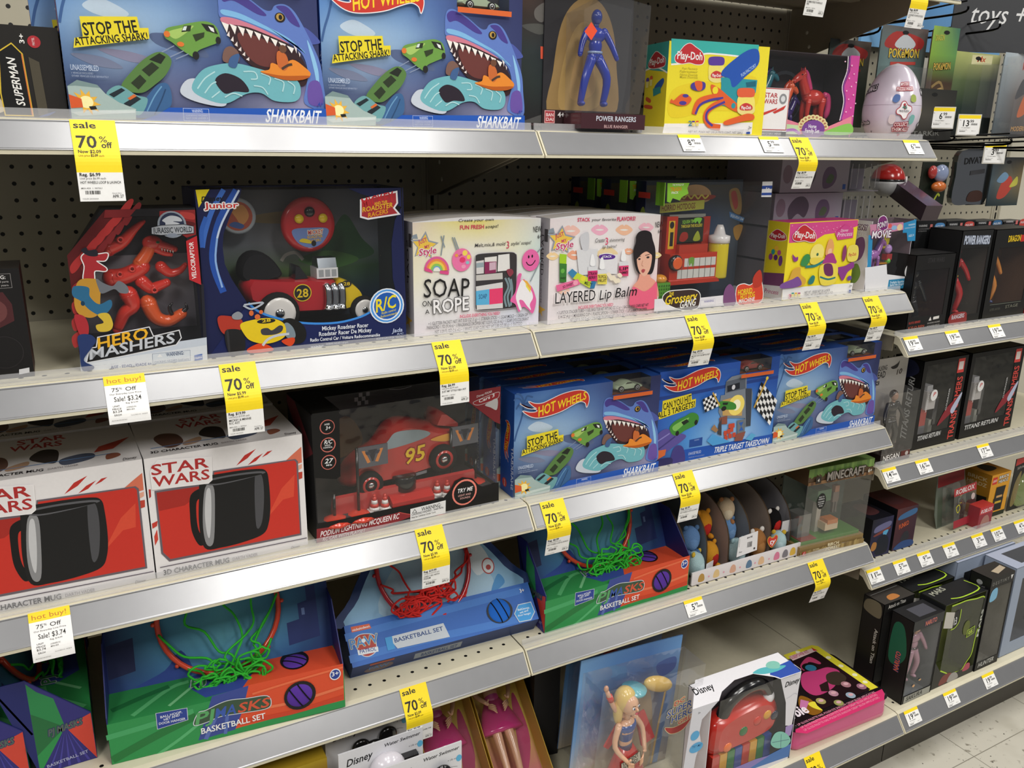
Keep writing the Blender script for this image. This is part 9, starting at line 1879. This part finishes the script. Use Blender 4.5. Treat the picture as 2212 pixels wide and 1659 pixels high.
# lower right shelf
for x, W, H, c, tc, l, ops in ((65.6, 2.8, 4.0, '24244a', '141420', 'small navy figure box at the left end of the lower right shelf', [('b', '6c6c94', [.4,2.6,.6,3.2,2.4,3.5,2.5,3.0,1.4,2.7]), ('b', '7c3c34', [.5,2.4,2.4,2.9,2.3,2.6,.6,2.2]), ('b', '5cacd8', [1.6,2.5,2.3,2.6,1.9,1.9]), ('b', '101828', [.9,.3,1.0,1.8,1.8,2.2,2.5,1.6,2.4,.3]), ('b', 'b0783c', [.2,1.0,.4,1.6,.9,1.5,.9,.9,.5,.7])]), (69.0, 2.9, 4.4, '3c2030', '5c2c2c', 'small maroon figure box with orange lettering beside the navy one', [('b', '3c6c9c', [.4,3.2,.6,3.7,2.6,4.1,2.6,3.5]), ('t', 'd8602c', 'FUNKO', .6, 2.2, 1.9, 2.5, .5, 'b'), ('b', '2c2c34', [1.0,1.0,1.3,1.7,1.9,1.8,2.2,1.1,1.7,.8]), ('b', '2c4c84', [.2,.1,1.2,.8,2.7,.7,2.8,.1])])):
    b = MB(); b.box(0, W, 0, 4, 0, H, c, left='141418', top=tc); b.art([('g', 0, 0, W, H, [[c]*2, [tc, c]])]+ops); b.art([('b', '5c3438', [.6,1,.7,3,2,3.2,2.2,1.2])], TOP(H)); solid(b, 'figure_box', l, 'toy box', (x, -14.35, z3_), -2)
t = thing('blister_pack', 'clear red-topped blister pack with white block lettering', 'toy pack', (77.4, -13.2, z3_), 4, None, 8); W, H = 5.0, 5.6; b = MB(); b.slab(catmull([(0,0),(W,0),(W,H-.3),(W-.3,H),(.3,H),(0,H-.3)], 3), -.05, 0, '6c7468'); b.slab([(1.6,H-.1),(3.4,H-.1),(3.2,H+.7),(1.8,H+.7)], -.05, 0, 'b8b4b4'); b.art([('g', .1, .1, W-.1, H-.1, [['4c5448', '3c4438'], ['505c48', '707870'], ['8c908c', '747c78']]), ('p', '94282c', [.1,H-1.3,W-.1,H-1.3,W-.1,H-.1,.1,H-.1]), ('e', '181818', 2.5, H+.3, .35, .25)]); part(b, 'backing_card', t)
b = MB(); b.slab([(.8,.15),(W-.1,.15),(W-.1,4.3),(.8,4.3)], .1, 1.3, 'ffffff', 'blister'); b.art([('p', 'b8383c', [.8,3.5,W-.1,3.5,W-.1,4.3,.8,4.3]), ('t', 'f0eeee', 'ROBLOX', 1.1, 3.65, W-.5, 3.68, .5, 'bi'), ('e', 'd8c8c4', 4.3, 2.9, .35, .35), ('p', 'a8303c', [.8,.15,W-.1,.15,W-.1,.95,.8,.95]), ('l', 'd8d03c', .1, [1.2,2.3,1.7,2.5,1.9,2.1,1.5,1.7,1.2,2.3])], lambda u, v, w: (u, -1.3-w, v)); part(b, 'blister', t, 'clear plastic blister'); action_figure(t, (3.0, -.7, 1.0), 2.4, '2c3028', head='c8a868', belt='c8c034', label='small dark toy figure')
b = MB(); b.box(0, 2.4, 0, 1.2, 0, 2.3, '98323c', top='c83c38'); b.art([('p', 'c83438', [0,1.5,2.4,1.5,2.4,2.3,0,2.3]), ('t', 'f0ecec', 'ROBLOX', .2, 1.62, 2.2, 1.64, .42, 'bi'), ('b', 'b07c70', [.5,.2,.8,1.1,1.6,1.2,2,.3])]); solid(b, 'toy_box', 'little red box with white lettering in front of the yellow brick figure box', 'toy box', (81.2, -15.1, z3_), 2)
b = MB(); W, H, D = 3.3, 4.9, 4.6; b.box(0, W, 0, D, 0, H, 'e8a428', left='9c7018', top='d89428'); b.art([('p', '1c2818', [0,0,W,0,W,.5,0,.5]), ('p', 'd83428', [.2,3.8,1.0,3.8,1.0,4.6,.2,4.6]), ('t', 'f8f0e8', 'LEGO', .28, 4.05, .92, 4.08, .26, 'bi'), ('o', '3c2c10', .03), ('t', 'f4f0e8', 'BRICK', 1.3, 4.3, 3.0, 4.35, .34, 'b'), ('o', '3c2c10', .03), ('t', 'f4f0e8', 'HEADZ', 1.25, 3.85, 2.9, 3.9, .34, 'b'), ('p', '1a1a1c', [1.0,.7,2.5,.7,2.6,2.1,2.5,2.1,2.7,3.4,1.1,3.4,1.0,2.1,.9,2.1]), ('p', 'd8b030', [1.2,1.5,2.3,1.5,2.3,1.75,1.2,1.75]), ('p', 'd8a868', [1.3,2.15,2.3,2.15,2.3,2.4,1.3,2.4])]); b.art([('t', 'c8b890', 'BRICK', 2.0, 4.0, 4.2, 4.0, .4, 'b'), ('t', 'c8b890', 'HEADZ', 2.0, 3.4, 4.2, 3.4, .4, 'b'), ('p', '1c1810', [1.8,1.0,4.4,1.2,4.4,2.4,1.8,2.2])], SIDE_L(D)); b.art([('b', '2c2414', [.8,1,1,2.4,2.2,2.5,2.6,1.2])], TOP(H)); solid(b, 'toy_box', 'yellow-orange brick figure box with black printed figure', 'toy box', (84.2, -14.0, z3_), 0)
t = thing('blister_pack', 'domed clear pack with green insert at the right edge, lower right shelf', 'toy pack', (88.2, -13.9, z3_), 0); b = MB(); b.slab([(0,0),(5,0),(5,6),(0,6)], -.05, 0, '1c1c1c'); b.art([('p', 'd0403c', [.1,5.2,1.6,5.4,2,6,.1,6]), ('b', '7c8c4c', [1.2,.5,1.4,3.4,2.6,4.4,4.4,3.8,4.6,.6]), ('b', '8c7c4c', [.4,.6,.5,3.0,1.4,4.4,1.2,1]), ('t', 'a8a49c', 'SPACE', .5, 4.7, 2.6, 4.9, .3, 'b')]); part(b, 'backing_card', t); b = MB(); b.ball((2.6,-.1,2.2), (2.3,1.2,2.2), 'ffffff', 'blister'); part(b, 'blister', t, 'clear plastic dome')
# bottom deck far right
G5 = 'tall black figure boxes on the deck'
mk = lambda c, sk='c8987c': (lambda t: action_figure(t, (2.1, 1.1, 1.6), 5.8, c, head=sk, skin=sk, hair='5c3c34', belt='3c2c34', label='slim toy figure'))
logo = [('e', 'b8b8b8', .8, 0, .2, .16)]
fig_box('black box with orange brush logo and pink-skirted figure on the deck', (64.75, -20.55, zd), 4.2, 8.6, 2.3, '121212', '6c7074', [('p', '2c2e30', [0,7.6,4.2,7.6,4.2,8.6,0,8.6]), ('o', '2c3c6c', .04), ('t', 'd87848', 'NARUTO', 1.6, 7.8, 3.2, 7.85, .5, 'b'), ('p', '9c9c94', [.3,.05,4.0,.05,4.0,.75,.3,.75]), ('t', '18181a', 'SAKURA', .6, .2, 2.9, .25, .46, 'bi'), ('b', 'd8a878', [1.2,1.6,1.4,1.75,1.6,1.6,1.4,1.45]), ('b', 'd8a878', [2.0,2.0,2.2,2.1,2.4,2.0,2.2,1.9])], (.15, 4.05, .8, 7.6), mk('a88090'), group=G5, back_ops=[('g', .1, .1, 4.1, 8.5, [['4c4e50']*2, ['7c8084', '94989c'], ['8c9498', 'a0a8b0']])], side_ops=[('b', '1c5c44', [.3,4,.4,7.4,1.4,7.6,2.0,5.0,1.2,3.6]), ('o', '2c3c6c', .05), ('t', 'd86438', 'NARUTO', 1.5, 3.0, 1.5, 5.0, .5, 'b')], top_c='1c1c1e', top_ops=[('p', '4c4c54', [1.2,.4,3.6,.4,3.6,1.8,1.2,1.8])])
fig_box('black box with sideways white lettering, behind the orange-logo box', (63.95, -17.95, zd), 4.2, 9.2, 2.2, '141312', '4c4a44', [('t', 'c8c4bc', 'Attack on Titan', .6, 8.6, 3.0, 8.7, .4, 'b')], (.15, 4.05, .8, 8.3), None, group=G5, side_ops=[('t', 'b8b4ac', 'Attack on Titan', 1.6, 6.4, 1.6, 2.8, .36, 'b'), ('b', '6c6450', [.2,7.8,.4,8.9,1.8,9.0,1.9,7.6])], top_c='3a3632', top_ops=[('b', 'b87840', [1.2,.3,1.4,.9,2.4,1.0,2.6,.4]), ('l', '8c8c8c', .06, [.2,1.7,4,1.8])])
def mars(label, at):
    W, H, D = 6.3, 9.0, 2.6; t = thing('figure_box', label, 'toy box', at, 0, 'black boxes with lime green window outline'); b = MB(); shell(b, W, D, H, .05, '17181a', '4c5038', top=True)
    win = [(1.0,1.8),(2.6,.9),(4.4,.8),(5.6,2.2),(5.8,4.8),(6.2,5.2),(6.0,8.3),(3.2,8.7),(1.0,8.7)]; b.art([('g', .1, .1, W-.1, H-.1, [['7c7c74', '5c6048'], ['8c8f78', '6c7048'], ['5c6040', '707840']]), ('b', 'b0aca4', [1.2,1,1.6,4,2.6,4.4,3.6,2.6])], lambda u, v, w: (u, D-.06-w, v))
    b.art([('l', 'b4d838', .13, [q for i in range(len(win)-1) for q in (win[i][0], win[i][1], (win[i][0]+win[i+1][0])/2, (win[i][1]+win[i+1][1])/2)]+[1.0,8.7]), ('p', '2c2c2a', [0,0,W,0,W,.8,2.6,.85,1.0,1.7,0,3]), ('b', '7c3c38', [1.2,.1,1.5,1.0,2.6,1.1,3.4,.4]), ('b', 'a09c98', [2.4,.1,2.8,.9,3.6,.8,4.0,.1]), ('b', 'b0485c', [4.6,.6,5.0,1.3,5.6,1.2,5.6,.6]), ('p', '17181a', [5.8,4.9,W,5.2,W,H,6.05,H]), ('t', 'c8ccc0', 'MARS', 6.15, 4.0, 6.2, 7.0, .3, 'b'), ('p', 'c0bcb4', [.2,6.6,1.6,6.2,1.6,7.9,.2,8.3]), ('p', '1a1a1a', [1.6,6.3,2.3,6.5,2.3,8.0,1.6,7.9]), ('t', 'f0f0f0', '1:3', 1.75, 6.5, 2.15, 6.55, .8, 'b'), ('l', 'b4d838', .1, [1.4,6.1,2.0,6.15,2.5,6.7,2.5,8.0]), ('e', '5c6428', 3.9, 5.6, .5, .8), ('o', 'b4d838', .06), ('p', '4c5424', [4.2,4.5,5.2,4.7,5.2,5.4,4.2,5.2]), ('t', 'c8e050', '05', 4.4, 4.7, 5.0, 4.8, .4, 'b')])
    b.art([('t', 'a8a898', 'MARS', .6, 1.6, 2.8, 1.9, .6, 'b'), ('l', 'b4d838', .13, [1.6,.6,3.0,.3,5.9,.6,5.9,2.2])], TOP(H)); part(b, 'carton', t); pb = MB(); pb.add([(x, .02, z) for x, z in win], [tuple(range(len(win)))], 'ffffff', 'limefilm'); part(pb, 'window', t, 'lime tinted window'); return t
mr = mars('black box with lime green outline, front one on the deck', (69.15, -20.45, zd)); again(mr, 'black box with lime green outline, behind the front one', (68.6, -17.4, zd+.0))
fig_box('tall slim black box with spaced white lettering and blue sticker', (75.6, -20.55, zd), 3.7, 10.1, 2.1, '121213', '6c6a62', [('p', '1a1a1b', [0,9.0,3.7,9.0,3.7,10.1,0,10.1]), ('t', '8c8c88', 'D E S T I N Y', .3, 9.3, 2.9, 9.35, .36, ''), ('p', 'd8d8d8', [3.1,9.8,3.5,9.8,3.3,9.3]), ('t', 'c0c0bc', 'HUNTER', .5, .3, 3.0, .35, .5, 'bi'), ('b', '7cb4d4', [.3,7.6,.4,8.7,1.2,8.9,1.3,7.8])], (.15, 3.55, .9, 9.0), None, group=G5, back_ops=[('g', .1, .1, 3.6, 10, [['4c4c48']*2, ['84827a', '98968c'], ['7c7a70', '6c6a64']])], top_c='2a2826', top_ops=[('p', 'b8a890', [1.6,.4,3.4,.8,3.4,1.4,1.4,1.0])], side_ops=[('e', '98989c', 1.0, 9.3, .3, .25), ('t', '8c8c8c', 'McFARLANE', .6, 8.8, 1.6, 8.9, .16, '')])
gg = fig_box('large pale grey-blue framed box at the right edge of the deck', (80.0, -20.3, zd), 9.5, 10.0, 3.2, '98a4b8', '4c525c', [], (1.4, 8.1, 1.4, 8.6), None, group='large grey framed boxes', back_ops=[('g', .1, .1, 9.4, 9.9, [['5c6068']*2, ['8c8c88', '6c7078']])], top_c='a8b0c4', top_ops=[('p', '44464c', [1.6,.5,7.8,.5,7.8,2.6,1.6,2.6])]); again(gg, 'large grey framed box standing behind the tall slim black box', (75.9, -16.9, zd+.0))

# ================================================================== hanging goods and signs at the upper right
def hook(label, x, z, L, w=.1):
    b = MB(); b.tube(catmull([(x,0,z),(x,-L*.5,z-.05),(x,-L+.6,z+.02),(x,-L,z+.5)], 4, False), w, '141414', 'chrome', 6); b.box(x-.6, x+.6, -.1, -.02, z-.3, z+.3, '1c1c1c', 'gloss'); b.tube([(x,-.02,z+.25),(x,-L+.2,z+.95)], w*.8, '161616', 'chrome', 6); return solid(b, 'peg_hook', label, 'hook', (0, 0, 0), 0, 'black wire hooks on the far panel')
def hang(label, x, y, z, W, H, edge, ops, hookx=True, blister=None, yaw=0):
    """flat hanging pack: top edge centre at (x, y, z)"""
    b = MB(); o = [(0,0),(W,0),(W,H-.4),(W-.4,H),(.4,H),(0,H-.4)]; b.slab(o, -.12, 0, edge); b.art(ops+[('e', '0c0c0c', W*.5, H-.45, .4, .16)])
    if blister: t = thing('hanging_pack', label, 'toy pack', (x-W/2, y, z-H), yaw); part(b, 'backing_card', t); b = MB(); b.box(blister[0], blister[1], -blister[4], 0, blister[2], blister[3], 'ffffff', 'blister'); part(b, 'blister', t, 'clear plastic blister'); r = t
    else: r = solid(b, 'hanging_pack', label, 'toy pack', (x-W/2, y, z-H), yaw)
    return r
pk = lambda W, H, c: [('g', 0, 0, W, H, c), ('b', 'a0302c', [W*.1,H*.8,W*.3,H*.95,W*.9,H*.9,W*.8,H*.78]), ('b', 'b8bcc0', [W*.3,H*.82,W*.5,H*.93,W*.75,H*.85,W*.6,H*.78]), ('o', '2c3040', .05), ('t', 'd8b83c', 'POKéMON', W*.2, H*.7, W*.85, H*.72, H*.09, 'b'), ('p', 'b04038', [W*.25,H*.63,W*.8,H*.65,W*.8,H*.68,W*.25,H*.66])]
hang('dark card game pack with red top, behind the toy horse box', 64.6, -6, 10.9, 5.2, 7.2, '2c3434', pk(5.2, 7.2, [['5c6c5c', '3c4438'], ['7c8c7c', '4c5448'], ['3c4448', '54443c']]))
hang('clear card game pack with pale dragon art, above the puzzle egg', 68.4, -8.4, 12.0, 6.0, 8.5, '5c6868', pk(6.0, 8.5, [['5c6c68', '4c5450'], ['8ca4a4', '6c7c6c'], ['6c8484', '4c5c58'], ['585c5c', '5c4c48']]), blister=(.3, 5.7, .4, 5.2, 1.2))
hang('tall pack with lime top and bronze swirl, right of the puzzle egg', 72.5, -9.4, 12.2, 3.6, 9.2, '3c3428', [('g', 0, 0, 3.6, 9.2, [['3c4440', '2c2c24'], ['4c3c28', '5c4c30'], ['4c3424', '3c2c20'], ['7ca03c', '5c8c4c'], ['8cac44', '3c6c5c']]), ('l', 'a88c58', .3, [.6,1.5,2.6,2.0,2.4,4.0,1.2,3.6,1.6,2.6]), ('l', '8c7448', .24, [2.8,.8,3.0,2.6,2.0,4.6,.8,4.2]), ('o', '2c2418', .04), ('t', 'c8a848', 'POKéMON', .7, 5.6, 3.0, 5.8, .6, 'b'), ('t', 'b8b048', 'DRAGON', .4, 8.0, 1.6, 8.1, .5, 'b')])
hang('white display card with red letter beside the bronze swirl pack', 75.8, -6.4, 10.0, 4.2, 6.2, 'b8b4a4', [('g', 0, 0, 4.2, 6.2, [['8c9478', '98a084'], ['c4c0b0', 'b8b4a8'], ['ccc8bc', 'c4c0b4']]), ('t', 'a83c28', 'M', 1.2, 1.6, 2.8, 1.7, 1.0, 'bi'), ('p', '8c8878', [1.2,4.4,3.0,4.4,2.1,5.0])])
hang('large black blister pack with green top under the grey sign', 77.8, -9.2, 10.4, 6.6, 7.2, '1c2420', [('g', 0, 0, 6.6, 7.2, [['101412', '141818'], ['1c3028', '141c1a'], ['5c6c44', '1c2420'], ['a8b068', 'b0b07c']]), ('p', 'c8c498', [2.4,6.2,5.4,6.3,5.4,7.1,2.4,7.0]), ('t', 'b04428', 'Mx', 3.2, 6.45, 4.4, 6.5, .5, 'bi'), ('t', 'c0c0bc', 'ZENDIKAR', 2.4, .9, 5.2, 1.0, .5, 'b')], blister=(2.0, 5.8, 1.6, 6.2, 1.4))
hang('tall clear pack with red and white card at the right edge', 84.0, -10, 10.6, 7.0, 7.4, '6c7478', [('g', 0, 0, 7, 7.4, [['4c5458', '3c3c3c', '4c4440'], ['7c8890', '6c5c54', '8c7c70'], ['a0acb4', 'b8bcc0', 'c0c8cc']]), ('b', 'c86430', [3.4,1.8,3.8,3.4,4.6,4.4,4.8,2.4]), ('b', '3c3c40', [2.6,3.4,3.4,5.2,4.4,4.6,5.6,5.4,6.4,3.6,4.4,4.0]), ('t', 'c84c38', 'MAGIC', 3.0, 6.0, 5.6, 6.1, .7, 'b'), ('t', 'c89858', 'MODERN', 2.8, .5, 5.2, .6, .44, 'b')], blister=(.3, 2.6, .2, 7.0, 1.4))
hang('dark pack right behind the puzzle egg', 69.9, -11.0, 6.9, 6.0, 4.2, '1c1c1c', [('g', 0, 0, 6, 4.2, [['141414', '1c1c18'], ['4c4840', '2c2a26'], ['2c2c2a', '242420']]), ('t', '6c6c68', 'TARKIR', .8, .3, 4.4, .4, .4, 'b')])
b = MB(); b.slab(catmull([(0,0),(2.5,-.2),(5,0),(5.2,2.4),(4.7,4.6),(.3,4.7),(-.1,2.4)], 4), 0, .5, 'b0b2b6', 'chrome'); b.art([('t', '1c1c1e', 'DIVATC', .9, 3.5, 4.3, 3.7, .6, 'b'), ('p', '3c3c40', [2.0,2.5,4.2,2.7,4.2,3.1,2.0,2.9]), ('b', '3c241c', [2.2,.1,2.4,.9,3.6,1.1,4.4,.8,4.2,.1])], lambda u, v, w: (u, -.52-w, v)); solid(b, 'foil_bag', 'silver foil bag hanging below the shelf hooks', 'toy pack', (76.6, -9.2, -2.9), 0)
t = thing('foil_bag', 'colourful pack with orange snail toy, beside the silver foil bag', 'toy pack', (72.2, -9.2, -3.1), 0); b = MB(); b.slab([(0,0),(3.8,0),(3.8,3.9),(0,3.9)], -.05, 0, '1a2218'); b.art([('l', 'b8c83c', .2, [2.4,.5,2.8,1.0,3.1,.8]), ('l', '8cac8c', .25, [.5,.5,1.6,.6,2.6,.2])]); part(b, 'backing_card', t); b = MB(); b.ball((2.1,-.5,2.9), (.9,.5,.8), '8c98b8'); b.ball((1.0,-.4,3.0), (.5,.35,.6), 'b03c38'); b.ball((1.9,-.6,1.7), (.9,.5,.5), 'c86c30'); part(b, 'toy_snail', t)
b = MB(); R_ = 1.5; b.lathe([(R_*math.sin(a*math.pi/16), R_*math.cos(a*math.pi/16)) for a in range(1, 8)]+[(R_,.1)], 'c02c28', 'gloss'); b.lathe([(R_,.1),(R_*1.02,.08),(R_*1.02,-.08),(R_,-.1)], '1a1a1a', 'gloss'); b.lathe([(R_,-.1)]+[(R_*math.sin(a*math.pi/16), R_*math.cos(a*math.pi/16)) for a in range(9, 16)], 'd8d8d8', 'gloss'); b.lathe([(.35,1.4),(.4,1.5),(.4,1.6),(.01,1.65)], 'e0e0e0', 'gloss', (0,0,0), 'y', 14); solid(b, 'toy_ball', 'red and white toy ball behind the end of the top shelf', 'ball', (70.3, -7.2, -.9), 40)
b = MB(); b.box(0, 1.6, 0, 6.5, 0, 1.4, '3c2c38', 'gloss', top='5c4454'); solid(b, 'toy_pack', 'dark purple pack lying slanted near the red and white ball', 'toy pack', (68.6, -12.4, -4.1), -18, None, -20)
hang('bright multicoloured bag at the right edge below the hooks', 84.0, -10, 1.3, 5.0, 4.6, '2c3438', [('g', 0, 0, 5, 4.6, [['1c2c30', '2c3c40'], ['4c5c64', '7c6c48'], ['2c3034', '1c1c20']]), ('b', 'b04438', [1.4,.8,2.0,2.4,3.2,2.8,3.6,1.8,2.6,.8]), ('b', 'b8b44c', [3.2,1.8,4.2,2.8,4.4,2.0]), ('b', '6c8ca8', [1,2.4,2,3.2,2.8,2.8,2,2.2])])
hang('plain black pack hanging left of the multicoloured bag', 80.6, -9.4, 1.8, 2.6, 5.0, '141516', [('g', 0, 0, 2.6, 5, [['101112', '1c1e1e'], ['26282a', '181a1a']])])
for x, z, L, l in ((64.4, 11.2, 9, 'black wire hook above the toy horse box'), (68.4, 12.6, 9.4, 'black wire hook holding the clear card game pack'), (72.6, 13.2, 11, 'black wire hook holding the lime-topped pack'), (77.4, 12.2, 11, 'black wire hook behind the grey sign'), (70.5, 2.6, 13, 'low black wire hook behind the top shelf end'), (75.4, 2.4, 15, 'low black wire hook with the 6.99 ticket'), (79.0, 2.2, 15, 'low black wire hook with the 13.99 ticket'), (83.6, 2.0, 15, 'low black wire hook with the 3.99 ticket')): hook(l, x, z, L)
for x, y, z, d, l in ((62.15, -16.6, 5.0, '6', 'leftmost white ticket hanging on a hook at the upper right'), (65.5, -16.6, 4.55, '13', 'middle white ticket hanging on a hook below the black blister pack'), (69.5, -16.6, 2.4, '3', 'lowest white hook ticket, just above the silver foil bag')):
    k = 1.13; x = 1.56+(x-1.56)*k; y = -59.97+(y+59.97)*k; z = 1.94+(z-1.94)*k
    b = MB(); fr = lambda u, v, w: (u, -w, v*1.15); price_face(b, fr, d, '99', 1.9, 1.45); b.box(-.08, 1.98, .03, .08, -1.75, .08, 'd8d4c8', 'gloss'); b.tube([(.95,.05,-.1),(1.2,4,-.3),(1.2,8,-.4)], .06, '1c1c1c', 'chrome', 6); solid(b, 'hook_ticket', l, 'price tag', (x, y, z), -30)
b = MB(); b.box(0, 22, 0, .3, 0, 5.2, '6ca4d8'); b.art([('g', 0, 0, 22, 5.2, [['7cb0dc']*3, ['5c98d4']*3]), ('t', 'f0f4f8', 'a', 7.6, 2.2, 8.9, 2.2, 1.9, '')]); solid(b, 'header_sign', 'light blue header board with white letter on the far panel', 'sign', (72.0, -.75, 11.4), 0)
b = MB(); W, H = 24, 9.5; P = [(.5,0),(W,0),(W,H),(0,H),(0,.5),(.15,.15)]; b.slab(P, -.15, 0, '3b3c3f'); b.art([('t', 'd8d8d8', 'toys + games', 1.55, 2.45, 12.9, 2.45, 1.75, 'i')]); 
for x in (3, 16): b.tube([(x,.1,H-1),(x+3.4,7.6,H-.5)], .2, '2c2c2e', 'chrome', 6)
solid(b, 'aisle_sign', 'dark grey aisle sign reading toys in white letters', 'sign', (76.0, -7.3, 10.6), -23)
